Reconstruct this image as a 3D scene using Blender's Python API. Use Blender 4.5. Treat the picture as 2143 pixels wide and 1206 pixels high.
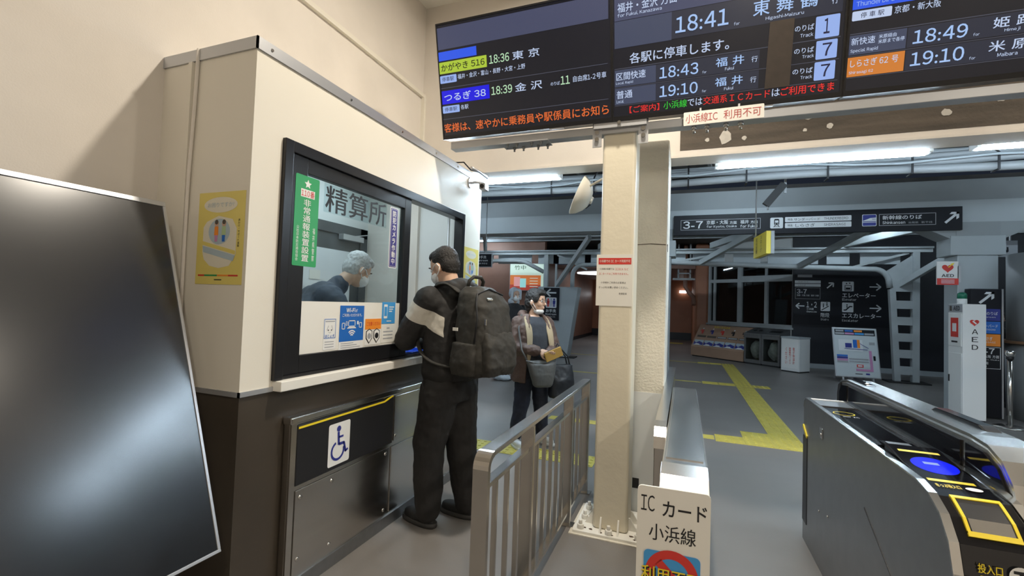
import bpy, bmesh, math, random
from mathutils import Vector, Matrix
random.seed(7)
V = Vector
SC = bpy.context.scene
COL = SC.collection
for o in list(bpy.data.objects):
    bpy.data.objects.remove(o, do_unlink=True)

# ---------------------------------------------------------------- camera
FPX, YAW, PITCH, ROLL, CAMH = 955.0, 0.3630, 0.0335, -0.0340, 1.45
cam = bpy.data.cameras.new('camera')
cam_ob = bpy.data.objects.new('camera', cam)
COL.objects.link(cam_ob)
cam.sensor_width = 36.0
cam.lens = 36.0 * FPX / 2143.0
cam.clip_start = 0.03
cam.clip_end = 200
_f = V((-math.sin(YAW) * math.cos(PITCH), math.cos(YAW) * math.cos(PITCH), math.sin(PITCH)))
_r = V((math.cos(YAW), math.sin(YAW), 0))
_u = _r.cross(_f)
_r2 = _r * math.cos(ROLL) - _u * math.sin(ROLL)
_u2 = _r * math.sin(ROLL) + _u * math.cos(ROLL)
cam_ob.matrix_world = Matrix(((_r2.x, _u2.x, -_f.x, 0), (_r2.y, _u2.y, -_f.y, 0), (_r2.z, _u2.z, -_f.z, CAMH), (0, 0, 0, 1)))
SC.camera = cam_ob

# ---------------------------------------------------------------- colour management, world (night outside)
SC.view_settings.view_transform = 'Standard'
SC.view_settings.look = 'None'
SC.view_settings.gamma = 1.0
SC.view_settings.use_curve_mapping = False
SC.view_settings.exposure = 0.0
wd = bpy.data.worlds.new('night')
SC.world = wd
wd.use_nodes = True
wd.node_tree.nodes['Background'].inputs[0].default_value = (0.012, 0.016, 0.025, 1)
wd.node_tree.nodes['Background'].inputs[1].default_value = 1.0

WARM = (1.0, 0.905, 0.765)
COOL = (0.66, 0.84, 1.0)
HALL_LAMPS = [(-0.30, 2.30, 94), (3.6, 2.4, 75), (0.9, -1.6, 62), (3.6, -1.6, 62)]   # x, y, watts (recessed ceiling downlights of the hall)
TUBE_STRENGTH = 105.0
FILL_TUBE_STRENGTH = 140.0
BOOTH_STRENGTH = 3.6
HALL_CEIL = 4.3

# ---------------------------------------------------------------- materials
MATS = {}
def mat(name, col, rough=0.6, metal=0.0, var=0.0, scale=8.0, bump=0.0, bscale=60.0, emit=None, estr=0.0, spec=0.5, coat=0.0, aniso=None):
    if name in MATS:
        return MATS[name]
    m = bpy.data.materials.new(name)
    m.use_nodes = True
    nt = m.node_tree
    b = nt.nodes['Principled BSDF']
    c = tuple(col) + (1,)
    b.inputs['Base Color'].default_value = c
    b.inputs['Roughness'].default_value = rough
    b.inputs['Metallic'].default_value = metal
    b.inputs['Specular IOR Level'].default_value = spec
    b.inputs['Coat Weight'].default_value = coat
    tc = None
    def coords():
        nonlocal tc
        if tc is None:
            tc = nt.nodes.new('ShaderNodeTexCoord')
        return tc.outputs['Object']
    if var > 0:
        n = nt.nodes.new('ShaderNodeTexNoise')
        n.inputs['Scale'].default_value = scale
        n.inputs['Detail'].default_value = 5
        src = coords()
        if aniso:
            mp = nt.nodes.new('ShaderNodeMapping')
            mp.inputs['Scale'].default_value = aniso
            nt.links.new(src, mp.inputs['Vector'])
            src = mp.outputs['Vector']
        nt.links.new(src, n.inputs['Vector'])
        r = nt.nodes.new('ShaderNodeValToRGB')
        r.color_ramp.elements[0].position = 0.3
        r.color_ramp.elements[1].position = 0.7
        r.color_ramp.elements[0].color = tuple(max(0, x * (1 - var)) for x in col) + (1,)
        r.color_ramp.elements[1].color = tuple(min(1, x * (1 + var)) for x in col) + (1,)
        nt.links.new(n.outputs['Fac'], r.inputs['Fac'])
        nt.links.new(r.outputs['Color'], b.inputs['Base Color'])
        if aniso:
            mr = nt.nodes.new('ShaderNodeMapRange')
            mr.inputs['To Min'].default_value = rough * 0.8
            mr.inputs['To Max'].default_value = rough * 1.25
            nt.links.new(n.outputs['Fac'], mr.inputs['Value'])
            nt.links.new(mr.outputs['Result'], b.inputs['Roughness'])
    if bump > 0:
        n2 = nt.nodes.new('ShaderNodeTexNoise')
        n2.inputs['Scale'].default_value = bscale
        n2.inputs['Detail'].default_value = 4
        nt.links.new(coords(), n2.inputs['Vector'])
        bp = nt.nodes.new('ShaderNodeBump')
        bp.inputs['Strength'].default_value = bump
        bp.inputs['Distance'].default_value = 0.01
        nt.links.new(n2.outputs['Fac'], bp.inputs['Height'])
        nt.links.new(bp.outputs['Normal'], b.inputs['Normal'])
    if emit is not None:
        b.inputs['Emission Color'].default_value = tuple(emit) + (1,)
        b.inputs['Emission Strength'].default_value = estr
    MATS[name] = m
    return m

def glass(name, tint=(0.9, 0.95, 0.95), gl=0.06, rough=0.02):
    m = bpy.data.materials.new(name)
    m.use_nodes = True
    nt = m.node_tree
    nt.nodes.remove(nt.nodes['Principled BSDF'])
    out = nt.nodes['Material Output']
    t = nt.nodes.new('ShaderNodeBsdfTransparent')
    t.inputs[0].default_value = tuple(tint) + (1,)
    g = nt.nodes.new('ShaderNodeBsdfGlossy')
    g.inputs['Roughness'].default_value = rough
    lw = nt.nodes.new('ShaderNodeLayerWeight')          # Schlick reflectance of a thin pane, same from both sides
    lw.inputs['Blend'].default_value = 0.5
    pw = nt.nodes.new('ShaderNodeMath')
    pw.operation = 'POWER'
    pw.inputs[1].default_value = 5.0
    nt.links.new(lw.outputs['Facing'], pw.inputs[0])
    ad = nt.nodes.new('ShaderNodeMath')
    ad.operation = 'ADD'
    ad.use_clamp = True
    ad.inputs[1].default_value = gl
    nt.links.new(pw.outputs[0], ad.inputs[0])
    mx = nt.nodes.new('ShaderNodeMixShader')
    nt.links.new(ad.outputs[0], mx.inputs[0])
    nt.links.new(t.outputs[0], mx.inputs[1])
    nt.links.new(g.outputs[0], mx.inputs[2])
    nt.links.new(mx.outputs[0], out.inputs[0])
    MATS[name] = m
    return m

M = MATS
mat('cream_wall', (0.72, 0.67, 0.61), 0.7, var=0.04, scale=3, bump=0.08, bscale=140)
mat('cream_panel', (0.76, 0.72, 0.63), 0.5, var=0.02, scale=2, bump=0.03, bscale=200)
mat('cream_paint', (0.74, 0.68, 0.54), 0.35, var=0.04, scale=3, bump=0.15, bscale=25)
mat('concrete_paint', (0.72, 0.68, 0.58), 0.55, var=0.06, scale=6, bump=0.55, bscale=60)
mat('header_brown', (0.095, 0.078, 0.062), 0.85, var=0.35, scale=3.5, bump=0.4, bscale=40, aniso=(0.5, 1, 5))
mat('filler_white', (0.55, 0.52, 0.47), 0.9, var=0.1, scale=20)
mat('hall_ceiling', (0.78, 0.75, 0.68), 0.8)
mat('floor', (0.185, 0.173, 0.163), 0.42, var=0.12, scale=0.9, bump=0.05, bscale=120)
mat('wainscot', (0.05, 0.04, 0.03), 0.35, var=0.15, scale=3)
mat('steel', (0.56, 0.54, 0.51), 0.22, metal=1.0, var=0.03, scale=3, aniso=(1, 1, 6))
mat('steel_bright', (0.62, 0.61, 0.59), 0.23, metal=1.0, var=0.03, scale=3, aniso=(6, 1, 1))
mat('steel_dark', (0.24, 0.245, 0.25), 0.36, metal=0.75, var=0.06, scale=20)
mat('alu', (0.52, 0.53, 0.55), 0.4, metal=0.7)
mat('black_alu', (0.011, 0.011, 0.013), 0.3, spec=0.4)
mat('black_plastic', (0.014, 0.014, 0.016), 0.4)
mat('black_gloss', (0.006, 0.006, 0.008), 0.07, spec=0.6)
mat('rubber', (0.02, 0.02, 0.02), 0.7)
mat('white_paint', (0.72, 0.73, 0.72), 0.45)
mat('door_grey', (0.07, 0.075, 0.08), 0.5)
mat('cable_grey', (0.27, 0.28, 0.285), 0.5)
mat('grey_paint', (0.36, 0.39, 0.41), 0.5, var=0.05, scale=4)
mat('beam_grey', (0.30, 0.325, 0.335), 0.55, var=0.07, scale=1.5)
mat('beam_light', (0.42, 0.46, 0.48), 0.5, var=0.05, scale=1.5)
mat('roof_dark', (0.075, 0.07, 0.066), 0.8, var=0.2, scale=3)
mat('roof_mid', (0.16, 0.165, 0.165), 0.7, var=0.1, scale=3)
mat('rail_grey', (0.40, 0.43, 0.44), 0.5, var=0.06, scale=5)
mat('brown_wall', (0.25, 0.125, 0.085), 0.5, var=0.1, scale=2)
mat('orange_brown', (0.34, 0.13, 0.062), 0.5, var=0.12, scale=2)
mat('navy_wall', (0.007, 0.008, 0.013), 0.6, var=0.2, scale=2)
mat('white', (0.80, 0.80, 0.78), 0.5)
mat('paper', (0.78, 0.76, 0.70), 0.6)
mat('black_ink', (0.012, 0.012, 0.014), 0.5)
mat('sign_black', (0.007, 0.008, 0.012), 0.5, spec=0.3)
mat('sign_white', (0.70, 0.72, 0.74), 0.5)
mat('sign_grey', (0.35, 0.36, 0.38), 0.5)
mat('yellow_line', (0.50, 0.42, 0.085), 0.5, var=0.12, scale=6)
mat('yellow', (0.85, 0.66, 0.03), 0.4)
mat('red', (0.62, 0.04, 0.03), 0.45)
mat('navy', (0.03, 0.04, 0.25), 0.4)
mat('blue', (0.02, 0.15, 0.55), 0.4)
mat('sky_blue', (0.06, 0.32, 0.68), 0.4)
mat('orange', (0.85, 0.27, 0.03), 0.4)
mat('green', (0.02, 0.30, 0.09), 0.4)
mat('pink', (0.55, 0.25, 0.45), 0.5)
mat('tube', (1, 1, 1), emit=COOL, estr=TUBE_STRENGTH)
mat('tube_fill', (1, 1, 1), emit=(0.70, 0.87, 1.0), estr=FILL_TUBE_STRENGTH)
mat('passage_light', (1, 1, 1), emit=(0.85, 0.93, 1.0), estr=2.2)
mat('blind', (0.20, 0.21, 0.18), 0.8)
mat('lamp_small', (1, 1, 1), emit=(0.95, 0.96, 1.0), estr=5.0)
mat('booth_light', (1, 1, 1), emit=(0.74, 0.90, 1.0), estr=BOOTH_STRENGTH)
mat('skin', (0.60, 0.38, 0.27), 0.5, var=0.06, scale=20)
glass('glass', (0.90, 0.95, 0.96), 0.03)
glass('glass_dark', (0.30, 0.32, 0.32), 0.06)
glass('acrylic', (0.80, 0.81, 0.78), 0.03, 0.08)

# ---------------------------------------------------------------- geometry helpers
class G:
    """collects faces in world coordinates; becomes one mesh object"""
    def __init__(s):
        s.v, s.f, s.sm = [], [], []
    def add(s, vs, fs, smooth=False):
        k = len(s.v)
        s.v += [V(p) for p in vs]
        s.f += [tuple(i + k for i in f) for f in fs]
        s.sm += [smooth] * len(fs)
        return s
    def box(s, x0, x1, y0, y1, z0, z1):
        x0, x1 = min(x0, x1), max(x0, x1)
        y0, y1 = min(y0, y1), max(y0, y1)
        z0, z1 = min(z0, z1), max(z0, z1)
        p = [(x0, y0, z0), (x1, y0, z0), (x1, y1, z0), (x0, y1, z0), (x0, y0, z1), (x1, y0, z1), (x1, y1, z1), (x0, y1, z1)]
        return s.add(p, [(0, 3, 2, 1), (4, 5, 6, 7), (0, 1, 5, 4), (1, 2, 6, 5), (2, 3, 7, 6), (3, 0, 4, 7)])
    def obox(s, c, ax, half):
        c = V(c)
        a = [V(ax[i]).normalized() * half[i] for i in range(3)]
        p = [c + a[0] * i + a[1] * j + a[2] * k for k in (-1, 1) for i, j in ((-1, -1), (1, -1), (1, 1), (-1, 1))]
        fl = [(0, 3, 2, 1), (4, 5, 6, 7), (0, 1, 5, 4), (1, 2, 6, 5), (2, 3, 7, 6), (3, 0, 4, 7)]
        if a[0].cross(a[1]).dot(a[2]) < 0:
            fl = [tuple(reversed(f)) for f in fl]
        return s.add(p, fl)
    def bar(s, p0, p1, w, h, up=(0, 0, 1)):
        p0, p1 = V(p0), V(p1)
        d = (p1 - p0)
        x = d.cross(V(up))
        if x.length < 1e-6:
            x = d.cross(V((1, 0, 0)))
        x.normalize()
        z = x.cross(d).normalized()
        return s.obox((p0 + p1) / 2, (d, x, z), (d.length / 2, w / 2, h / 2))
    def prism(s, poly, fr, d0, d1, smooth=False):
        """poly = (u,v) list counter-clockwise seen from the normal; extruded along the normal from d0 to d1"""
        n = len(poly)
        p = [fr(u, v, d0) for u, v in poly] + [fr(u, v, d1) for u, v in poly]
        k = len(s.v)
        area = sum(poly[i][0] * poly[(i + 1) % n][1] - poly[(i + 1) % n][0] * poly[i][1] for i in range(n))
        side = [(i, (i + 1) % n, n + (i + 1) % n, n + i) for i in range(n)]
        top = tuple(range(n, 2 * n))
        bot = tuple(reversed(range(n)))
        fl = side + [top, bot]
        if (area < 0) != (d1 < d0):
            fl = [tuple(reversed(f)) for f in fl]
        s.v += p
        s.f += [tuple(i + k for i in f) for f in fl]
        s.sm += [smooth] * n + [False, False]
        return s
    def cyl(s, p0, p1, r0, r1=None, n=16, caps=True):
        r1 = r0 if r1 is None else r1
        p0, p1 = V(p0), V(p1)
        d = (p1 - p0).normalized()
        a = d.orthogonal().normalized()
        b = d.cross(a)
        vs = []
        for p, r in ((p0, r0), (p1, r1)):
            vs += [p + (a * math.cos(2 * math.pi * i / n) + b * math.sin(2 * math.pi * i / n)) * r for i in range(n)]
        k = len(s.v)
        s.v += vs
        for i in range(n):
            s.f.append((k + i, k + (i + 1) % n, k + n + (i + 1) % n, k + n + i))
            s.sm.append(True)
        if caps:
            s.f.append(tuple(k + i for i in reversed(range(n))))
            s.f.append(tuple(k + n + i for i in range(n)))
            s.sm += [False, False]
        return s
    def tube(s, pts, r, n=10, rr=None):
        """round tube along a polyline, radius r or list rr"""
        pts = [V(p) for p in pts]
        k = len(s.v)
        prev = None
        m = len(pts)
        for i, p in enumerate(pts):
            d = (pts[min(i + 1, m - 1)] - pts[max(i - 1, 0)]).normalized()
            a = d.orthogonal().normalized() if prev is None else (prev - d * prev.dot(d)).normalized()
            prev = a
            b = d.cross(a)
            q = rr[i] if rr else r
            s.v += [p + (a * math.cos(2 * math.pi * j / n) + b * math.sin(2 * math.pi * j / n)) * q for j in range(n)]
        for i in range(m - 1):
            for j in range(n):
                s.f.append((k + i * n + j, k + i * n + (j + 1) % n, k + (i + 1) * n + (j + 1) % n, k + (i + 1) * n + j))
                s.sm.append(True)
        s.f.append(tuple(k + j for j in reversed(range(n))))
        s.f.append(tuple(k + (m - 1) * n + j for j in range(n)))
        s.sm += [False, False]
        return s
    def ell(s, c, rad, ax=None, nu=20, nv=12):
        c = V(c)
        ax = ax or ((1, 0, 0), (0, 1, 0), (0, 0, 1))
        a = [V(ax[i]).normalized() * rad[i] for i in range(3)]
        if a[0].cross(a[1]).dot(a[2]) < 0:
            a[0] = -a[0]
        k = len(s.v)
        for i in range(1, nv):
            th = math.pi * i / nv
            for j in range(nu):
                ph = 2 * math.pi * j / nu
                s.v.append(c + a[0] * (math.sin(th) * math.cos(ph)) + a[1] * (math.sin(th) * math.sin(ph)) + a[2] * math.cos(th))
        t = len(s.v)
        s.v += [c + a[2], c - a[2]]
        for i in range(nv - 2):
            for j in range(nu):
                s.f.append((k + i * nu + j, k + (i + 1) * nu + j, k + (i + 1) * nu + (j + 1) % nu, k + i * nu + (j + 1) % nu))
                s.sm.append(True)
        for j in range(nu):
            s.f.append((t, k + j, k + (j + 1) % nu))
            s.f.append((t + 1, k + (nv - 2) * nu + (j + 1) % nu, k + (nv - 2) * nu + j))
            s.sm += [True, True]
        return s
    def loft(s, rings, closed=True, smooth=True):
        """rings of equal point counts"""
        k = len(s.v)
        n = len(rings[0])
        for r in rings:
            s.v += [V(p) for p in r]
        for i in range(len(rings) - 1):
            for j in range(n):
                s.f.append((k + i * n + j, k + i * n + (j + 1) % n, k + (i + 1) * n + (j + 1) % n, k + (i + 1) * n + j))
                s.sm.append(smooth)
        if closed:
            s.f.append(tuple(k + j for j in reversed(range(n))))
            s.f.append(tuple(k + (len(rings) - 1) * n + j for j in range(n)))
            s.sm += [False, False]
        return s
    def lathe(s, prof, c, n=24):
        """profile (r, z) around the vertical axis through c"""
        rings = [[(c[0] + r * math.cos(2 * math.pi * j / n), c[1] + r * math.sin(2 * math.pi * j / n), c[2] + z) for j in range(n)] for r, z in prof]
        return s.loft(rings)

class Fr:
    """flat frame: origin, right, up; normal = right x up"""
    def __init__(s, o, r, u):
        s.o, s.r = V(o), V(r).normalized()
        s.u = V(u).normalized()
        s.n = s.r.cross(s.u).normalized()
    def __call__(s, u, v, d=0.0):
        return s.o + s.r * u + s.u * v + s.n * d

def rootloc(o):
    p = V((0, 0, 0))
    while o is not None:
        p += o.location
        o = o.parent
    return p

def tag(o, label, cat, group=None, kind=None):
    if label:
        o['label'] = label
    if cat:
        o['category'] = cat
    if group:
        o['group'] = group
    if kind:
        o['kind'] = kind
    return o

def thing(name, loc, label, cat, group=None):
    o = bpy.data.objects.new(name, None)
    o.empty_display_size = 0.1
    COL.objects.link(o)
    o.location = loc
    return tag(o, label, cat, group)

def part(name, g, m, parent=None, bevel=0.0, loc=None, seg=2, label=None):
    me = bpy.data.meshes.new(name)
    base = rootloc(parent) if parent is not None else V(loc or (0, 0, 0))
    me.from_pydata([p - base for p in g.v], [], g.f)
    me.polygons.foreach_set('use_smooth', g.sm)
    me.update()
    me.materials.append(M[m] if isinstance(m, str) else m)
    o = bpy.data.objects.new(name, me)
    COL.objects.link(o)
    if parent is not None:
        o.parent = parent
    elif loc is not None:
        o.location = loc
    if bevel > 0:
        b = o.modifiers.new('bevel', 'BEVEL')
        b.width = bevel
        b.segments = seg
        b.limit_method = 'ANGLE'
        b.angle_limit = math.radians(35)
    if label:
        o['label'] = label
    return o

def struct(name, g, m, label=None, bevel=0.0):
    o = part(name, g, m, None, bevel)
    o['kind'] = 'structure'
    if label:
        o['label'] = label
    return o

def arc(cx, cy, r, a0, a1, n):
    return [(cx + r * math.cos(math.radians(a0 + (a1 - a0) * i / n)), cy + r * math.sin(math.radians(a0 + (a1 - a0) * i / n))) for i in range(n + 1)]

def rrect(u0, v0, u1, v1, r, n=4):
    return arc(u1 - r, v0 + r, r, -90, 0, n) + arc(u1 - r, v1 - r, r, 0, 90, n) + arc(u0 + r, v1 - r, r, 90, 180, n) + arc(u0 + r, v0 + r, r, 180, 270, n)

# ---------------------------------------------------------------- flat print: lettering and graphics as thin geometry
SIGNS = []
FW = {c: chr(ord(c) + 0xFEE0) for c in 'ABCDEFGHIJKLMNOPQRSTUVWXYZabcdefghijklmnopqrstuvwxyz0123456789'}
class Sign:
    def __init__(s, fr, parent, step=0.0012):
        s.fr, s.parent, s.step = fr, parent, step
        s.items = []       # (kind, material, layer, data)
        SIGNS.append(s)
    def text(s, t, rc, m, bold=0.0, layer=2, vertical=False):
        s.items.append(('t', m, layer, (t, rc, bold, vertical)))
        return s
    def rect(s, rc, m, layer=1, r=0.0):
        u0, v0, u1, v1 = rc
        return s.poly(rrect(u0, v0, u1, v1, r) if r else [(u0, v0), (u1, v0), (u1, v1), (u0, v1)], m, layer)
    def poly(s, pts, m, layer=1):
        s.items.append(('p', m, layer, [[tuple(p) for p in pts]]))
        return s
    def ring(s, c, r0, r1, m, layer=1, a0=0, a1=360, n=28, sx=1.0):
        q = []
        for i in range(n):
            t0, t1 = [math.radians(a0 + (a1 - a0) * k / n) for k in (i, i + 1)]
            q.append([(c[0] + sx * r0 * math.cos(t0), c[1] + r0 * math.sin(t0)), (c[0] + sx * r1 * math.cos(t0), c[1] + r1 * math.sin(t0)), (c[0] + sx * r1 * math.cos(t1), c[1] + r1 * math.sin(t1)), (c[0] + sx * r0 * math.cos(t1), c[1] + r0 * math.sin(t1))])
        s.items.append(('p', m, layer, q))
        return s
    def disc(s, c, r, m, layer=1, sx=1.0, n=24):
        return s.poly([(c[0] + sx * r * math.cos(2 * math.pi * i / n), c[1] + r * math.sin(2 * math.pi * i / n)) for i in range(n)], m, layer)
    def line(s, a, b, w, m, layer=1):
        dx, dy = b[0] - a[0], b[1] - a[1]
        L = math.hypot(dx, dy)
        nx, ny = -dy / L * w / 2, dx / L * w / 2
        return s.poly([(a[0] - nx, a[1] - ny), (b[0] - nx, b[1] - ny), (b[0] + nx, b[1] + ny), (a[0] + nx, a[1] + ny)], m, layer)
    def frame(s, rc, w, m, layer=1):
        u0, v0, u1, v1 = rc
        s.rect((u0, v0, u1, v0 + w), m, layer)
        s.rect((u0, v1 - w, u1, v1), m, layer)
        s.rect((u0, v0, u0 + w, v1), m, layer)
        return s.rect((u1 - w, v0, u1, v1), m, layer)
    def arrow(s, c, size, ang, m, layer=2, w=0.2):
        """straight arrow pointing along ang (degrees), open head"""
        ca, sa = math.cos(math.radians(ang)), math.sin(math.radians(ang))
        R = lambda x, y: (c[0] + size * (x * ca - y * sa), c[1] + size * (x * sa + y * ca))
        s.line(R(-0.5, 0), R(0.42, 0), size * w, m, layer)
        s.line(R(0.5, 0), R(0.1, 0.36), size * w, m, layer)
        return s.line(R(0.5, 0), R(0.1, -0.36), size * w, m, layer)

def is_kanji(ch):
    return 0x4E00 <= ord(ch) < 0xA000

def text_layout(t, glyphs, bold, vertical):
    """quads of glyph placements -> (verts2d, faces) with natural advances, 1 em = 1"""
    vs, fs = [], []
    x = y = 0.0
    for ch in t:
        if ch == ' ':
            x += 0.32
            y -= 0.4
            continue
        gv, gf, bb = glyphs[(ch, 0.0 if is_kanji(ch) else bold)]
        if is_kanji(ch) and bold > 0:                      # heavier kanji: overlaid shifted copies
            q = bold * 0.9
            n0 = len(gv)
            gf = [tuple(i + n0 * c for i in f) for c in range(3) for f in gf]
            gv = [(a + dx, b + dy, c) for c, (dx, dy) in enumerate(((-q, 0), (q, 0), (0, q))) for a, b in gv]
        else:
            gv = [(a, b, 0) for a, b in gv]
        k = len(vs)
        if vertical:
            ox, oy = -(bb[0] + bb[2]) / 2, y
            if ch == 'ー':
                vs += [(-(b - (bb[1] + bb[3]) / 2), y + (a - (bb[0] + bb[2]) / 2) + 0.38, c) for a, b, c in gv]
            else:
                vs += [(a + ox, b + oy, c) for a, b, c in gv]
            y -= 1.04
        elif ch in FW or ch in '-:,.':
            vs += [(a - bb[0] + x, b, c) for a, b, c in gv]
            x += bb[2] - bb[0] + (0.095 if ch in FW else 0.11)
        else:
            vs += [(a + x, b, c) for a, b, c in gv]
            x += 1.0
        fs += [tuple(i + k for i in f) for f in gf]
    return vs, fs

def flush_signs():
    need = {}
    for s in SIGNS:
        for kind, m, layer, d in s.items:
            if kind == 't':
                for ch in d[0]:
                    if ch != ' ':
                        need[(ch, 0.0 if is_kanji(ch) else d[2])] = None
    tmp = []
    for (ch, bold) in need:
        c = bpy.data.curves.new('g', 'FONT')
        c.body = FW.get(ch, ch)
        c.size = 1.0
        c.offset = bold
        c.resolution_u = 3
        o = bpy.data.objects.new('g', c)
        COL.objects.link(o)
        tmp.append(((ch, bold), o, c))
    bpy.context.view_layer.update()
    dg = bpy.context.evaluated_depsgraph_get()
    for key, o, c in tmp:
        me = bpy.data.meshes.new_from_object(o.evaluated_get(dg))
        gv = [(v.co.x, v.co.y) for v in me.vertices]
        gf = [tuple(p.vertices) for p in me.polygons]
        if gv:
            bb = (min(a for a, b in gv), min(b for a, b in gv), max(a for a, b in gv), max(b for a, b in gv))
        else:
            bb = (0, 0, 0.5, 0.5)
        need[key] = (gv, gf, bb)
        bpy.data.meshes.remove(me)
    for key, o, c in tmp:
        bpy.data.objects.remove(o)
        bpy.data.curves.remove(c)
    for s in SIGNS:
        groups = {}
        for kind, m, layer, d in s.items:
            key = (kind, m, layer) if kind == 'p' else (kind, m, layer, len(groups))
            g = groups.setdefault(key, G())
            if kind == 'p':
                for pts in d:
                    area = sum(pts[i][0] * pts[(i + 1) % len(pts)][1] - pts[(i + 1) % len(pts)][0] * pts[i][1] for i in range(len(pts)))
                    if area < 0:
                        pts = list(reversed(pts))
                    g.add([s.fr(u, v, layer * s.step) for u, v in pts], [tuple(range(len(pts)))])
            else:
                t, (u0, v0, u1, v1), bold, vert = d
                vs, fs = text_layout(t, need, bold, vert)
                if not vs:
                    continue
                a0, b0 = min(v[0] for v in vs), min(v[1] for v in vs)
                a1, b1 = max(v[0] for v in vs), max(v[1] for v in vs)
                sx, sy = (u1 - u0) / max(1e-6, a1 - a0), (v1 - v0) / max(1e-6, b1 - b0)
                g.add([s.fr(u0 + (a - a0) * sx, v0 + (b - b0) * sy, (layer + 0.22 * c) * s.step) for a, b, c in vs], fs)
        for key, g in groups.items():
            kind, m = key[0], key[1]
            po = part('lettering' if kind == 't' else 'graphic', g, m, s.parent)
            if len(g.f) > 1:
                po['kind'] = 'stuff'
# ================================================================ SETTING
XW, XB, YB0, YB1, YF = -2.42, -1.80, 1.45, 3.85, 3.76
fl_g = G().box(-12, 14, -4, 30, -0.12, 0)
struct('floor', fl_g, 'floor', 'grey beige resin floor of hall and concourse')
struct('ceiling', G().box(-2.6, 6.7, -4.1, 3.96, HALL_CEIL, HALL_CEIL + 0.15), 'hall_ceiling', 'plain ceiling of the ticket hall')
struct('wall_left', G().box(-2.56, XW, -4, YB0 + 0.06, 0, HALL_CEIL).box(-2.56, XW, YB0 + 0.06, YF, 2.53, HALL_CEIL), 'cream_wall', 'cream plaster wall behind the ticket office')
struct('wall_right', G().box(6.5, 6.7, -4, 3.96, 0, HALL_CEIL), 'cream_wall')
struct('wall_back', G().box(-2.6, 6.7, -4.15, -4, 0, HALL_CEIL), 'cream_wall')
hd = struct('wall_front', G().box(-2.42, 6.5, YF, YF + 0.2, 2.65, HALL_CEIL).box(-9.2, -2.42, YF, YF + 0.2, 0, HALL_CEIL), 'cream_wall', 'cream header wall above the way through to the concourse')
# bare brown band of the header, filler blobs and paint seams
part('bare_band', G().box(-0.06, 6.4, YF - 0.004, YF, 2.69, 2.985), 'header_brown', hd)
for (x, z, a, b) in ((0.26, 2.765, 0.045, 0.055), (0.135, 2.755, 0.017, 0.016), (0.39, 2.745, 0.016, 0.016), (0.93, 2.78, 0.022, 0.02), (0.78, 2.765, 0.013, 0.013), (0.80, 2.86, 0.03, 0.026), (1.58, 2.80, 0.03, 0.024), (1.02, 2.88, 0.035, 0.02), (1.85, 2.86, 0.03, 0.022), (0.5, 2.9, 0.03, 0.018)):
    pts = [(x + a * math.cos(t * math.pi / 6) * random.uniform(0.75, 1.15), z + b * math.sin(t * math.pi / 6) * random.uniform(0.75, 1.2)) for t in range(12)]
    part('filler_patch', G().prism(pts, Fr((0, YF - 0.004, 0), (1, 0, 0), (0, 0, 1)), 0, 0.003), 'filler_white', hd)
struct('trim_1', G().box(XW, XW + 0.03, -4, YF, 3.405, 3.44).box(XW, XW + 0.012, -4, YF, 3.44, 3.455), 'cream_panel', 'narrow cream rail along the upper left wall')
struct('trim_2', G().box(XW, XW + 0.035, YF - 0.03, YF, 2.6, 3.405), 'cream_panel', 'vertical cream strip in the wall corner')
struct('trim_3', G().box(-1.8, 6.5, YF - 0.012, YF + 0.21, 2.63, 2.65), 'cream_wall', 'cream lower edge of the header')

# ---- concourse shell
roof = struct('ceiling_concourse', G().box(-9.2, 13, YF + 0.2, 9.2, 3.92, 4.0).box(-9.2, 13, 9.2, 23.2, 3.62, 3.72), 'roof_dark', 'dark corrugated roof deck of the concourse')
for i in range(6):
    y = 4.55 + i * 0.8
    part('purlin', G().box(-9, 13, y, y + 0.07, 3.82, 3.92), 'rail_grey', roof)
for i in range(7):
    y = 9.6 + i * 0.75
    part('purlin', G().box(-9, 13, y, y + 0.09, 3.50, 3.62), 'rail_grey', roof)
for i in range(14):
    x = -3.0 + i * 0.72
    part('rafter', G().bar((x, 3.98, 3.78), (x + 0.55, 8.9, 3.84), 0.05, 0.06), 'roof_mid', roof)
struct('wall_concourse_left', G().box(-9.35, -9.2, YF, 15, 0, 4.0), 'brown_wall')
struct('wall_concourse_right', G().box(13, 13.15, YF, 30, 0, 4.0), 'grey_paint')
struct('wall_hall_end', G().box(6.5, 13.1, YF, YF + 0.2, 0, 4.0), 'grey_paint')
# far side: brown wall, passage, window wall, navy wall
wb = struct('wall_far_brown', G().box(-9.2, -4.35, 14.4, 14.6, 0, 3.62), 'brown_wall', 'brown wall beyond the concourse')
struct('wall_passage_left', G().box(-4.55, -4.35, 14.6, 25, 0, 2.9), 'brown_wall', 'brown side wall of the passage')
struct('wall_passage_end', G().box(-4.5, 0.9, 23.0, 23.2, 0.32, 3.4), 'orange_brown', 'orange brown end wall of the passage')
struct('baseboard_passage', G().box(-4.35, 0.9, 22.94, 23.0, 0, 0.34), 'black_plastic', 'black base of the passage end wall')
struct('baseboard_brown', G().box(-9.2, -4.33, 14.36, 14.4, 0, 0.14).box(-4.36, -4.32, 14.4, 23, 0, 0.14), 'black_plastic', 'black skirting of the brown wall')
struct('ceiling_passage', G().box(-4.5, 0.3, 16.0, 23.2, 2.78, 2.9), 'brown_wall', 'dark ceiling of the passage')
struct('wall_passage_right', G().box(0.30, 0.72, 16.02, 23.0, 0, 3.62), 'orange_brown', 'brown corner by the windows', bevel=0.08)
WFr = Fr((0.75, 16.0, 0), (2.05, -1.65, 0), (0, 0, 1))
WL = 2.63
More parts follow.
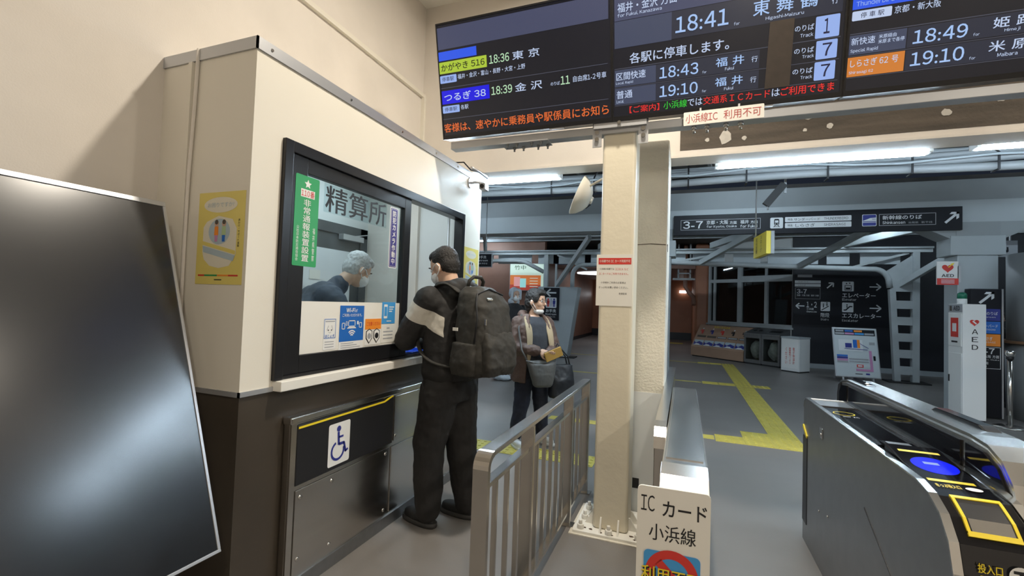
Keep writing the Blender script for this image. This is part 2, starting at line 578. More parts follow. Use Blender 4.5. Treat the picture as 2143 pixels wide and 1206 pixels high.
def wbox(u0, u1, d0, d1, z0, z1, g=None):
    return (g or G()).prism([(u0, z0), (u1, z0), (u1, z1), (u0, z1)], WFr, d0, d1)
struct('wall_window', wbox(-0.05, WL, -0.15, 0, 2.90, 3.62, wbox(-0.05, WL, -0.15, 0, 0, 1.04)), 'white_paint', 'white wall below the far windows')
struct('wall_navy', G().box(2.74, 13, 14.3, 14.6, 0, 3.62), 'navy_wall', 'dark navy wall with direction signs')
struct('baseboard_navy', G().box(2.80, 13, 14.27, 14.3, 0, 0.12), 'grey_paint', 'grey skirting of the navy wall')
struct('wall_behind_windows', G().box(0.72, 4.5, 18.0, 18.1, 0, 3.6).box(4.4, 4.5, 14.6, 18, 0, 3.6), 'black_plastic', 'dark room behind the far windows')
def window(name, u0, u1, z0, z1, label):
    g = wbox(u0, u1, -0.1, 0.03, z0, z0 + 0.07)
    for q in ((u0, u1, -0.1, 0.03, z1 - 0.06, z1), (u0, u0 + 0.07, -0.1, 0.03, z0 + 0.07, z1 - 0.06), (u1 - 0.06, u1, -0.1, 0.03, z0 + 0.07, z1 - 0.06)):
        wbox(*q, g)
    return struct(name, g, 'rail_grey', label)
w1 = window('window_1', -0.04, 1.02, 1.04, 2.9, 'narrow left bay of the white framed far window')
part('transom', wbox(0.03, 0.96, -0.08, 0.02, 2.32, 2.42), 'rail_grey', w1)
part('mullion', wbox(0.13, 0.19, -0.08, 0.015, 1.11, 2.84), 'rail_grey', w1)
part('pane', wbox(0.03, 0.96, -0.05, -0.045, 1.11, 2.32), 'glass_dark', w1)
part('pane', wbox(0.03, 0.96, -0.05, -0.045, 2.42, 2.84), 'glass_dark', w1)
part('blind', wbox(0.35, 0.92, -0.14, -0.13, 1.11, 2.84), 'blind', w1)
w2 = window('window_2', 1.02, WL, 1.04, 2.9, 'wide sliding bay of the white framed far window')
part('transom', wbox(1.09, WL - 0.06, -0.08, 0.03, 2.32, 2.50), 'rail_grey', w2)
part('mullion', wbox(1.79, 1.87, -0.08, 0.02, 1.11, 2.32), 'rail_grey', w2)
part('mullion', wbox(1.80, 1.85, -0.08, 0.02, 2.50, 2.84), 'rail_grey', w2)
part('pane', wbox(1.09, 1.79, -0.05, -0.045, 1.11, 2.32), 'glass_dark', w2)
part('pane', wbox(1.87, WL - 0.06, -0.07, -0.065, 1.11, 2.32), 'glass_dark', w2)
part('pane', wbox(1.09, WL - 0.06, -0.05, -0.045, 2.50, 2.84), 'glass_dark', w2)
part('sill', wbox(-0.05, WL, 0.0, 0.10, 0.99, 1.04), 'rail_grey', w2)

# ---- tactile paving and floor lines
tp = thing('tactile_paving', (1.1, 9.6, 0), 'yellow tactile paving strip leading across the concourse floor', 'paving')
def tile_mesh(kind):
    g = G().box(-0.149, 0.149, -0.149, 0.149, 0.0, 0.004)
    if kind == 'bar':
        for i in range(4):
            x = -0.1125 + i * 0.075
            g.box(x - 0.014, x + 0.014, -0.135, 0.135, 0.004, 0.009)
    elif kind == 'cross':
        for i in range(4):
            x = -0.1125 + i * 0.075
            g.box(-0.135, 0.135, x - 0.014, x + 0.014, 0.004, 0.009)
    else:
        for i in range(4):
            for j in range(4):
                x, y = -0.1125 + i * 0.075, -0.1125 + j * 0.075
                g.box(x - 0.013, x + 0.013, y - 0.013, y + 0.013, 0.004, 0.009)
    me = bpy.data.meshes.new('tile')
    me.from_pydata(g.v, [], g.f)
    me.materials.append(M['yellow_line'])
    return me
TM = {k: tile_mesh(k) for k in ('bar', 'dot', 'cross')}
def tile(x, y, k):
    o = bpy.data.objects.new('tile', TM[k])
    COL.objects.link(o)
    o.parent = tp
    o.location = V((x, y, 0)) - tp.location
for i in range(27):
    tile(1.1, 5.75 + i * 0.3, 'dot' if i in (0, 1, 4, 14, 15, 26) else 'bar')
for x in (0.8, 0.5):
    tile(x, 5.75, 'dot')
    tile(x, 6.05 if x > 0.6 else 5.75, 'dot') if x > 0.6 else None
    tile(x, 9.95, 'cross')
    tile(x, 13.55, 'cross')
tile(1.4, 9.95, 'dot')
for i in range(5):
    tile(-0.9 - i * 0.3, 4.3, 'dot')
def floor_line(x0, x1, y0, y1, label):
    o = part('floor_line', G().box(x0, x1, y0, y1, 0.0, 0.003), 'yellow_line', loc=((x0 + x1) / 2, y0, 0))
    tag(o, label, 'floor marking', 'yellow floor lines')
floor_line(-1.6, 0.34, 5.66, 5.83, 'yellow line on the floor just past the fence and column')
floor_line(-6.0, 0.34, 9.90, 10.0, 'yellow line across the floor beneath the hanging direction sign')
floor_line(-6.0, 0.34, 13.5, 13.6, 'farthest yellow floor line in front of the brown bench display')
tag(part('floor_patch', G().box(-0.6, -0.05, 20.2, 20.9, 0, 0.004), 'yellow_line', loc=(-0.3, 20.5, 0)), 'small yellow floor patch at the end of the passage', 'floor marking')

# ================================================================ TICKET OFFICE BOOTH
booth = thing('ticket_office', (-2.1, 2.6, 0), 'cream ticket office booth with black framed service window and brown base', 'booth')
T_ = 0.05
part('front_wall', G().box(XB - T_, XB, YB0, 1.61, 1.02, 2.57).box(XB - T_, XB, 3.50, YB1, 1.02, 2.57).box(XB - T_, XB, 1.61, 3.50, 2.20, 2.57).box(XB - T_, XB, 1.61, 3.5, 1.0, 1.05), 'cream_panel', booth)
part('side_wall', G().box(XW, XB - T_, YB0, YB0 + T_, 1.02, 2.57), 'cream_panel', booth)
part('base_panel', G().box(XB - T_, XB - 0.004, YB0 + 0.004, YB1, 0, 1.0).box(XW, XB - T_, YB0 + 0.004, YB0 + T_, 0, 1.02), 'wainscot', booth)
part('end_wall', G().box(-3.0, XB - T_, YB1 - T_, YB1, 0, 2.57), 'white_paint', booth)
part('roof', G().box(-3.0, XB, YB0, YB1, 2.57, 2.60), 'cream_panel', booth)
part('back_wall', G().box(-3.08, -3.0, YB0 - 0.5, YB1, 0, 2.6), 'white_paint', booth)
part('inner_side_wall', G().box(-3.0, XW - 0.15, YB0 - 0.05, YB0 + 0.05, 0, 2.6), 'white_paint', booth)
part('top_trim', G().box(XB, XB + 0.008, YB0 - 0.008, YB1, 2.545, 2.60).box(XW, XB + 0.008, YB0 - 0.008, YB0, 2.545, 2.60), 'alu', booth)
part('dado_trim', G().box(XB - 0.004, XB + 0.006, YB0 - 0.006, 1.62, 1.0, 1.022).box(XW, XB + 0.006, YB0 - 0.006, YB0, 1.0, 1.022), 'alu', booth)
for y in (1.52, 2.05, 2.55, 3.0, 3.35, 3.7):
    part('screw', G().cyl((XB + 0.008, y, 2.572), (XB + 0.012, y, 2.572), 0.008, 0.006, 10), 'steel', booth)
part('counter_ledge', G().box(XB - 0.3, XB + 0.055, 1.62, 3.52, 1.0, 1.048), 'paper', booth, bevel=0.004)
# window frame
fw = G().box(XB - 0.06, XB + 0.022, 1.61, 1.66, 1.05, 2.20).box(XB - 0.06, XB + 0.022, 3.455, 3.50, 1.05, 2.20).box(XB - 0.06, XB + 0.022, 1.66, 3.455, 2.145, 2.20)
frame = part('window_frame', fw, 'black_alu', booth, bevel=0.003)
part('sill_rail', G().box(XB - 0.06, XB + 0.012, 1.66, 3.455, 1.05, 1.066), 'black_alu', booth)
part('track_strip', G().box(XB - 0.01, XB + 0.004, 1.662, 1.667, 1.07, 2.06), 'alu', booth)
# sliding sash (closed left half)
S0, S1 = 1.672, 2.70
sash = part('sliding_sash', G().box(XB - 0.03, XB + 0.006, S0, S0 + 0.095, 1.066, 2.145).box(XB - 0.03, XB + 0.006, S1 - 0.075, S1, 1.066, 2.145).box(XB - 0.03, XB + 0.006, S0 + 0.095, S1 - 0.075, 1.066, 1.155).box(XB - 0.03, XB + 0.006, S0 + 0.095, S1 - 0.075, 2.07, 2.145), 'black_alu', booth, bevel=0.003)
part('pane', G().box(XB - 0.014, XB - 0.009, S0 + 0.095, S1 - 0.075, 1.155, 2.07), 'glass', sash)
part('film', G().box(XB - 0.0085, XB - 0.0075, S0 + 0.097, S1 - 0.077, 1.156, 1.425), 'paper', sash)
# second sash parked behind the left one leaves the right half open
part('rear_sash', G().box(XB - 0.058, XB - 0.034, 1.70, 1.74, 1.066, 2.145).box(XB - 0.058, XB - 0.034, 2.66, 2.72, 1.066, 2.145), 'black_alu', booth)
# interior door seen through the glass
dr = part('inner_door', G().box(-3.0, -2.97, 2.72, 3.62, 0, 2.06), 'door_grey', booth)
part('door_frame', G().box(-3.0, -2.955, 2.64, 2.74, 0, 2.12).box(-3.0, -2.955, 3.60, 3.70, 0, 2.12).box(-3.0, -2.955, 2.64, 3.70, 2.03, 2.12), 'door_grey', dr)
part('door_closer', G().box(-2.955, -2.90, 3.3, 3.58, 1.98, 2.03).bar((-2.92, 3.35, 2.0), (-2.90, 3.62, 2.06), 0.015, 0.01), 'alu', dr)
part('door_pane', G().box(-2.968, -2.962, 2.86, 3.48, 1.0, 1.88), 'sign_white', dr)
part('notice', G().box(-2.961, -2.958, 2.98, 3.10, 1.60, 1.68), 'paper', dr)
part('counter_top', G().box(-2.35, XB - 0.31, YB0 + 0.06, YB1 - 0.06, 0.94, 0.985), 'white_paint', booth)
part('ceiling_light', G().box(-2.75, -2.1, 1.9, 3.4, 2.53, 2.565), 'booth_light', booth)
part('inner_pipe', G().cyl((-2.06, 3.72, 1.0), (-2.06, 3.72, 2.55), 0.012, n=8), 'alu', booth)
part('warning_plate', G().box(-2.95, -2.945, 3.12, 3.3, 1.28, 1.5), 'yellow', dr)

# cable down the booth side
tag(part('wall_cable', G().tube([(-2.17, YB0 - 0.008, 2.60), (-2.175, YB0 - 0.01, 2.3), (-2.185, YB0 - 0.012, 2.0), (-2.19, YB0 - 0.01, 1.7), (-2.185, YB0 - 0.012, 1.3), (-2.19, YB0 - 0.012, 0.9)], 0.008, 8), 'cream_wall', loc=(-2.19, YB0 - 0.01, 0.9)), 'thin cream cable running down the booth side wall', 'cable')
tag(part('wall_conduit', G().box(-2.225, -2.20, YB0 - 0.016, YB0, 1.03, 2.54), 'cream_panel', loc=(-2.21, YB0, 1.03)), 'flat cream cable duct beside the cable on the booth side', 'cable duct')

# ---- low stainless counter front with black wheelchair panel
cf = thing('counter_front', (XB, 2.7, 0), 'stainless steel kick panel below the ticket counter with black wheelchair band', 'counter')
X1 = XB + 0.045
part('body', G().box(XB, X1 - 0.004, 1.70, 3.84, 0.0, 0.83), 'steel', cf, bevel=0.004)
part('top_rail', G().box(XB, X1 + 0.012, 1.69, 3.84, 0.83, 0.865), 'steel_bright', cf, bevel=0.006)
part('bottom_rail', G().box(XB, X1 + 0.006, 1.70, 3.84, 0.0, 0.07), 'steel_dark', cf)
part('black_band', G().box(X1 - 0.006, X1 + 0.008, 1.735, 2.52, 0.525, 0.82), 'black_plastic', cf, bevel=0.004)
yl = G().bar((X1 + 0.0085, 1.74, 0.807), (X1 + 0.0085, 2.42, 0.807), 0.004, 0.010).bar((X1 + 0.0085, 2.42, 0.807), (X1 + 0.0085, 2.51, 0.83), 0.004, 0.010)
part('yellow_stripe', yl, 'yellow', cf)
part('side_post', G().box(X1 - 0.006, X1 + 0.004, 1.70, 1.733, 0.0, 0.83), 'steel', cf)
for a, b in ((1.745, 2.50), (2.52, 3.83)):
    part('panel', G().box(X1 - 0.004, X1 + 0.002, a, b, 0.085, 0.50), 'steel', cf, bevel=0.003)
part('panel', G().box(X1 - 0.004, X1 + 0.002, 2.54, 3.83, 0.53, 0.82), 'steel', cf, bevel=0.003)
for y, z in ((1.775, 0.46), (1.775, 0.16), (1.99, 0.465), (1.99, 0.13), (2.46, 0.47), (2.46, 0.12), (2.56, 0.56), (3.0, 0.47), (3.0, 0.12)):
    part('bolt', G().ell((X1 + 0.002, y, z), (0.006, 0.012, 0.012), nu=10, nv=6), 'steel_bright', cf)
s = Sign(Fr((X1 + 0.008, 1.945, 0.545), (0, 1, 0), (0, 0, 1)), cf)
s.rect((0, 0, 0.165, 0.225), 'white', 1, r=0.012)
cxx = 0.085
s.disc((0.075, 0.192), 0.016, 'navy', 2)
s.line((0.073, 0.175), (0.078, 0.105), 0.016, 'navy', 2)
s.line((0.075, 0.146), (0.112, 0.146), 0.011, 'navy', 2)
s.line((0.078, 0.108), (0.12, 0.108), 0.015, 'navy', 2)
s.line((0.118, 0.110), (0.134, 0.055), 0.014, 'navy', 2)
s.line((0.13, 0.056), (0.152, 0.066), 0.012, 'navy', 2)
s.ring((0.072, 0.075), 0.040, 0.053, 'navy', 2, a0=110, a1=375)
# ================================================================ WINDOW STICKERS
def plate(name, fr, w, h, m, label, cat, t=0.0012, r=0.0, loc=None, group=None):
    """a thin flat thing: sheet, sticker or board lying on frame fr (local 0..w, 0..h)"""
    o = thing(name, loc or fr(w / 2, 0), label, cat, group)
    poly = rrect(0, 0, w, h, r) if r else [(0, 0), (w, 0), (w, h), (0, h)]
    part('sheet', G().prism(poly, fr, 0, t), m, o)
    return o, Sign(Fr(fr(0, 0, t), fr.r, fr.u), o, 0.0006)
GF = lambda y, z: Fr((XB - 0.0075, y, z), (0, 1, 0), (0, 0, 1))
mat('sticker_green', (0.03, 0.33, 0.11), 0.4)
mat('sticker_purple', (0.055, 0.05, 0.24), 0.4)
mat('wifi_blue', (0.02, 0.14, 0.50), 0.4)
o, s = plate('emergency_sticker', Fr((XB + 0.0065, 1.69, 1.60), (0, 1, 0), (0, 0, 1)), 0.155, 0.455, 'sticker_green', 'tall green sticker with white vertical Japanese lettering and a star', 'sticker', r=0.008)
star = []
for i in range(10):
    rr = 0.024 if i % 2 == 0 else 0.011
    star.append((0.078 + rr * math.sin(i * math.pi / 5), 0.415 + rr * math.cos(i * math.pi / 5)))
s.poly(star, 'white', 1)
s.rect((0.035, 0.347, 0.125, 0.387), 'white', 1)
s.text('110番', (0.038, 0.350, 0.122, 0.384), 'red', 0.01, 2)
s.text('非常通報装置設置', (0.055, 0.025, 0.103, 0.338), 'white', 0.012, 1, True)
s.text('公社日本防災通信協会', (0.018, 0.025, 0.034, 0.20), 'white', 0.0, 1, True)
s.text('福井県警察', (0.122, 0.03, 0.138, 0.20), 'white', 0.0, 1, True)
o, s = plate('window_lettering', GF(1.895, 1.905), 0.545, 0.155, 'glass', 'large black kanji lettering stuck on the ticket window glass', 'lettering', t=0.0004)
s.text('精算所', (0.01, 0.005, 0.54, 0.15), 'black_ink', 0.012, 1)
o, s = plate('camera_sticker', GF(2.478, 1.655), 0.088, 0.40, 'white', 'narrow purple vertical security camera sticker on the window', 'sticker', r=0.008)
s.rect((0.006, 0.006, 0.082, 0.394), 'sticker_purple', 1, r=0.006)
s.rect((0.011, 0.011, 0.077, 0.389), 'white', 2, r=0.005)
s.rect((0.013, 0.013, 0.075, 0.387), 'sticker_purple', 3, r=0.005)
s.text('防犯カメラ作動中', (0.024, 0.025, 0.064, 0.378), 'white', 0.025, 4, True)
# row on the white film
FF = lambda y, z: Fr((XB - 0.0070, y, z), (0, 1, 0), (0, 0, 1))
o, s = plate('wifi_sticker', FF(2.055, 1.155), 0.205, 0.25, 'white', 'blue Wi-Fi sticker with laptop and wave symbols on the white film', 'sticker')
s.rect((0, 0.045, 0.205, 0.25), 'wifi_blue', 1)
s.text('Wi-Fi', (0.05, 0.212, 0.125, 0.237), 'white', 0.03, 2)
s.text('が', (0.13, 0.212, 0.147, 0.23), 'white', 0.02, 2)
s.text('ご利用いただけます。', (0.02, 0.186, 0.185, 0.204), 'white', 0.01, 2)
s.frame((0.07, 0.128, 0.13, 0.165), 0.005, 'white', 2)
s.poly([(0.06, 0.118), (0.14, 0.118), (0.13, 0.126), (0.07, 0.126)], 'white', 2)
s.frame((0.018, 0.115, 0.044, 0.152), 0.004, 'white', 2)
s.frame((0.05, 0.135, 0.063, 0.16), 0.003, 'white', 2)
s.rect((0.145, 0.14, 0.158, 0.16), 'white', 2)
s.frame((0.163, 0.12, 0.188, 0.152), 0.004, 'white', 2)
for k, q in enumerate((0.010, 0.022, 0.034)):
    s.ring((0.103, 0.068), q, q + 0.007, 'white', 2, 45, 135, 8)
for k in range(3):
    s.rect((0.015, 0.008 + k * 0.012, 0.18 - 0.03 * k, 0.012 + k * 0.012), 'sign_grey', 1)
o, s = plate('outlet_sticker', FF(1.935, 1.165), 0.095, 0.17, 'white', 'small white sticker with a blue border and dog like wall outlet mark', 'sticker', r=0.006)
s.frame((0.004, 0.06, 0.091, 0.166), 0.003, 'wifi_blue', 1)
s.text('ほじょ犬', (0.012, 0.064, 0.083, 0.082), 'wifi_blue', 0.02, 1)
s.rect((0.012, 0.15, 0.083, 0.155), 'sign_grey', 1)
for a in (-1, 1):
    s.line((0.047 + a * 0.012, 0.13), (0.047 + a * 0.022, 0.105), 0.003, 'sign_grey', 1)
    s.disc((0.047 + a * 0.012, 0.105), 0.004, 'black_ink', 1)
s.ring((0.047, 0.1), 0.009, 0.011, 'sign_grey', 1, 200, 340, 8)
for k in range(3):
    s.rect((0.012, 0.012 + k * 0.014, 0.08, 0.016 + k * 0.014), 'sign_grey', 1)
o, s = plate('loop_sticker', FF(2.275, 1.165), 0.155, 0.16, 'white', 'orange and white sticker with two shield shaped train emblems', 'sticker')
s.rect((0, 0.095, 0.155, 0.16), 'orange', 1)
s.text('ご注意ください', (0.012, 0.118, 0.143, 0.142), 'red', 0.0, 2)
for k, m_ in ((0.04, 'sign_grey'), (0.112, 'black_ink')):
    s.poly([(k - 0.03, 0.085), (k - 0.03, 0.04), (k, 0.008), (k + 0.03, 0.04), (k + 0.03, 0.085), (k, 0.10)], 'black_ink', 2)
    s.poly([(k - 0.024, 0.082), (k - 0.024, 0.043), (k, 0.016), (k + 0.024, 0.043), (k + 0.024, 0.082), (k, 0.094)], 'white', 3)
    s.disc((k, 0.055), 0.018, m_, 4)
o, s = plate('app_sticker', FF(2.435, 1.29), 0.14, 0.14, 'sky_blue', 'blue sticker showing a white phone at the sash edge', 'sticker')
s.rect((0.018, 0.035, 0.055, 0.125), 'white', 1, r=0.005)
s.rect((0.022, 0.05, 0.051, 0.11), 'sky_blue', 2)
for k in range(3):
    s.rect((0.072, 0.105 - k * 0.014, 0.125 - 0.01 * k, 0.112 - k * 0.014), 'white', 1)
s.rect((0.05, 0.014, 0.10, 0.02), 'white', 1)
o, s = plate('notice_sticker', FF(2.435, 1.168), 0.14, 0.115, 'paper', 'small white notice with grey lines under the blue phone sticker', 'notice')
for k in range(4):
    s.rect((0.02 if k else 0.055, 0.09 - k * 0.022, 0.12 if k else 0.085, 0.097 - k * 0.022), 'sign_grey', 1)

# yellow posters on the booth
mat('poster_yellow', (0.74, 0.62, 0.17), 0.5)
mat('poster_pale', (0.74, 0.70, 0.58), 0.5)
mat('poster_blue', (0.42, 0.52, 0.58), 0.5)
mat('poster_green', (0.42, 0.55, 0.30), 0.5)
def yellow_poster(fr, w, h, label):
    o, s = plate('help_poster', fr, w, h, 'poster_yellow', label, 'poster', group='yellow help posters')
    k, q = w / 0.31, h / 0.42
    s.disc((w * 0.48, h * 0.86), h * 0.085, 'poster_pale', 1, sx=w * 0.36 / (h * 0.085))
    s.text('お困りですか?', (w * 0.2, h * 0.835, w * 0.77, h * 0.885), 'poster_blue', 0.0, 2)
    pts = [(0.13, 0.5), (0.85, 0.33), (0.82, 0.25), (0.72, 0.2), (0.5, 0.175), (0.3, 0.2), (0.17, 0.27), (0.13, 0.35)]
    s.poly([(a * w, b * h) for a, b in [(0.13, 0.62), (0.2, 0.68), (0.45, 0.74), (0.75, 0.70), (0.85, 0.6), (0.85, 0.32), (0.72, 0.2), (0.5, 0.175), (0.3, 0.2), (0.17, 0.27), (0.13, 0.35)]], 'poster_pale', 1)
    s.disc((w * 0.48, h * 0.57), h * 0.14, 'poster_blue', 2, sx=w * 0.23 / (h * 0.14))
    s.poly([(a * w, b * h) for a, b in ((0.13, 0.47), (0.84, 0.36), (0.84, 0.32), (0.13, 0.43))], 'poster_yellow', 2)
    s.poly([(a * w, b * h) for a, b in ((0.13, 0.42), (0.84, 0.31), (0.80, 0.25), (0.15, 0.35))], 'poster_blue', 2)
    for cx_, m_, m2 in ((0.42, 'orange', 'pink'), (0.58, 'poster_green', 'blue')):
        s.disc((w * cx_, h * 0.655), h * 0.032, 'skin', 3)
        s.disc((w * cx_, h * 0.672), h * 0.026, 'header_brown', 4)
        s.poly([(w * (cx_ - 0.04), h * 0.625), (w * (cx_ + 0.04), h * 0.625), (w * (cx_ + 0.045), h * 0.53), (w * (cx_ - 0.045), h * 0.53)], m_, 3)
        s.poly([(w * (cx_ - 0.035), h * 0.53), (w * (cx_ + 0.035), h * 0.53), (w * (cx_ + 0.03), h * 0.46), (w * (cx_ - 0.03), h * 0.46)], m2, 3)
    s.text('声かけ・サポート運動', (w * 0.875, h * 0.40, w * 0.915, h * 0.70), 'black_ink', 0.0, 2, True)
    for a, b, m_ in ((0.06, 0.2, 'red'), (0.2, 0.28, 'green'), (0.28, 0.48, 'green'), (0.48, 0.72, 'orange'), (0.72, 0.92, 'red')):
        s.rect((w * a, h * 0.088, w * b, h * 0.105), m_, 1)
    s.rect((w * 0.42, h * 0.045, w * 0.58, h * 0.055), 'black_ink', 1)
yellow_poster(Fr((-2.115, YB0 - 0.0005, 1.49), (1, 0, 0), (0, 0, 1)), 0.295, 0.42, 'yellow help poster with two cartoon figures on the booth side wall')
yellow_poster(Fr((XB + 0.001, 3.535, 1.51), (0, 1, 0), (0, 0, 1)), 0.29, 0.42, 'yellow help poster at the far end of the booth front, behind the man')

# ================================================================ DEPARTURE BOARDS
EM = {'e_white': ((0.62, 0.74, 1.0), 0.80), 'e_time': ((0.42, 0.62, 1.0), 0.85), 'e_pale': ((0.62, 0.95, 0.62), 0.75), 'e_ltblue': ((0.36, 0.52, 1.0), 0.80), 'e_lime': ((0.52, 0.72, 0.05), 0.75),
      'e_black': ((0.0, 0.0, 0.0), 0.0), 'e_navy': ((0.01, 0.012, 0.07), 0.6), 'e_blue': ((0.0, 0.0, 0.78), 0.9), 'e_blue2': ((0.02, 0.10, 0.85), 0.9), 'e_line': ((0.10, 0.11, 0.16), 0.6), 'e_orange': ((0.90, 0.17, 0.03), 0.8),
      'e_red': ((0.85, 0.025, 0.02), 0.85), 'e_green': ((0.03, 0.72, 0.04), 0.75), 'e_cell': ((0.048, 0.062, 0.115), 0.9), 'e_row': ((0.017, 0.022, 0.042), 0.9), 'e_orangebox': ((0.75, 0.24, 0.035), 0.8), 'e_head': ((0.055, 0.065, 0.13), 0.9)}
for k, (c, st) in EM.items():
    mat(k, (0.01, 0.01, 0.012), 0.25, emit=c, estr=st)
mat('screen_black', (0.004, 0.004, 0.006), 0.25, emit=(0.006, 0.007, 0.012), estr=1.0)
TL = math.radians(13)
BU, BN = V((0, -math.sin(TL), math.cos(TL))), V((0, -math.cos(TL), -math.sin(TL)))
BW, BH = 1.228, 0.775
L_ITEMS = [('#', (0.0, 0.437, 0.374, 0.515), 'e_lime'), ('かがやき 516', (0.014, 0.452, 0.358, 0.502), 'e_black'), ('18:36', (0.393, 0.452, 0.542, 0.507), 'e_pale'), ('東 京', (0.565, 0.452, 0.759, 0.506), 'e_white'),
    ('#', (0.0, 0.372, 0.133, 0.424), 'e_ltblue'), ('停車駅', (0.016, 0.383, 0.112, 0.414), 'e_navy'), ('福井・金沢・富山・長野・大宮・上野', (0.143, 0.386, 0.655, 0.420), 'e_white'), ('#', (0.0, 0.337, 1.21, 0.341), 'e_line'),
    ('#', (0.004, 0.228, 0.383, 0.320), 'e_blue'), ('つるぎ 38', (0.023, 0.246, 0.355, 0.300), 'e_white'), ('18:39', (0.398, 0.246, 0.554, 0.301), 'e_pale'), ('金 沢', (0.575, 0.245, 0.771, 0.300), 'e_white'),
    ('のりば', (0.830, 0.252, 0.893, 0.275), 'e_white'), ('11', (0.899, 0.250, 0.961, 0.302), 'e_pale'), ('自由席1-2号車', (0.983, 0.255, 1.200, 0.293), 'e_white'),
    ('#', (0.004, 0.165, 0.142, 0.215), 'e_ltblue'), ('停車駅', (0.021, 0.176, 0.122, 0.205), 'e_navy'), ('各駅', (0.152, 0.178, 0.214, 0.210), 'e_white'), ('#', (0.0, 0.122, 1.212, 0.126), 'e_line'),
    ('客様は、速やかに乗務員や駅係員にお知ら', (0.006, 0.030, 1.214, 0.092), 'e_orange'), ('#', (0.0, 0.60, 1.215, 0.745), 'e_head'), ('#', (0.0, 0.525, 0.30, 0.585), 'e_blue2')]
M_ITEMS = [('#', (0.008, 0.575, 1.215, 0.745), 'e_head'), ('#', (0.008, 0.416, 0.347, 0.572), 'e_cell'), ('#', (0.347, 0.420, 1.215, 0.572), 'e_row'),
    ('福井・金沢 方面', (0.027, 0.620, 0.376, 0.675), 'e_white'), ('for Fukui, Kanazawa', (0.027, 0.592, 0.289, 0.615), 'e_white'), ('18:41', (0.369, 0.448, 0.658, 0.538), 'e_time'), ('for', (0.687, 0.438, 0.717, 0.455), 'e_white'),
    ('東 舞 鶴', (0.784, 0.468, 1.099, 0.548), 'e_time'), ('Higashi-Maizuru', (0.849, 0.434, 1.035, 0.456), 'e_white'), ('行', (1.163, 0.464, 1.192, 0.500), 'e_white'), ('各駅に停車します。', (0.100, 0.315, 0.666, 0.378), 'e_white'),
    ('のりば', (0.997, 0.351, 1.088, 0.382), 'e_white'), ('Track', (1.024, 0.318, 1.086, 0.338), 'e_white'), ('#', (1.095, 0.300, 1.207, 0.412), 'e_ltblue'), ('1', (1.134, 0.320, 1.162, 0.397), 'e_navy'),
    ('のりば', (0.999, 0.235, 1.094, 0.264), 'e_white'), ('Track', (1.040, 0.208, 1.096, 0.226), 'e_white'), ('#', (1.104, 0.191, 1.203, 0.287), 'e_ltblue'), ('7', (1.134, 0.206, 1.178, 0.272), 'e_navy'),
    ('のりば', (0.997, 0.128, 1.094, 0.157), 'e_white'), ('Track', (1.037, 0.099, 1.094, 0.117), 'e_white'), ('#', (1.102, 0.082, 1.200, 0.178), 'e_ltblue'), ('7', (1.133, 0.099, 1.176, 0.163), 'e_navy'),
    ('#', (0.008, 0.293, 1.215, 0.297), 'e_line'), ('#', (0.008, 0.181, 1.215, 0.184), 'e_line'), ('#', (0.008, 0.072, 1.215, 0.075), 'e_line'),
    ('#', (0.008, 0.188, 0.259, 0.288), 'e_cell'), ('#', (0.261, 0.188, 0.827, 0.288), 'e_row'), ('#', (0.008, 0.079, 0.259, 0.178), 'e_cell'), ('#', (0.261, 0.079, 0.827, 0.178), 'e_row'),
    ('区間快速', (0.018, 0.225, 0.198, 0.272), 'e_white'), ('Local Rapid', (0.016, 0.198, 0.121, 0.217), 'e_white'), ('18:43', (0.280, 0.203, 0.502, 0.269), 'e_time'), ('for', (0.525, 0.200, 0.548, 0.215), 'e_white'), ('福 井', (0.597, 0.224, 0.748, 0.274), 'e_time'), ('Fukui', (0.648, 0.200, 0.696, 0.218), 'e_white'), ('行', (0.786, 0.225, 0.818, 0.257), 'e_white'),
    ('普通', (0.019, 0.115, 0.118, 0.163), 'e_white'), ('Local', (0.019, 0.089, 0.064, 0.108), 'e_white'), ('19:10', (0.281, 0.094, 0.501, 0.160), 'e_time'), ('for', (0.525, 0.093, 0.549, 0.108), 'e_white'), ('福 井', (0.596, 0.115, 0.745, 0.164), 'e_time'), ('Fukui', (0.647, 0.090, 0.696, 0.108), 'e_white'), ('行', (0.784, 0.114, 0.815, 0.146), 'e_white'),
    ('【ご案内】', (0.100, 0.020, 0.281, 0.062), 'e_red'), ('小浜線', (0.306, 0.021, 0.442, 0.066), 'e_green'), ('では', (0.446, 0.023, 0.529, 0.065), 'e_white'), ('交通系ＩＣカード', (0.534, 0.021, 0.890, 0.066), 'e_red'), ('は', (0.899, 0.024, 0.939, 0.065), 'e_white'), ('ご利用できま', (0.944, 0.021, 1.202, 0.067), 'e_red')]
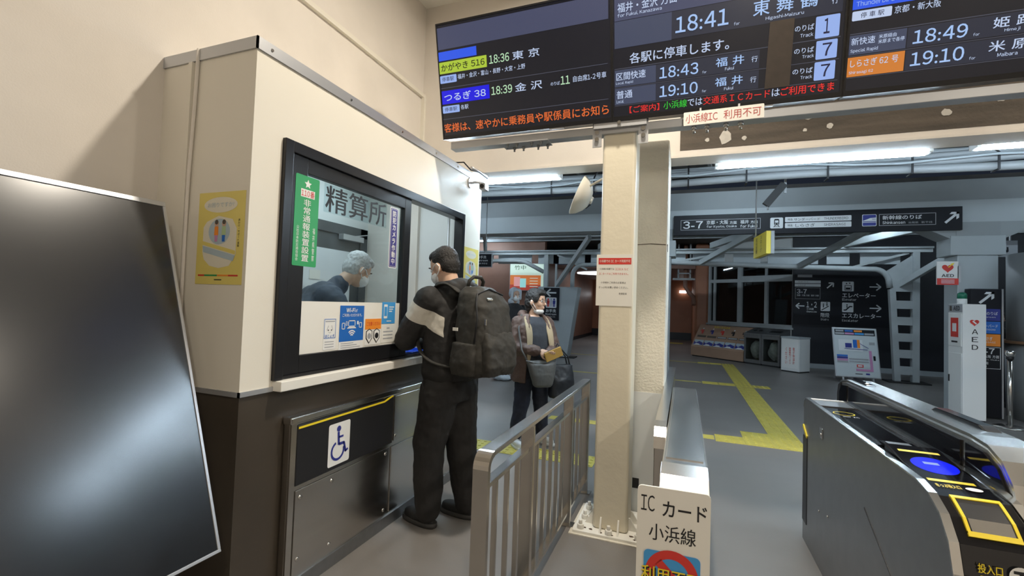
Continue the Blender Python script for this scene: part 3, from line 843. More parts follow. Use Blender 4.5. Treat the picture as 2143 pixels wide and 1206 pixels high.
R_ITEMS = [('#', (0.005, 0.416, 0.36, 0.52), 'e_blue2'), ('Thunderbird', (0.021, 0.430, 0.185, 0.455), 'e_ltblue'), ('#', (0.006, 0.360, 0.179, 0.407), 'e_white'), ('停 車 駅', (0.044, 0.370, 0.146, 0.397), 'e_navy'), ('京都・新大阪', (0.190, 0.366, 0.381, 0.402), 'e_white'),
    ('#', (0.003, 0.293, 1.215, 0.297), 'e_line'), ('#', (0.003, 0.182, 1.215, 0.185), 'e_line'), ('#', (0.003, 0.073, 1.215, 0.076), 'e_line'),
    ('#', (0.003, 0.190, 0.252, 0.288), 'e_cell'), ('#', (0.256, 0.190, 0.827, 0.288), 'e_row'), ('#', (0.256, 0.079, 0.827, 0.178), 'e_row'), ('#', (0.0, 0.079, 0.252, 0.178), 'e_orangebox'),
    ('新快速', (0.011, 0.238, 0.117, 0.275), 'e_white'), ('米原経由', (0.132, 0.255, 0.208, 0.275), 'e_white'), ('米原まで各停', (0.131, 0.230, 0.244, 0.251), 'e_white'), ('Special Rapid', (0.010, 0.198, 0.132, 0.219), 'e_white'), ('18:49', (0.280, 0.204, 0.501, 0.270), 'e_time'), ('for', (0.524, 0.203, 0.549, 0.217), 'e_white'), ('姫 路', (0.597, 0.226, 0.748, 0.275), 'e_white'), ('Himeji', (0.643, 0.201, 0.702, 0.219), 'e_white'),
    ('しらさぎ 62 号', (0.014, 0.127, 0.225, 0.165), 'e_white'), ('Shirasagi 62', (0.010, 0.089, 0.119, 0.108), 'e_white'), ('19:10', (0.278, 0.096, 0.497, 0.163), 'e_time'), ('for', (0.519, 0.093, 0.544, 0.107), 'e_white'), ('米 原', (0.591, 0.118, 0.741, 0.167), 'e_white'), ('Maibara', (0.628, 0.091, 0.704, 0.109), 'e_white')]
def board(x0, items, label):
    o = thing('departure_board', (x0 + BW / 2, 2.98, 2.66), label, 'departure board', 'departure boards')
    f = Fr((x0, 2.95, 2.67), (1, 0, 0), BU)
    part('housing', G().prism([(-0.008, -0.02), (BW + 0.008, -0.02), (BW + 0.008, BH), (-0.008, BH)], f, -0.11, -0.012), 'black_plastic', o, bevel=0.006)
    part('screen', G().prism([(0, 0.008), (BW, 0.008), (BW, BH - 0.01), (0, BH - 0.01)], f, -0.012, 0.0), 'screen_black', o)
    bz = G()
    for p in (((-0.008, -0.02), (BW + 0.008, 0.008)), ((-0.008, BH - 0.012), (BW + 0.008, BH)), ((-0.008, 0.008), (0.0, BH - 0.012)), ((BW, 0.008), (BW + 0.008, BH - 0.012))):
        (a, b), (c, d) = p
        bz.prism([(a, b), (c, b), (c, d), (a, d)], f, -0.014, 0.006)
    part('bezel', bz, 'black_alu', o)
    part('latch', G().prism([(BW * 0.66, -0.028), (BW * 0.74, -0.028), (BW * 0.74, -0.018), (BW * 0.66, -0.018)], f, -0.03, 0.004), 'alu', o)
    s = Sign(f, o, 0.0008)
    for t, rc, m_ in items:
        if t == '#':
            lay = 2 if m_ in ('e_lime', 'e_ltblue', 'e_blue', 'e_white', 'e_orangebox', 'e_blue2') else 1
            s.rect(rc, m_, lay, r=0.006 if m_ in ('e_ltblue', 'e_white') else 0)
        else:
            big = (rc[3] - rc[1]) > 0.045
            s.text(t, rc, m_, 0.011 if big else 0.006, 3)
    return o
board(-1.70, L_ITEMS, 'leftmost departure board with the lime and blue train name boxes')
mb = board(-0.455, M_ITEMS, 'middle departure board with white track numbers 1, 7 and 7')
board(0.80, R_ITEMS, 'rightmost departure board with the orange train name box')
tp_f = Fr((-0.455, 2.95, 2.67), (1, 0, 0), BU)
mat('tape_brown', (0.055, 0.042, 0.034), 0.5, var=0.15, scale=20)
tape = part('brown_tape', G().prism([(0.859, 0.070), (0.985, 0.070), (0.992, 0.425), (0.872, 0.425)], tp_f, 0.0040, 0.0052), 'tape_brown', loc=tp_f(0.92, 0.07))
tag(tape, 'brown tape strip covering part of the middle departure board', 'tape')
# steel bar under the boards, bolts and plates
cb = thing('board_support', (-0.42, 3.02, 2.6), 'pale grey steel flat bar carrying the departure boards', 'support beam')
part('bar', G().box(-1.66, 6.3, 2.98, 3.06, 2.585, 2.638), 'alu', cb, bevel=0.003)
part('end_plate', G().box(-1.25, -0.9, 2.96, 3.08, 2.577, 2.585), 'alu', cb)
for xs in ((-1.20, -1.13, -1.02, -0.95), (-1.175, -1.105, -0.995, -0.925)):
    for i, x in enumerate(xs):
        y = 2.975 if xs[0] == -1.20 else 3.05
        part('bolt', G().cyl((x, y, 2.577), (x, y, 2.547), 0.007, n=8).cyl((x, y, 2.577), (x, y, 2.565), 0.013, n=6), 'steel_dark', cb)
for x in (0.03, 0.105, 0.21, 0.29):
    part('bolt', G().cyl((x, 3.0, 2.585), (x, 3.0, 2.54), 0.008, n=8).cyl((x, 3.0, 2.585), (x, 3.0, 2.565), 0.015, n=6), 'steel', cb)
part('mount_plate', G().box(-0.585, -0.25, 2.955, 2.975, 2.615, 2.665), 'alu', cb)
for x in (-0.565, -0.27):
    part('gusset', G().prism([(x - 0.03, 2.50), (x + 0.03, 2.50), (x + 0.03, 2.66), (x - 0.03, 2.66)], Fr((0, 2.985, 0), (1, 0, 0), (0, 0, 1)), 0, 0.008), 'alu', cb)
    for k in range(3):
        part('bolt', G().cyl((x, 2.977, 2.64 - k * 0.045), (x, 2.965, 2.64 - k * 0.045), 0.014, n=8), 'steel', cb)
part('bolt', G().cyl((-0.42, 2.955, 2.64), (-0.42, 2.945, 2.64), 0.012, n=8), 'steel', cb)
# cream notice hung under the middle board
f = Fr((-0.03, 2.93, 2.565), (1, 0, 0.012), (0, 0, 1))
o, s = plate('line_notice', f, 0.435, 0.082, 'paper', 'cream strip with red lettering hung below the middle departure board', 'notice', t=0.004, r=0.006)
mat('notice_red', (0.42, 0.05, 0.045), 0.5)
s.text('小浜線IC', (0.012, 0.014, 0.19, 0.068), 'notice_red', 0.0, 1)
s.text('利用不可', (0.222, 0.014, 0.42, 0.068), 'notice_red', 0.0, 1)
for x in (0.09, 0.30):
    part('hanger', G().box(-0.03 + x, -0.02 + x, 2.935, 2.97, 2.63, 2.67), 'alu', o)

# ================================================================ COLUMN, PILLAR
col = thing('steel_column', (-0.42, 3.1, 0), 'cream painted square steel column in the middle of the view', 'column')
part('shaft', G().box(-0.53, -0.31, 3.0, 3.22, 0.02, 2.60), 'cream_paint', col, bevel=0.022, seg=4)
part('base_plate', G().box(-0.645, -0.18, 2.925, 3.36, 0.0, 0.022), 'paper', col, bevel=0.003)
part('grout_bed', G().box(-0.665, -0.16, 2.905, 3.38, 0.0, 0.006), 'concrete_paint', col)
for x, y in ((-0.60, 2.965), (-0.60, 3.11), (-0.60, 3.26), (-0.42, 2.955), (-0.24, 2.965), (-0.235, 3.11), (-0.235, 3.27)):
    b = part('anchor_nut', G().cyl((x, y, 0.022), (x, y, 0.05), 0.024, 0.022, 8).cyl((x, y, 0.05), (x, y, 0.075), 0.013, 0.012, 8), 'paper', col, bevel=0.003)
for x in (-0.475, -0.365):
    part('stiffener', G().prism([(2.945, 0.022), (3.0, 0.022), (3.0, 0.10), (2.99, 0.10)], Fr((x, 0, 0), (0, 1, 0), (0, 0, 1)), -0.005, 0.005), 'paper', col)
for y in (3.06, 3.17):
    for x0, x1 in ((-0.59, -0.53), (-0.25, -0.31)):
        part('stiffener', G().prism([(x0, 0.022), (x1, 0.022), (x1, 0.10), (x1 + (0.01 if x0 > x1 else -0.01), 0.10)], Fr((0, y, 0), (1, 0, 0), (0, 0, 1)), -0.005, 0.005), 'paper', col)
mat('rust', (0.06, 0.035, 0.02), 0.9)
for x, y, r in ((-0.575, 2.98, 0.014), (-0.535, 2.975, 0.016), (-0.47, 2.955, 0.012), (-0.40, 2.95, 0.012), (-0.285, 2.985, 0.016), (-0.26, 2.95, 0.01), (-0.22, 2.94, 0.012)):
    part('rust_spot', G().prism([(x + r * random.uniform(0.5, 1.2) * math.cos(t), y + r * random.uniform(0.4, 0.9) * math.sin(t)) for t in [i * 0.785 for i in range(8)]], Fr((0, 0, 0.022), (1, 0, 0), (0, 1, 0)), 0, 0.001), 'rust', col)
pil = thing('concrete_pillar', (-0.3, 3.6, 0), 'rough cream painted concrete pillar behind the steel column', 'pillar')
part('shaft', G().box(-0.47, -0.125, 3.40, 3.86, 0, 2.66), 'concrete_paint', pil, bevel=0.012, seg=3)
part('crack', G().bar((-0.33, 3.3985, 1.905), (-0.24, 3.3985, 1.91), 0.002, 0.004).bar((-0.24, 3.3985, 1.91), (-0.135, 3.3985, 1.902), 0.002, 0.005), 'rust', pil)
part('crack', G().bar((-0.124, 3.405, 1.905), (-0.124, 3.44, 1.87), 0.002, 0.004, up=(1, 0, 0)).bar((-0.124, 3.44, 1.87), (-0.124, 3.47, 1.86), 0.002, 0.004, up=(1, 0, 0)), 'rust', pil)
part('socket_hole', G().box(-0.325, -0.28, 3.396, 3.40, 0.17, 0.24), 'black_plastic', pil)
part('lower_coat', G().box(-0.472, -0.123, 3.398, 3.41, 0.0, 0.85), 'white_paint', pil)
# paper notice on the column
o, s = plate('column_notice', Fr((-0.548, 2.9985, 1.455), (1, 0, 0), (0, 0, 1)), 0.232, 0.335, 'paper', 'sheet of paper with a red heading taped to the cream column', 'notice', t=0.001)
s.rect((0.012, 0.270, 0.222, 0.312), 'red', 1)
s.text('小浜線での IC カード利用不可', (0.018, 0.282, 0.215, 0.301), 'paper', 0.01, 2)
s.text('小浜線の各駅では', (0.02, 0.234, 0.115, 0.247), 'black_ink', 0, 1)
s.text('ICOCA など', (0.122, 0.232, 0.205, 0.247), 'red', 0, 1)
s.text('IC カードはご利用できません。', (0.016, 0.202, 0.206, 0.216), 'red', 0, 1)
s.text('小浜線をご利用のお客様は', (0.03, 0.145, 0.19, 0.158), 'black_ink', 0, 1)
s.text('きっぷをお買い求めください。', (0.018, 0.113, 0.205, 0.127), 'black_ink', 0, 1)
s.text('敦賀駅長', (0.148, 0.074, 0.198, 0.087), 'black_ink', 0, 1)

# ================================================================ HALL LAMPS AND CONCOURSE TUBES
for i, (x, y, w) in enumerate(HALL_LAMPS):
    o = thing('ceiling_downlight', (x, y, HALL_CEIL), 'round ceiling downlight of the hall, out of view above', 'lamp', 'hall downlights')
    part('trim_ring', G().loft([[(x + r * math.cos(2 * math.pi * j / 24), y + r * math.sin(2 * math.pi * j / 24), HALL_CEIL + z) for j in range(24)] for r, z in ((0.17, 0), (0.17, -0.03), (0.21, -0.02), (0.21, 0))], closed=False), 'white_paint', o)
    ld = bpy.data.lights.new('downlight', 'AREA')
    ld.shape = 'DISK'
    ld.size = 0.16
    ld.energy = w
    ld.color = WARM
    lo = bpy.data.objects.new('bulb', ld)
    COL.objects.link(lo)
    lo.parent = o
    lo.location = (0, 0, -0.02)
def tube_light(x0, x1, y, z, label, m='tube', h=0.05):
    o = thing('fluorescent_light', ((x0 + x1) / 2, y, z + 0.1), label, 'lamp', 'fluorescent lights under the header')
    part('housing', G().prism([(-0.085, 0.10), (0.085, 0.10), (0.045, 0.03), (-0.045, 0.03)], Fr((x0, y, z), (0, 1, 0), (0, 0, 1)), 0.0, x1 - x0), 'grey_paint', o, bevel=0.004)
    part('tube', G().prism(rrect(-0.038, -0.012, 0.038, 0.028, 0.012), Fr((x0 + 0.01, y, z), (0, 1, 0), (0, 0, 1)), 0.0, x1 - x0 - 0.02, True), m, o)
    for xx in (x0, x1):
        part('end_cap', G().box(xx - 0.012, xx + 0.012, y - 0.05, y + 0.05, z - 0.008, z + 0.05), 'white_paint', o)
    part('hanger', G().box(x0 + 0.2, x0 + 0.23, y - 0.02, y + 0.02, z + 0.1, 3.9), 'grey_paint', o)
    part('hanger', G().box(x1 - 0.23, x1 - 0.2, y - 0.02, y + 0.02, z + 0.1, 3.9), 'grey_paint', o)
    return o
tube_light(-2.47, -1.10, 4.05, 2.625, 'fluorescent light left of the steel column, beside the booth corner')
tube_light(0.22, 1.60, 4.05, 2.625, 'long fluorescent light right of the concrete pillar')
tube_light(1.86, 3.24, 4.05, 2.635, 'fluorescent light at the upper right edge of the view')
tube_light(3.5, 4.88, 4.05, 2.635, 'fluorescent light beyond the right edge of the view')
ch = thing('cable_channel', (1.0, 4.2, 2.7), 'white conduit rail joining the fluorescent lights', 'conduit')
part('rail', G().box(-1.08, -0.48, 4.0, 4.1, 2.69, 2.73).box(-0.12, 0.2, 4.0, 4.1, 2.69, 2.73).box(1.62, 1.84, 4.02, 4.08, 2.66, 2.72), 'white_paint', ch)
# cable bundle running along the header
cz = lambda y, z: (y * 1.12, 1.45 + (z - 1.45) * 1.12)
for i, (y, z, r, lab) in enumerate(((4.62, 2.66, 0.036, 'thick pale cable lowest in the bundle below the roof'), (4.66, 2.735, 0.030, 'pale conduit above the thick cable under the roof'), (4.72, 2.785, 0.026, 'grey conduit third from below in the cable bundle'), (4.78, 2.83, 0.022, 'slim grey conduit topmost in the cable bundle'), (4.56, 2.72, 0.011, 'thin white wire looping in front of the cable bundle'))):
    y, z, r = cz(y, z) + (r * 1.1,)
    pts = []
    for k in range(60):
        x = -8 + k * 0.35
        pts.append((x, y + 0.015 * math.sin(k * 0.9 + i), z + 0.014 * math.sin(k * 0.55 + i * 1.7) + (0.025 * math.sin(k * 1.3) if i == 4 else 0)))
    tag(part('cable', G().tube(pts, r, 8), ('cable_grey', 'cable_grey', 'cable_grey', 'cable_grey', 'grey_paint')[i], loc=(0, y, z)), lab, 'cable', 'cables under the concourse roof')
for x, where in ((-1.5, 'just right of the booth corner'), (-1.0, 'left of the dish speaker'), (0.0, 'just right of the concrete pillar'), (0.55, 'left of the dark hanging bracket'), (1.25, 'right of the dark hanging bracket'), (1.9, 'above the middle of the direction sign'), (2.5, 'nearest the right edge of the view')):
    tag(part('cable_tie', G().box(x, x + 0.016, 5.115, 5.22, 2.748, 2.756).box(x, x + 0.016, 5.11, 5.118, 2.748, 2.90).bar((x + 0.008, 5.114, 2.90), (x + 0.008, 5.30, 3.03), 0.016, 0.006), 'black_plastic', loc=(x, 5.12, 2.745)), 'black tie around the cable bundle ' + where, 'cable tie', 'cable ties')
br = thing('dark_bracket', (0.87, 5.30, 2.68), 'dark steel angle bracket hanging below the cable bundle', 'bracket')
part('arm', G().bar((0.95, 5.44, 2.80), (0.78, 5.44, 2.58), 0.05, 0.075), 'rubber', br)
part('hook', G().bar((0.96, 5.44, 3.85), (0.96, 5.44, 2.70), 0.02, 0.02).cyl((0.80, 5.44, 2.58), (0.80, 5.44, 2.53), 0.009), 'cable_grey', br)
part('arm', G().bar((-1.25, 5.44, 2.83), (-1.12, 5.44, 2.65), 0.05, 0.075), 'rubber', br)
# dish-shaped speaker beside the column
hn = thing('dish_speaker', (-0.8, 3.9, 2.4), 'white dish shaped speaker on an arm left of the column', 'speaker')
d0 = V((-0.90, 3.9, 2.42))
ax_ = V((0.90, 0.20, -0.38)).normalized()
a_ = ax_.orthogonal().normalized()
b_ = ax_.cross(a_)
ring = lambda r, t: [d0 + ax_ * t + (a_ * math.cos(2 * math.pi * j / 28) + b_ * math.sin(2 * math.pi * j / 28)) * r for j in range(28)]
part('dish', G().loft([ring(0.175, 0.0), ring(0.178, 0.006), ring(0.155, 0.05), ring(0.11, 0.095), ring(0.065, 0.12), ring(0.02, 0.128)]), 'cream_panel', hn)
part('driver', G().cyl(d0 + ax_ * 0.10, d0 + ax_ * 0.145, 0.04, 0.03, 20), 'cream_panel', hn, bevel=0.006)
part('arm', G().cyl((-0.80, 3.86, 2.47), (-0.44, 3.60, 2.555), 0.010, n=10), 'cream_panel', hn)
# CCTV camera at the booth corner
cc = thing('security_camera', (XB, 3.62, 2.53), 'small white security camera bracketed to the top of the booth front', 'camera')
part('flange', G().cyl((XB, 3.60, 2.50), (XB + 0.012, 3.60, 2.50), 0.045, n=20), 'alu', cc)
part('arm', G().tube([(XB, 3.60, 2.50), (XB + 0.06, 3.62, 2.51), (XB + 0.11, 3.66, 2.51)], 0.012, 8), 'alu', cc)
part('body', G().bar((XB + 0.14, 3.56, 2.455), (XB + 0.10, 3.72, 2.475), 0.055, 0.055), 'alu', cc, bevel=0.006)
part('lens', G().cyl((XB + 0.14, 3.558, 2.455), (XB + 0.1425, 3.545, 2.453), 0.018, n=16), 'black_gloss', cc)
tag(part('booth_top_cable', G().tube([(XB - 0.03, 3.35, 2.61), (XB + 0.01, 3.45, 2.64), (XB + 0.03, 3.55, 2.60), (XB + 0.05, 3.68, 2.615), (XB + 0.06, 3.84, 2.60)], 0.006, 6), 'rubber', loc=(XB, 3.4, 2.6)), 'dark cable lying on the booth roof edge above the camera', 'cable')
tag(part('booth_top_pipe', G().tube([(XB + 0.02, 3.58, 2.63), (XB + 0.04, 3.7, 2.625), (XB + 0.05, 3.84, 2.62)], 0.014, 8), 'alu', loc=(XB, 3.6, 2.62)), 'short silver conduit on the booth roof edge above the camera', 'conduit')
# ================================================================ TICKET GATE (right)
mat('gate_side', (0.30, 0.305, 0.31), 0.34, metal=0.9, var=0.05, scale=12)
mat('reader_blue', (0.0, 0.0, 0.02), 0.2, emit=(0.0, 0.008, 0.95), estr=1.0)
mat('reader_lcd', (0.05, 0.05, 0.05), 0.2, emit=(0.25, 0.35, 0.75), estr=1.0)
gate = thing('ticket_gate', (0.9, 2.6, 0), 'stainless ticket gate with glowing blue card reader and yellow ticket slot', 'ticket gate')
PR = [(3.50, 0.0), (3.50, 0.84), (3.485, 0.875), (3.45, 0.90), (1.95, 0.90), (1.87, 0.885), (1.80, 0.85), (1.75, 0.79), (1.725, 0.71), (1.715, 0.62), (1.71, 0.40), (1.71, 0.0)]
def offs(poly, d):
    """move profile points along outward normals of the open polyline (top side outwards)"""
    out = []
    for i, p in enumerate(poly):
        a, b = V((*poly[max(i - 1, 0)], 0)), V((*poly[min(i + 1, len(poly) - 1)], 0))
        t = (b - a).normalized()
        out.append((p[0] + t.y * -d * -1, p[1] - t.x * d))
    return out
YZ = lambda x: Fr((x, 0, 0), (0, 1, 0), (0, 0, 1))     # normal +X
part('side_panel', G().prism(PR, YZ(0.742), 0, 0.022, False), 'gate_side', gate)
part('side_panel', G().prism(PR, YZ(0.945), 0, 0.02, False), 'gate_side', gate)
core = offs(PR, -0.012)
core[0] = (core[0][0], 0.0)
core[-1] = (core[-1][0], 0.0)
part('core', G().prism(core, YZ(0.764), 0, 0.181), 'steel', gate)
def strip(prof, x0, x1, d0, d1):
    """band following an open YZ profile between x0 and x1, thickness d0..d1 outwards"""
    a, b = offs(prof, d0), offs(prof, d1)
    g = G()
    rings = [[(x0, a[i][0], a[i][1]), (x1, a[i][0], a[i][1]), (x1, b[i][0], b[i][1]), (x0, b[i][0], b[i][1])] for i in range(len(prof))]
    n = 4
    for i in range(len(rings) - 1):
        k = len(g.v)
        g.add(rings[i] + rings[i + 1], [(0, 1, 5, 4), (1, 2, 6, 5), (2, 3, 7, 6), (3, 0, 4, 7)])
    g.add(rings[0], [(3, 2, 1, 0)])
    g.add(rings[-1], [(0, 1, 2, 3)])
    return g
for x0 in (0.740, 0.944):
    part('edge_trim', strip(PR[1:11], x0, x0 + 0.024, 0.0, 0.007), 'steel_bright', gate)
part('top_cover', strip([(3.42, 0.888), (2.42, 0.888)], 0.766, 0.943, 0.0, 0.008), 'black_gloss', gate)
part('end_cover', G().box(0.768, 0.942, 3.24, 3.43, 0.897, 0.902), 'steel_dark', gate)
part('end_strip', G().box(0.768, 0.942, 3.43, 3.452, 0.888, 0.906), 'white', gate)
sg = Sign(Fr((0.766, 2.42, 0.897), (1, 0, 0), (0, 1, 0)), gate, 0.0008)
sg.ring((0.075, 0.645), 0.046, 0.051, 'yellow', 1)
sg.text('IC', (0.095, 0.555, 0.125, 0.575), 'sign_white', 0.02, 1)
sg.rect((0.05, 0.562, 0.085, 0.568), 'sign_white', 1)
lcd = part('display', G().box(0.80, 0.915, 2.34, 2.44, 0.898, 0.912), 'black_gloss', gate, bevel=0.003)
part('display_glass', G().box(0.815, 0.895, 2.355, 2.425, 0.912, 0.9135), 'steel_dark', lcd)
# reader wedge, sloping towards the user
wf = Fr((0.772, 1.965, 0.885), (1, 0, 0), (0, 0.335, 0.048))
wedge = part('card_reader', G().prism([(1.965, 0.875), (2.32, 0.878), (2.30, 0.935), (1.965, 0.886)], YZ(0.772), 0, 0.168), 'black_gloss', gate, bevel=0.004)
sg = Sign(Fr(wf(0, 0, 0.001), wf.r, wf.u), gate, 0.0012)
sg.disc((0.090, 0.165), 0.068, 'reader_blue', 1, sx=0.98, n=40)
sg.rect((0.062, 0.168, 0.108, 0.188), 'reader_lcd', 2)
sg.rect((0.022, 0.270, 0.150, 0.288), 'yellow', 1)
sg.rect((0.022, 0.035, 0.150, 0.053), 'yellow', 1)
# ticket slot on the curved front
part('front_cover', strip([(1.965, 0.888), (1.87, 0.876), (1.805, 0.842), (1.757, 0.785), (1.735, 0.71), (1.727, 0.64)], 0.768, 0.942, 0.0, 0.010), 'black_gloss', gate)
SL = [(1.866, 0.875), (1.85, 0.867), (1.828, 0.855), (1.805, 0.842), (1.776, 0.810)]
slot = part('slot_recess', strip(SL, 0.800, 0.910, 0.011, 0.013), 'black_plastic', gate)
part('slot_plate', strip(SL[3:], 0.806, 0.904, 0.0132, 0.015), 'steel', slot)
part('slot_frame', strip(SL, 0.794, 0.802, 0.010, 0.016), 'yellow', slot)
part('slot_frame', strip(SL, 0.908, 0.916, 0.010, 0.016), 'yellow', slot)
part('slot_frame', strip([(1.874, 0.877), (1.862, 0.8735)], 0.794, 0.916, 0.010, 0.016), 'yellow', slot)
part('slot_frame', strip([(1.780, 0.815), (1.771, 0.803)], 0.794, 0.916, 0.010, 0.016), 'yellow', slot)
sg = Sign(Fr((0.768, 1.9445, 0.8985), (1, 0, 0), (0, 0.99, 0.12)), gate, 0.0008)
sg.text('きっぷ投入口', (0.02, -0.02, 0.085, 0.005), 'yellow', 0.02, 1)
sg.disc((0.118, -0.01), 0.013, 'white', 1, sx=1.7)
ff = Fr((0.768, 1.7175, 0.645), (1, 0, 0), (0, 0.10, 1))
sg = Sign(ff, gate, 0.001)
sg.text('投入口', (0.03, 0.082, 0.085, 0.108), 'yellow', 0.025, 1)
sg.text('Ticket', (0.035, 0.066, 0.078, 0.076), 'yellow', 0.0, 1)
sg.disc((0.125, 0.088), 0.027, 'white', 1)
sg.rect((0.108, 0.096, 0.142, 0.104), 'black_ink', 2)
sg.rect((0.120, 0.068, 0.132, 0.097), 'black_ink', 2)
# details on the left side panel
part('seam', G().bar((0.7415, 2.42, 0.62), (0.7415, 1.80, 0.30), 0.004, 0.006), 'black_plastic', gate)
part('end_plate', G().box(0.739, 0.7425, 3.40, 3.502, 0.12, 0.66), 'black_plastic', gate)
part('end_plate_edge', G().bar((0.739, 3.40, 0.665), (0.739, 3.50, 0.72), 0.006, 0.02), 'yellow', gate)
part('side_lock', G().box(0.738, 0.742, 3.06, 3.12, 0.74, 0.80).cyl((0.735, 3.09, 0.76), (0.742, 3.09, 0.76), 0.012), 'steel_bright', gate, bevel=0.002)
for y, z in ((2.95, 0.36), (3.12, 0.32)):
    part('side_bolt', G().cyl((0.738, y, z), (0.742, y, z), 0.007, n=10), 'steel_bright', gate)
part('foot', G().box(0.75, 0.96, 1.72, 3.49, 0.0, 0.03), 'rubber', gate)
# tall side wall of the gate
TW = [(3.66, 0.0), (3.66, 0.80), (3.655, 0.90), (3.635, 0.97), (3.59, 1.01), (3.50, 1.025), (2.14, 1.025), (2.04, 1.015), (1.97, 0.985), (1.92, 0.93), (1.89, 0.85), (1.875, 0.72), (1.87, 0.4), (1.87, 0.0)]
wall = part('side_wall', G().prism(TW, YZ(0.972), 0, 0.125), 'steel_bright', gate, bevel=0.01)
part('top_rail', strip(TW[2:12], 0.968, 1.101, 0.0, 0.012), 'steel_bright', wall)
inn = [(3.40, 0.905), (3.40, 0.985), (3.36, 1.0), (2.16, 1.0), (2.16, 0.905)]
part('glass_panel', G().prism([(3.44, 0.60), (3.44, 1.0), (2.20, 1.0), (2.20, 0.60)], YZ(0.9655), 0, 0.006), 'black_gloss', wall)
part('glass_panel', G().prism([(2.165, 0.60), (2.165, 1.0), (2.06, 0.995), (1.985, 0.96), (1.935, 0.90), (1.91, 0.82), (1.90, 0.60)], YZ(0.9655), 0, 0.006), 'black_gloss', wall)
part('glass_panel', G().prism([(3.62, 0.60), (3.62, 0.94), (3.58, 0.99), (3.475, 1.0), (3.475, 0.60)], YZ(0.9655), 0, 0.006), 'black_gloss', wall)
part('end_cap', G().prism([(3.60, 0.86), (3.668, 0.80), (3.668, 0.92), (3.645, 0.985), (3.60, 1.005)], YZ(0.967), 0, 0.05), 'black_plastic', wall)
part('sensor_cover', G().loft([[(x, y, z) for x, y, z in ((1.00, 3.60 - d, h), (1.05, 3.60 - d, h), (1.05, 3.25 + d, h), (1.00, 3.25 + d, h))] for d, h in ((0, 1.034), (0.01, 1.042))], smooth=False), 'black_gloss', wall, bevel=0.004)
part('sensor_cover', G().loft([[(x, y, z) for x, y, z in ((1.045, 2.62 - d, h), (1.095, 2.62 - d, h), (1.095, 2.20 + d * 1.4, h), (1.045, 2.20 + d * 1.4, h))] for d, h in ((0, 1.034), (0.04, 1.052))], smooth=False), 'black_gloss', wall, bevel=0.004)
part('sensor_dot', G().ell((1.02, 3.30, 1.043), (0.012, 0.012, 0.008), nu=12, nv=8), 'steel_bright', wall)
sg = Sign(Fr((1.0, 1.868, 0.70), (1, 0, 0), (0, 0.08, 1)), gate, 0.001)
sg.rect((0.03, 0.07, 0.045, 0.085), 'black_ink', 1)
sg.poly([(0.02, 0.05), (0.055, 0.05), (0.0375, 0.02)], 'black_ink', 1)

# ================================================================ LEFT BARRIER BODY AND PANEL
bar = thing('gate_barrier', (0.01, 2.5, 0), 'narrow stainless gate body with rounded front beside the concrete pillar', 'ticket gate')
BP = [(3.47, 0.0), (3.47, 0.87), (3.44, 0.90), (1.74, 0.90), (1.66, 0.885), (1.60, 0.845), (1.565, 0.78), (1.555, 0.70), (1.555, 0.0)]
part('body', G().prism(BP, YZ(-0.066), 0, 0.15), 'steel_bright', bar, bevel=0.005)
part('top_panel', strip([(3.40, 0.90), (1.80, 0.90)], -0.055, 0.073, 0.0, 0.004), 'steel_bright', bar, bevel=0.002)
part('front_band', strip(BP[3:8], -0.068, 0.086, 0.0, 0.005), 'steel_bright', bar, bevel=0.002)
part('edge_strip', G().box(0.0835, 0.0865, 1.80, 3.42, 0.87, 0.892), 'steel_dark', bar)
pn = thing('barrier_panel', (-0.1, 3.3, 0), 'slim stainless panel between the gate body and the concrete pillar', 'barrier')
PP = [(4.55, 0.0), (4.55, 0.90), (2.36, 0.90), (2.30, 0.885), (2.26, 0.85), (2.245, 0.80), (2.245, 0.0)]
part('panel', G().prism(PP, YZ(-0.122), 0, 0.050), 'steel', pn, bevel=0.004)
part('cap', strip(PP[1:6], -0.124, -0.070, 0.0, 0.005), 'steel_bright', pn)
# IC card sign
cs = thing('card_sign', (-0.02, 1.36, 0.5), 'white sign with a red prohibition ring in front of the gate body', 'sign')
f = Fr((-0.112, 1.33, 0.555), (1, 0.035, 0), (0, 0, 1))
part('board', G().prism(rrect(0, 0, 0.187, 0.405, 0.012), f, -0.006, 0), 'paper', cs)
part('bracket', G().box(-0.04, 0.04, 1.337, 1.553, 0.60, 0.63), 'steel', cs)
s = Sign(f, cs, 0.0007)
s.text('IC', (0.010, 0.338, 0.046, 0.381), 'black_ink', 0.0, 1)
s.text('カード', (0.066, 0.330, 0.178, 0.372), 'black_ink', 0.012, 1)
s.text('小浜線', (0.032, 0.263, 0.152, 0.308), 'black_ink', 0.006, 1)
s.rect((0.018, 0.105, 0.166, 0.238), 'sign_white', 1, r=0.014)
s.rect((0.020, 0.107, 0.164, 0.236), 'sky_blue', 2, r=0.013)
s.ring((0.092, 0.175), 0.045, 0.068, 'red', 3, n=40)
s.line((0.057, 0.208), (0.127, 0.142), 0.022, 'red', 3)
s.text('利用不可', (0.017, 0.149, 0.169, 0.191), 'black_ink', 0.03, 4)
s.text('利用不可', (0.014, 0.152, 0.166, 0.194), 'yellow', 0.012, 5)

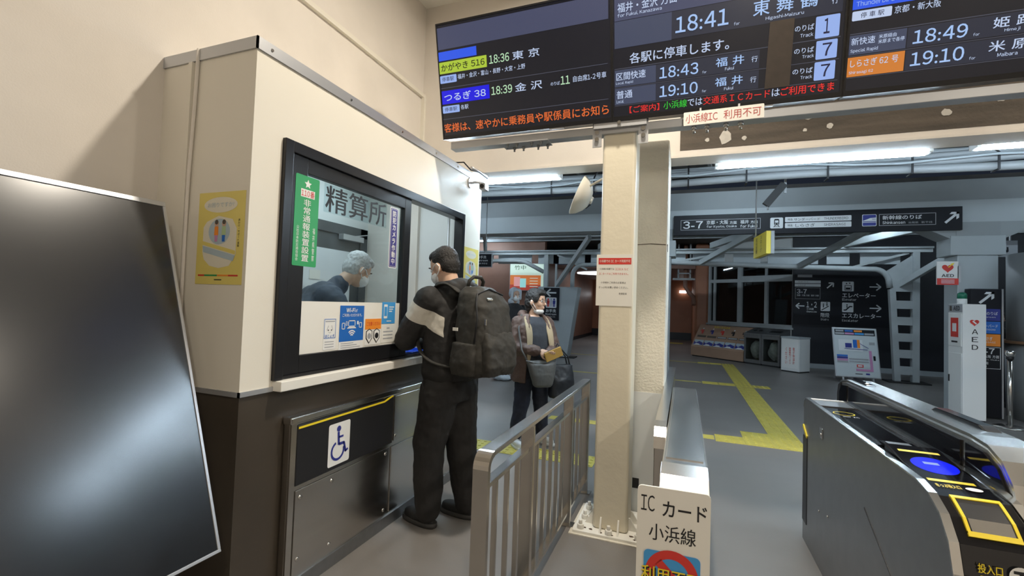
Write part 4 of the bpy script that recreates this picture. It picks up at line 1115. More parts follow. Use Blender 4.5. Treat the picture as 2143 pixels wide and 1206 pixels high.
# ================================================================ FENCE
fe = thing('railing', (-0.71, 2.6, 0), 'stainless steel railing with vertical bars beside the ticket office lane', 'railing')
FX, FT = -0.71, 0.875
part('top_rail', G().box(FX - 0.032, FX + 0.032, 1.66, 3.60, FT - 0.022, FT), 'steel_bright', fe, bevel=0.004)
corner = [(1.60, 0.0), (1.60, FT - 0.06)] + [(1.66 - 0.06 * math.cos(t), FT - 0.06 + 0.06 * math.sin(t)) for t in [math.pi / 2 * k / 6 for k in range(1, 7)]]
ci = [(p[0] + 0.022 if i < 2 else 1.66 - 0.038 * math.cos(math.pi / 2 * (i - 1) / 6), p[1] if i < 2 else FT - 0.06 + 0.038 * math.sin(math.pi / 2 * (i - 1) / 6)) for i, p in enumerate(corner)]
part('front_post', G().prism(corner + list(reversed(ci)), YZ(FX - 0.032), 0, 0.064), 'steel', fe)
for y in (2.15, 3.0, 3.565):
    part('post', G().box(FX - 0.032, FX + 0.032, y, y + 0.03, 0.0, FT - 0.022), 'steel', fe, bevel=0.003)
    part('foot', G().box(FX - 0.055, FX + 0.055, y - 0.02, y + 0.05, 0.0, 0.008), 'steel', fe)
for a, b in ((1.622, 2.15), (2.18, 3.0), (3.03, 3.565)):
    part('middle_rail', G().box(FX - 0.02, FX + 0.02, a, b, 0.735, 0.752), 'steel_bright', fe)
    part('bottom_rail', G().box(FX - 0.02, FX + 0.02, a, b, 0.08, 0.097), 'steel', fe)
    n = {1.622: 3, 2.18: 5, 3.03: 3}[a]
    for k in range(n):
        y = a + (b - a) * (k + 1) / (n + 1)
        part('baluster', G().box(FX - 0.010, FX + 0.010, y - 0.008, y + 0.008, 0.097, 0.735), 'steel', fe)

# ================================================================ LEANING DISPLAY SCREEN
tv = thing('display_screen', (-1.9, 0.95, 0), 'large switched-off black display screen tilted back at the left edge', 'screen')
up = V((-0.47, 0, 1.44)).normalized()
f = Fr((-1.73, 0.51, 0.41), (0, 1, 0), up)
SW, SH = 0.84, 1.515
mat('tv_screen', (0.010, 0.0115, 0.015), 0.20, spec=1.0)
part('back_shell', G().prism([(0, 0), (SW, 0), (SW, SH), (0, SH)], f, -0.05, -0.004), 'black_plastic', tv, bevel=0.006)
part('panel', G().prism([(0.01, 0.012), (SW - 0.01, 0.012), (SW - 0.01, SH - 0.012), (0.01, SH - 0.012)], f, -0.004, 0.0), 'tv_screen', tv)
bz = G()
for (a, b), (c, d) in (((0, 0), (SW, 0.012)), ((0, SH - 0.022), (SW, SH)), ((0, 0.012), (0.01, SH - 0.022)), ((SW - 0.012, 0.012), (SW, SH - 0.022))):
    bz.prism([(a, b), (c, b), (c, d), (a, d)], f, -0.01, 0.004)
part('bezel', bz, 'alu', tv, bevel=0.0015)
for y in (0.65, 1.2):
    part('leg', G().bar(f(y - 0.51, 0.75, -0.05), (-2.32, y, 0.02), 0.04, 0.03).bar(f(y - 0.51, 0.05, -0.05), (-1.80, y, 0.02), 0.04, 0.03), 'black_plastic', tv)
    part('foot_bar', G().box(-2.36, -1.70, y - 0.025, y + 0.025, 0.0, 0.03), 'black_plastic', tv, bevel=0.004)
# ================================================================ CONCOURSE: BEAM, COLUMNS, SIGNS
bm = thing('roof_beam', (2.0, 9.1, 2.9), 'long grey steel roof beam crossing the concourse behind the boards', 'beam')
part('lower_beam', G().box(-9.1, 12.9, 8.95, 9.35, 2.93, 3.27), 'beam_light', bm)
part('upper_beam', G().box(-9.1, 12.9, 9.06, 9.30, 3.27, 3.62), 'beam_grey', bm)
part('haunch', G().prism([(3.35, 2.93), (3.80, 2.68), (4.46, 2.68), (4.95, 2.93)], Fr((0, 8.95, 0), (1, 0, 0), (0, 0, 1)), -0.40, 0.005), 'beam_grey', bm)
def conc_column(x0, x1, label):
    o = thing('roof_column', ((x0 + x1) / 2, 9.15, 0), label, 'column', 'grey roof columns')
    part('shaft', G().box(x0, x1, 8.95, 9.35, 0, 2.42), 'beam_light', o, bevel=0.01)
    part('capital', G().box(x0 - 0.09, x1 + 0.08, 8.93, 9.37, 2.42, 2.72), 'beam_light', o, bevel=0.01)
    part('neck', G().box(x0 - 0.02, x1 + 0.02, 8.94, 9.36, 2.72, 2.93), 'beam_grey', o)
    return o
conc_column(3.90, 4.38, 'pale grey column behind the AED cabinet and black sign tower')
conc_column(-0.80, -0.26, 'pale grey column half hidden behind the concrete pillar')
# overhead direction sign
hs = thing('direction_sign', (1.85, 8.9, 2.8), 'long black overhead direction sign with white train symbols and arrow', 'sign')
f = Fr((-0.22, 8.88, 2.78), (1, 0, 0), (0, 0, 1))
part('panel', G().prism([(0, 0.02), (4.15, 0.02), (4.15, 0.385), (0, 0.385)], f, -0.06, 0), 'sign_black', hs, bevel=0.004)
s = Sign(f, hs, 0.003)
def white_text(s, items, m='sign_white', bold=0.015, layer=2):
    for t, rc in items:
        s.text(t, rc, m, bold, layer)
s.frame((0.119, 0.112, 1.42, 0.298), 0.008, 'sign_grey', 1)
white_text(s, [('3-7', (0.159, 0.138, 0.494, 0.274)), ('京都・大阪', (0.554, 0.206, 0.909, 0.278)), ('方面', (0.932, 0.203, 1.045, 0.258)), ('for Kyoto, Osaka', (0.558, 0.136, 1.043, 0.190)), ('福井', (1.101, 0.204, 1.236, 0.272)), ('方面', (1.261, 0.204, 1.375, 0.257)), ('for Fukui', (1.102, 0.135, 1.369, 0.188))])
s.rect((1.567, 0.109, 1.760, 0.295), 'sign_white', 1, r=0.02)
s.rect((1.625, 0.165, 1.702, 0.272), 'sign_black', 2, r=0.02)
s.rect((1.638, 0.205, 1.689, 0.245), 'sign_white', 3)
s.disc((1.645, 0.183), 0.008, 'sign_white', 3)
s.disc((1.682, 0.183), 0.008, 'sign_white', 3)
s.line((1.62, 0.13), (1.645, 0.165), 0.01, 'sign_black', 2)
s.line((1.707, 0.13), (1.682, 0.165), 0.01, 'sign_black', 2)
s.line((1.625, 0.142), (1.702, 0.142), 0.008, 'sign_black', 2)
s.rect((1.789, 0.212, 2.735, 0.298), 'sign_white', 1, r=0.012)
s.rect((1.789, 0.110, 2.735, 0.198), 'sign_white', 1, r=0.012)
for t, rc in [('特急', (1.828, 0.236, 1.902, 0.273)), ('サンダーバード', (1.922, 0.228, 2.297, 0.277)), ('特急', (1.829, 0.134, 1.902, 0.171)), ('しらさぎ', (1.944, 0.123, 2.226, 0.181)), ('THUNDERBIRD', (2.352, 0.234, 2.689, 0.275)), ('SHIRASAGI', (2.353, 0.132, 2.657, 0.173))]:
    s.text(t, rc, 'sign_black', 0.0, 2)
s.rect((2.879, 0.109, 3.072, 0.300), 'sign_white', 1, r=0.016)
s.rect((2.887, 0.117, 3.064, 0.292), 'navy', 2, r=0.012)
s.poly([(2.887, 0.198), (2.93, 0.214), (2.985, 0.240), (3.064, 0.246), (3.064, 0.190), (2.887, 0.190)], 'sign_white', 3)
s.rect((2.887, 0.168, 3.064, 0.178), 'sign_white', 3)
s.rect((3.01, 0.216, 3.06, 0.224), 'navy', 4)
s.frame((3.104, 0.110, 3.828, 0.298), 0.008, 'sign_grey', 1)
white_text(s, [('新幹線のりば', (3.148, 0.206, 3.652, 0.274)), ('Shinkansen', (3.148, 0.136, 3.442, 0.184))])
s.text('出発前', (3.485, 0.136, 3.607, 0.169), 'sign_grey', 0, 2)
s.text('新干线', (3.646, 0.136, 3.782, 0.169), 'sign_grey', 0, 2)
def block_arrow(s, c, h, m, layer=2):
    """up-right arrow drawn inside a square of side h centred at c"""
    x, y, k = c[0], c[1], h / 2
    s.line((x - k * 0.95, y - k * 0.95), (x + k * 0.62, y + k * 0.62), h * 0.20, m, layer)
    s.poly([(x - k * 0.35, y + k * 0.62), (x - k * 0.05, y + k), (x + k, y + k), (x + k, y + k * 0.62)], m, layer)
    s.poly([(x + k * 0.62, y - k * 0.35), (x + k, y - k * 0.05), (x + k, y + k), (x + k * 0.62, y + k)], m, layer)
block_arrow(s, (4.02, 0.214), 0.17, 'sign_white')

# sign towers
def totem(x0, label, w=0.35):
    o = thing('sign_tower', (x0 + w / 2, 8.8, 0), label, 'sign', 'black sign towers')
    part('body', G().box(x0, x0 + w, 8.76, 8.92, 0.02, 1.90), 'sign_black', o, bevel=0.004)
    part('edge', G().box(x0 + w, x0 + w + 0.02, 8.755, 8.925, 0.02, 1.90), 'alu', o)
    part('plinth', G().box(x0 + 0.01, x0 + w - 0.01, 8.77, 8.91, 0, 0.02), 'rubber', o)
    s = Sign(Fr((x0, 8.76, 0), (1, 0, 0), (0, 0, 1)), o, 0.0025)
    block_arrow(s, (w * 0.52, 1.77), 0.17, 'sign_white', 1)
    for z0, m_, t1, t2 in ((1.43, 'navy', '新幹線のりば', 'Shinkansen'), (1.245, 'blue', 'サンダーバード', 'THUNDERBIRD'), (1.06, 'orange', 'しらさぎ', 'SHIRASAGI')):
        s.rect((0.015, z0, w - 0.015, z0 + 0.175), m_, 1)
        n = 0.06 if t1 == 'しらさぎ' else 0.0
        s.text(t1, (0.045 + n, z0 + 0.085, w - 0.045 - n, z0 + 0.135), 'sign_white', 0.01, 2)
        s.text(t2, (0.07, z0 + 0.045, w - 0.07, z0 + 0.068), 'sign_white', 0.0, 2)
    s.frame((0.012, 0.73, w - 0.012, 1.045), 0.006, 'sign_white', 1)
    s.text('3-7', (0.085, 0.945, w - 0.08, 1.03), 'sign_white', 0.015, 1)
    s.text('京都・大阪 方面', (0.035, 0.885, w - 0.03, 0.93), 'sign_white', 0.01, 1)
    s.text('for Kyoto, Osaka', (0.035, 0.848, w - 0.03, 0.872), 'sign_white', 0.0, 1)
    s.text('福井 方面', (0.035, 0.79, 0.20, 0.832), 'sign_white', 0.01, 1)
    s.text('for Fukui', (0.035, 0.752, 0.18, 0.776), 'sign_white', 0.0, 1)
totem(3.97, 'black sign tower with blue and orange bands right of the AED cabinet')
totem(-0.645, 'black sign tower with coloured bands just peeking out behind the concrete pillar')

# AED cabinet
ae = thing('aed_cabinet', (3.85, 8.7, 0), 'tall white AED cabinet with a heart mark and red case window', 'cabinet')
part('body', G().box(3.70, 3.96, 8.36, 8.74, 0.03, 1.66), 'white', ae, bevel=0.006)
part('plinth', G().box(3.71, 3.95, 8.37, 8.73, 0, 0.03), 'rubber', ae)
lf = Fr((3.70, 8.74, 0), (0, -1, 0), (0, 0, 1))
dr = part('door', G().prism([(0.02, 1.05), (0.36, 1.05), (0.36, 1.52), (0.02, 1.52)], lf, 0.0, 0.008), 'white', ae, bevel=0.003)
part('door_window', G().prism([(0.09, 1.18), (0.29, 1.18), (0.29, 1.46), (0.09, 1.46)], lf, 0.008, 0.010), 'red', dr)
part('aed_case', G().prism([(0.14, 1.26), (0.24, 1.26), (0.24, 1.38), (0.14, 1.38)], lf, 0.010, 0.013), 'white', dr)
part('lower_door', G().prism([(0.02, 0.10), (0.36, 0.10), (0.36, 0.95), (0.02, 0.95)], lf, 0.0, 0.006), 'white', ae, bevel=0.003)
part('handle', G().prism([(0.035, 0.52), (0.055, 0.52), (0.055, 0.62), (0.035, 0.62)], lf, 0.006, 0.016), 'black_plastic', ae)
s = Sign(lf, ae, 0.0025)
s.rect((0.0, 1.54, 0.38, 1.655), 'sign_grey', 1)
s.text('AED', (0.15, 1.565, 0.32, 1.63), 'sign_black', 0.03, 2)
s.rect((0.05, 1.56, 0.11, 1.635), 'header_brown', 2)
s.rect((0.11, 1.10, 0.27, 1.125), 'black_ink', 4)
def heart(s, c, k, m, layer):
    pts = []
    for i in range(28):
        t = 2 * math.pi * i / 28
        pts.append((c[0] + k * 16 * math.sin(t) ** 3 / 17, c[1] + k * (13 * math.cos(t) - 5 * math.cos(2 * t) - 2 * math.cos(3 * t) - math.cos(4 * t)) / 17))
    s.poly(pts, m, layer)
s = Sign(Fr((3.70, 8.36, 0), (1, 0, 0), (0, 0, 1)), ae, 0.0025)
heart(s, (0.13, 1.40), 0.055, 'red', 1)
s.line((0.11, 1.42), (0.15, 1.38), 0.018, 'white', 2)
for i, ch_ in enumerate('AED'):
    s.text(ch_, (0.10, 1.235 - i * 0.11, 0.17, 1.305 - i * 0.11), 'black_ink', 0.01, 1)
bl = thing('alarm_lamp', (3.78, 8.6, 1.66), 'green capped alarm lamp standing on the AED cabinet', 'lamp')
part('base', G().cyl((3.80, 8.6, 1.66), (3.80, 8.6, 1.74), 0.055, n=20), 'white', bl)
mat('green_cap', (0.01, 0.16, 0.09), 0.3)
part('cap', G().lathe([(0.055, 0), (0.055, 0.06), (0.045, 0.085), (0.02, 0.095)], (3.80, 8.6, 1.74), 20), 'green_cap', bl)
ap = thing('aed_sign', (3.85, 8.92, 1.95), 'square white AED sign with red heart projecting from the column', 'sign')
f = Fr((3.63, 8.90, 1.96), (1, 0, 0), (0, 0, 1))
part('panel', G().prism([(0, 0), (0.26, 0), (0.26, 0.36), (0, 0.36)], f, -0.025, 0), 'white', ap)
part('bracket', G().box(3.88, 3.92, 8.90, 8.95, 2.0, 2.25), 'alu', ap)
s = Sign(f, ap, 0.0025)
s.rect((0, 0, 0.26, 0.10), 'red', 1)
for k in range(3):
    s.rect((0.05, 0.025 + k * 0.022, 0.21, 0.033 + k * 0.022), 'sign_white', 2)
heart(s, (0.13, 0.255), 0.075, 'red', 1)
s.poly([(0.13, 0.27), (0.17, 0.31), (0.16, 0.32), (0.21, 0.34), (0.19, 0.30), (0.18, 0.305), (0.145, 0.265)], 'yellow', 2)
s.text('AED', (0.055, 0.118, 0.205, 0.165), 'black_ink', 0.03, 1)

# round information counter at the right edge
mat('counter_grey', (0.30, 0.31, 0.315), 0.55)
mat('counter_wood', (0.24, 0.13, 0.07), 0.45, var=0.2, scale=6)
ic = thing('round_counter', (5.33, 8.95, 0), 'round grey information counter with a wooden rim at the right edge', 'counter')
part('base', G().cyl((5.33, 8.95, 0), (5.33, 8.95, 1.11), 0.78, 0.80, 48), 'counter_grey', ic)
part('rim', G().cyl((5.33, 8.95, 1.11), (5.33, 8.95, 1.15), 0.88, n=48), 'counter_wood', ic, bevel=0.006)
part('upper_drum', G().cyl((5.33, 8.95, 1.15), (5.33, 8.95, 2.44), 0.78, n=48), 'counter_grey', ic)
wp = part('white_board', G().box(4.30, 4.95, 7.955, 7.98, 1.78, 2.50), 'sign_white', loc=(4.6, 7.97, 1.78))
tag(wp, 'blank pale board hanging in front of the round counter', 'board')
part('bracket', G().box(4.6, 4.64, 7.98, 8.42, 2.2, 2.24), 'alu', wp)
fs_ = thing('floor_guide_sign', (4.75, 9.6, 2.44), 'small grey hanging sign with a dark arrow near the right edge', 'sign')
part('panel', G().box(4.62, 4.92, 9.58, 9.62, 2.46, 2.72), 'sign_grey', fs_)
part('hanger', G().box(4.70, 4.715, 9.59, 9.61, 2.72, 3.5).box(4.83, 4.845, 9.59, 9.61, 2.72, 3.5), 'alu', fs_)
s = Sign(Fr((4.62, 9.58, 2.46), (1, 0, 0), (0, 0, 1)), fs_, 0.003)
s.arrow((0.13, 0.13), 0.14, -45, 'sign_black', 1, 0.16)
st = thing('stanchion', (4.13, 8.2, 0), 'steel stanchion post with a black collar in front of the round counter', 'post')
part('base', G().lathe([(0.17, 0), (0.17, 0.012), (0.12, 0.03), (0.04, 0.04)], (4.13, 8.2, 0), 28), 'steel_bright', st)
part('pole', G().cyl((4.13, 8.2, 0.035), (4.13, 8.2, 0.92), 0.028, n=18), 'steel', st)
part('collar', G().cyl((4.13, 8.2, 0.92), (4.13, 8.2, 0.96), 0.038, n=18), 'black_plastic', st)
part('cap', G().lathe([(0.05, 0), (0.052, 0.05), (0.045, 0.075), (0.015, 0.085)], (4.13, 8.2, 0.96), 18), 'steel_bright', st)

# ================================================================ RAIL-FRAME TRUSS AT THE FAR EDGE OF THE CONCOURSE
TY = 12.5
tr = thing('roof_truss', (0.5, TY, 2.5), 'pale grey curved steel truss frame below the far roof', 'truss')
part('upper_chord', G().box(-8.9, 5.0, TY - 0.08, TY + 0.08, 2.87, 2.95), 'rail_grey', tr)
part('upper_flange', G().box(-8.9, 5.0, TY - 0.13, TY + 0.13, 2.95, 2.99), 'beam_grey', tr)
def swept(pts, w, h):
    g = G()
    for a, b in zip(pts[:-1], pts[1:]):
        g.bar(a, b, w, h, up=(0, 1, 0))
    return g
arcpts = [(-2.95, TY, 1.95), (-2.95, TY, 2.15)] + [(-2.65 - 0.30 * math.cos(t), TY, 2.28 + 0.30 * math.sin(t)) for t in [math.pi / 2 * k / 8 for k in range(9)]] + [(-1.6, TY, 2.60), (-0.4, TY, 2.655), (1.0, TY, 2.60), (2.5, TY, 2.54), (3.75, TY, 2.50)] + [(3.95 + 0.30 * math.sin(t), TY, 2.20 + 0.30 * math.cos(t)) for t in [math.pi / 2 * k / 8 for k in range(1, 8)]] + [(4.27, TY, 2.08), (4.36, TY, 0.9)]
part('lower_chord', G().tube(arcpts[:-1], 0.06, 10), 'rail_grey', tr)
part('lower_chord', G().tube([(-8.9, TY, 2.70), (-4.6, TY, 2.70), (-4.35, TY, 2.66), (-3.80, TY, 2.38)], 0.06, 10), 'rail_grey', tr)
for a, b in (((-3.40, TY, 2.0), (-2.1, 10.5, 3.06)), ((0.35, TY, 2.64), (1.4, 10.3, 3.12)), ((2.5, TY, 2.55), (3.3, 10.6, 3.12)), ((4.45, TY, 2.15), (5.3, 11.0, 3.1)), ((-6.4, TY, 2.68), (-5.2, 10.6, 3.1))):
    part('brace', G().bar(a, b, 0.09, 0.12), 'rail_grey', tr)
for a, b in (((-3.4, TY, 2.86), (-2.55, TY, 2.45)), ((-0.3, TY, 2.66), (0.9, TY, 2.88)), ((3.5, TY, 2.52), (4.6, TY, 2.86)), ((4.75, TY, 2.86), (4.4, TY, 2.1))):
    part('brace', G().bar(a, b, 0.05, 0.05), 'rail_grey', tr)
for x in (-3.72,):
    part('strut', G().box(x - 0.06, x + 0.06, TY - 0.06, TY + 0.06, 1.95, 2.87), 'rail_grey', tr)
    part('strut', G().box(-3.45, -3.40, TY - 0.04, TY + 0.04, 1.95, 2.6), 'rail_grey', tr)
# fascia boards between the chords
fx = -8.8
i = 0
while fx < 4.6:
    wdt = (1.05, 0.45, 0.75, 0.6)[i % 4]
    part('fascia_board', G().box(fx, min(fx + wdt, 4.75), TY + 0.10, TY + 0.13, 2.62, 2.93), 'beam_light', tr)
    fx += wdt + (0.17, 0.2, 0.16)[i % 3]
    i += 1
# rafters toward the viewer under the far roof
for x in (-5.6, -2.2, 0.6, 3.4):
    part('rafter', G().bar((x, 12.4, 3.06), (x + 1.3, 9.4, 3.20), 0.10, 0.14), 'rail_grey', tr)
def frame_column(xl, xr, label, left):
    o = thing('truss_column', ((xl + xr) / 2, TY, 0), label, 'column', 'truss columns')
    part('foot', G().box(xl - 0.15, xr + 0.2, TY - 0.2, TY + 0.2, 0, 0.03), 'rubber', o)
    return o
rc = frame_column(4.35, 4.74, 'pale lattice truss column with rung plates behind the map board', False)
part('leg', G().bar((4.30, TY, 2.05), (4.40, TY, 0.03), 0.12, 0.11), 'rail_grey', rc)
part('leg', G().box(4.66, 4.78, TY - 0.07, TY + 0.07, 0.03, 2.87), 'rail_grey', rc)
for k in range(5):
    z = 1.62 - k * 0.36
    part('rung_plate', G().prism([(4.36 + 0.018 * k, z), (4.66, z), (4.66, z + 0.18), (4.35 + 0.018 * k, z + 0.18)], Fr((0, TY - 0.03, 0), (1, 0, 0), (0, 0, 1)), -0.02, 0.02), 'rail_grey', rc)
part('gusset', G().prism([(4.30, 2.0), (4.66, 2.0), (4.66, 2.80), (4.15, 2.42)], Fr((0, TY - 0.02, 0), (1, 0, 0), (0, 0, 1)), -0.02, 0.01), 'rail_grey', rc)
lc = frame_column(-3.6, -3.0, 'pale grey tapered truss column carrying the black restroom sign', True)
part('casing', G().loft([[(xa, TY - 0.22, z), (xb, TY - 0.22, z), (xb, TY + 0.22, z), (xa, TY + 0.22, z)] for xa, xb, z in ((-3.62, -3.0, 0.03), (-3.88, -2.74, 1.95))], smooth=False), 'beam_light', lc)
wc = thing('restroom_sign', (-3.45, TY - 0.25, 1.0), 'black vertical restroom sign with white left arrow on the grey column', 'sign')
f = Fr((-3.70, TY - 0.23, 1.02), (1, 0, 0), (0, 0, 1))
part('panel', G().prism([(0, 0), (0.45, 0), (0.45, 0.90), (0, 0.90)], f, -0.02, 0.02), 'sign_black', wc)
s = Sign(Fr(f(0, 0, 0.02), f.r, f.u), wc, 0.004)
s.arrow((0.225, 0.76), 0.28, 180, 'sign_white', 1, 0.15)
s.rect((0.07, 0.34, 0.38, 0.63), 'sign_white', 1, r=0.03)
for x, m_ in ((0.14, 'red'), (0.31, 'navy')):
    s.disc((x, 0.575), 0.026, m_, 2)
    s.poly([(x - 0.04, 0.545), (x + 0.04, 0.545), (x + 0.035, 0.45), (x - 0.035, 0.45)], m_, 2)
    s.rect((x - 0.028, 0.37, x - 0.004, 0.45), m_, 2)
    s.rect((x + 0.004, 0.37, x + 0.028, 0.45), m_, 2)
s.rect((0.219, 0.37, 0.231, 0.60), 'navy', 2)
s.text('お手洗', (0.08, 0.215, 0.37, 0.305), 'sign_white', 0.015, 1)
s.text('Restroom', (0.07, 0.14, 0.38, 0.19), 'sign_white', 0.01, 1)
s.text('化妆间', (0.10, 0.07, 0.35, 0.115), 'sign_grey', 0.0, 1)
hr = thing('hanging_restroom_sign', (-3.25, 7.0, 2.05), 'small black hanging restroom sign beside the booth corner', 'sign')
part('panel', G().box(-3.42, -3.04, 6.98, 7.02, 2.05, 2.26), 'sign_black', hr)
part('rim', G().box(-3.43, -3.03, 6.985, 7.015, 2.04, 2.05).box(-3.43, -3.03, 6.985, 7.015, 2.26, 2.27).box(-3.04, -3.03, 6.985, 7.015, 2.05, 2.26), 'alu', hr)
part('hanger', G().box(-3.16, -3.15, 6.995, 7.005, 2.27, 3.9).box(-3.36, -3.35, 6.995, 7.005, 2.27, 3.9), 'alu', hr)
s = Sign(Fr((-3.42, 6.98, 2.05), (1, 0, 0), (0, 0, 1)), hr, 0.003)
s.text('お手洗', (0.125, 0.135, 0.29, 0.185), 'sign_white', 0.015, 1)
s.text('Restroom', (0.10, 0.088, 0.32, 0.118), 'sign_white', 0.01, 1)
s.text('化妆间 화장실', (0.10, 0.04, 0.31, 0.066), 'sign_white', 0.0, 1)
ys = thing('yellow_hanging_sign', (0.95, 6.6, 2.15), 'small yellow hanging sign seen edge on below the direction sign', 'sign')
fy = Fr((0.86, 6.95, 2.17), (0.10, -1.0, 0), (0, 0, 1))
part('panel', G().prism([(0, 0), (0.62, 0), (0.62, 0.28), (0, 0.28)], fy, -0.05, 0.0), 'yellow', ys)
part('back_box', G().prism([(0.0, 0.0), (0.62, 0.0), (0.62, 0.28), (0, 0.28)], fy, -0.09, -0.052), 'grey_paint', ys)
part('hanger', G().cyl((0.87, 6.85, 2.45), (0.87, 6.85, 3.9), 0.008, n=8), 'alu', ys)
s = Sign(fy, ys, 0.003)
s.text('足元注意', (0.12, 0.05, 0.20, 0.25), 'black_ink', 0.0, 1, True)
s.text('スロープ', (0.34, 0.05, 0.42, 0.25), 'black_ink', 0.0, 1, True)

# navy wall directions
ns = thing('wall_directions', (4.0, 14.3, 1.2), 'white direction lettering and symbols on the dark navy wall', 'sign')
f = Fr((2.76, 14.29, 0), (1, 0, 0), (0, 0, 1))
part('panel', G().prism([(0.0, 1.15), (2.3, 1.15), (2.3, 2.62), (0, 2.62)], f, -0.005, 0.005), 'sign_black', ns)
s = Sign(Fr(f(0, 0, 0.005), f.r, f.u), ns, 0.004)
s.rect((0.017, 2.26, 0.614, 2.335), 'sign_white', 1)
s.rect((0.017, 2.168, 0.614, 2.243), 'sign_white', 1)
s.text('サンダーバード', (0.10, 2.28, 0.32, 2.315), 'sign_black', 0, 2)
s.text('しらさぎ', (0.10, 2.188, 0.27, 2.225), 'sign_black', 0, 2)
s.rect((0.08, 2.42, 0.42, 2.49), 'sign_grey', 1)
s.frame((0.029, 1.835, 0.608, 2.141), 0.008, 'sign_grey', 1)
white_text(s, [('3-7', (0.067, 1.980, 0.298, 2.099)), ('京都・大阪 方面', (0.067, 1.91, 0.361, 1.955)), ('福井 方面', (0.394, 1.91, 0.572, 1.955)), ('1・2', (0.295, 1.612, 0.531, 1.765)), ('小浜線', (0.296, 1.544, 0.461, 1.600)), ('Obama Line', (0.297, 1.478, 0.531, 1.523)), ('階段', (0.620, 1.358, 0.819, 1.478)), ('Stairs', (0.621, 1.278, 0.803, 1.336)), ('エレベーター', (1.100, 1.895, 1.820, 2.022)), ('Elevator', (1.100, 1.815, 1.410, 1.880)), ('エスカレーター', (1.099, 1.365, 1.937, 1.490)), ('Escalator', (1.100, 1.268, 1.450, 1.334))], layer=1)
s.arrow((0.83, 2.207), 0.20, 45, 'sign_white', 1, 0.15)
s.arrow((0.148, 1.645), 0.20, 180, 'sign_white', 1, 0.14)
s.arrow((1.81, 2.186), 0.24, 0, 'sign_white', 1, 0.12)
s.arrow((1.815, 1.636), 0.24, 0, 'sign_white', 1, 0.12)
s.rect((0.619, 1.526, 0.832, 1.770), 'sign_white', 1, r=0.02)
s.line((0.64, 1.55), (0.80, 1.66), 0.022, 'sign_black', 2)
for x, z in ((0.68, 1.66), (0.76, 1.70)):
    s.disc((x, z + 0.05), 0.014, 'sign_black', 2)
    s.line((x, z + 0.03), (x, z - 0.04), 0.022, 'sign_black', 2)
s.rect((1.098, 2.063, 1.351, 2.318), 'sign_white', 1, r=0.02)
s.frame((1.15, 2.08, 1.30, 2.22), 0.014, 'sign_black', 2)
s.rect((1.175, 2.11, 1.275, 2.16), 'sign_black', 2)
s.poly([(1.17, 2.25), (1.21, 2.25), (1.19, 2.29)], 'sign_black', 2)
s.poly([(1.24, 2.29), (1.28, 2.29), (1.26, 2.25)], 'sign_black', 2)
s.rect((1.098, 1.515, 1.346, 1.765), 'sign_white', 1, r=0.02)
s.line((1.13, 1.57), (1.18, 1.57), 0.03, 'sign_black', 2)
s.line((1.175, 1.565), (1.265, 1.665), 0.03, 'sign_black', 2)
s.line((1.26, 1.665), (1.32, 1.665), 0.03, 'sign_black', 2)
s.disc((1.205, 1.71), 0.016, 'sign_black', 2)
s.line((1.205, 1.69), (1.205, 1.63), 0.02, 'sign_black', 2)

# map board on a stand
mp = thing('map_board', (3.5, 11.9, 0), 'tilted white station map board in front of the navy wall', 'map board')
f = Fr((3.09, 11.75, 0.14), (1, 0.03, 0), (0, 0.30, 1))
part('frame', G().prism([(-0.02, -0.02), (0.80, -0.02), (0.80, 1.07), (-0.02, 1.07)], f, -0.04, 0), 'alu', mp, bevel=0.005)
mat('map_paper', (0.55, 0.60, 0.62), 0.4)
part('map', G().prism([(0.0, 0.0), (0.78, 0.0), (0.78, 1.05), (0, 1.05)], f, 0, 0.004), 'map_paper', mp)
for u in (0.12, 0.66):
    part('leg', G().bar(f(u, 0.75, -0.05), (3.09 + u, 12.35, 0.0), 0.03, 0.03).bar(f(u, -0.01, -0.03), (3.09 + u, 11.74, 0.0), 0.03, 0.03), 'alu', mp)
s = Sign(Fr(f(0, 0, 0.004), f.r, f.u), mp, 0.003)
s.rect((0.02, 0.90, 0.76, 1.03), 'sign_black', 1)
for k, m_ in enumerate(('sign_grey', 'blue', 'orange')):
    s.rect((0.04 + k * 0.17, 0.975, 0.19 + k * 0.17, 1.015), m_, 2)
for k, m_ in enumerate(('sign_grey', 'pink', 'sky_blue', 'sign_grey')):
    s.rect((0.03 + k * 0.18, 0.915, 0.20 + k * 0.18, 0.955), m_, 2)
s.rect((0.08, 0.55, 0.52, 0.80), 'sign_white', 1)
s.rect((0.20, 0.62, 0.32, 0.72), 'navy', 2)
s.rect((0.345, 0.62, 0.42, 0.80), 'blue', 2)
s.rect((0.42, 0.62, 0.47, 0.80), 'orange', 2)
s.line((0.18, 0.60), (0.60, 0.585), 0.012, 'navy', 3)
s.line((0.47, 0.72), (0.62, 0.62), 0.010, 'navy', 3)
for k, m_ in enumerate(('blue', 'navy', 'pink', 'sign_grey')):
    s.rect((0.03, 0.42 - k * 0.045, 0.23, 0.46 - k * 0.045), m_, 1)
for k in range(2):
    s.rect((0.25, 0.36 - k * 0.055, 0.60, 0.39 - k * 0.055), 'sign_grey', 1)
s.rect((0.62, 0.14, 0.67, 0.57), 'pink', 1)
s.rect((0.36, 0.12, 0.67, 0.165), 'pink', 2)
s.rect((0.38, 0.20, 0.50, 0.26), 'red', 1)
s.rect((0.40, 0.215, 0.48, 0.245), 'sign_white', 2)
s.rect((0.69, 0.36, 0.73, 0.46), 'sign_black', 1)
s.rect((0.34, 0.05, 0.47, 0.065), 'sign_black', 1)
s.rect((0.53, 0.045, 0.60, 0.08), 'navy', 1)
s.rect((0.64, 0.70, 0.74, 0.76), 'sign_grey', 1)

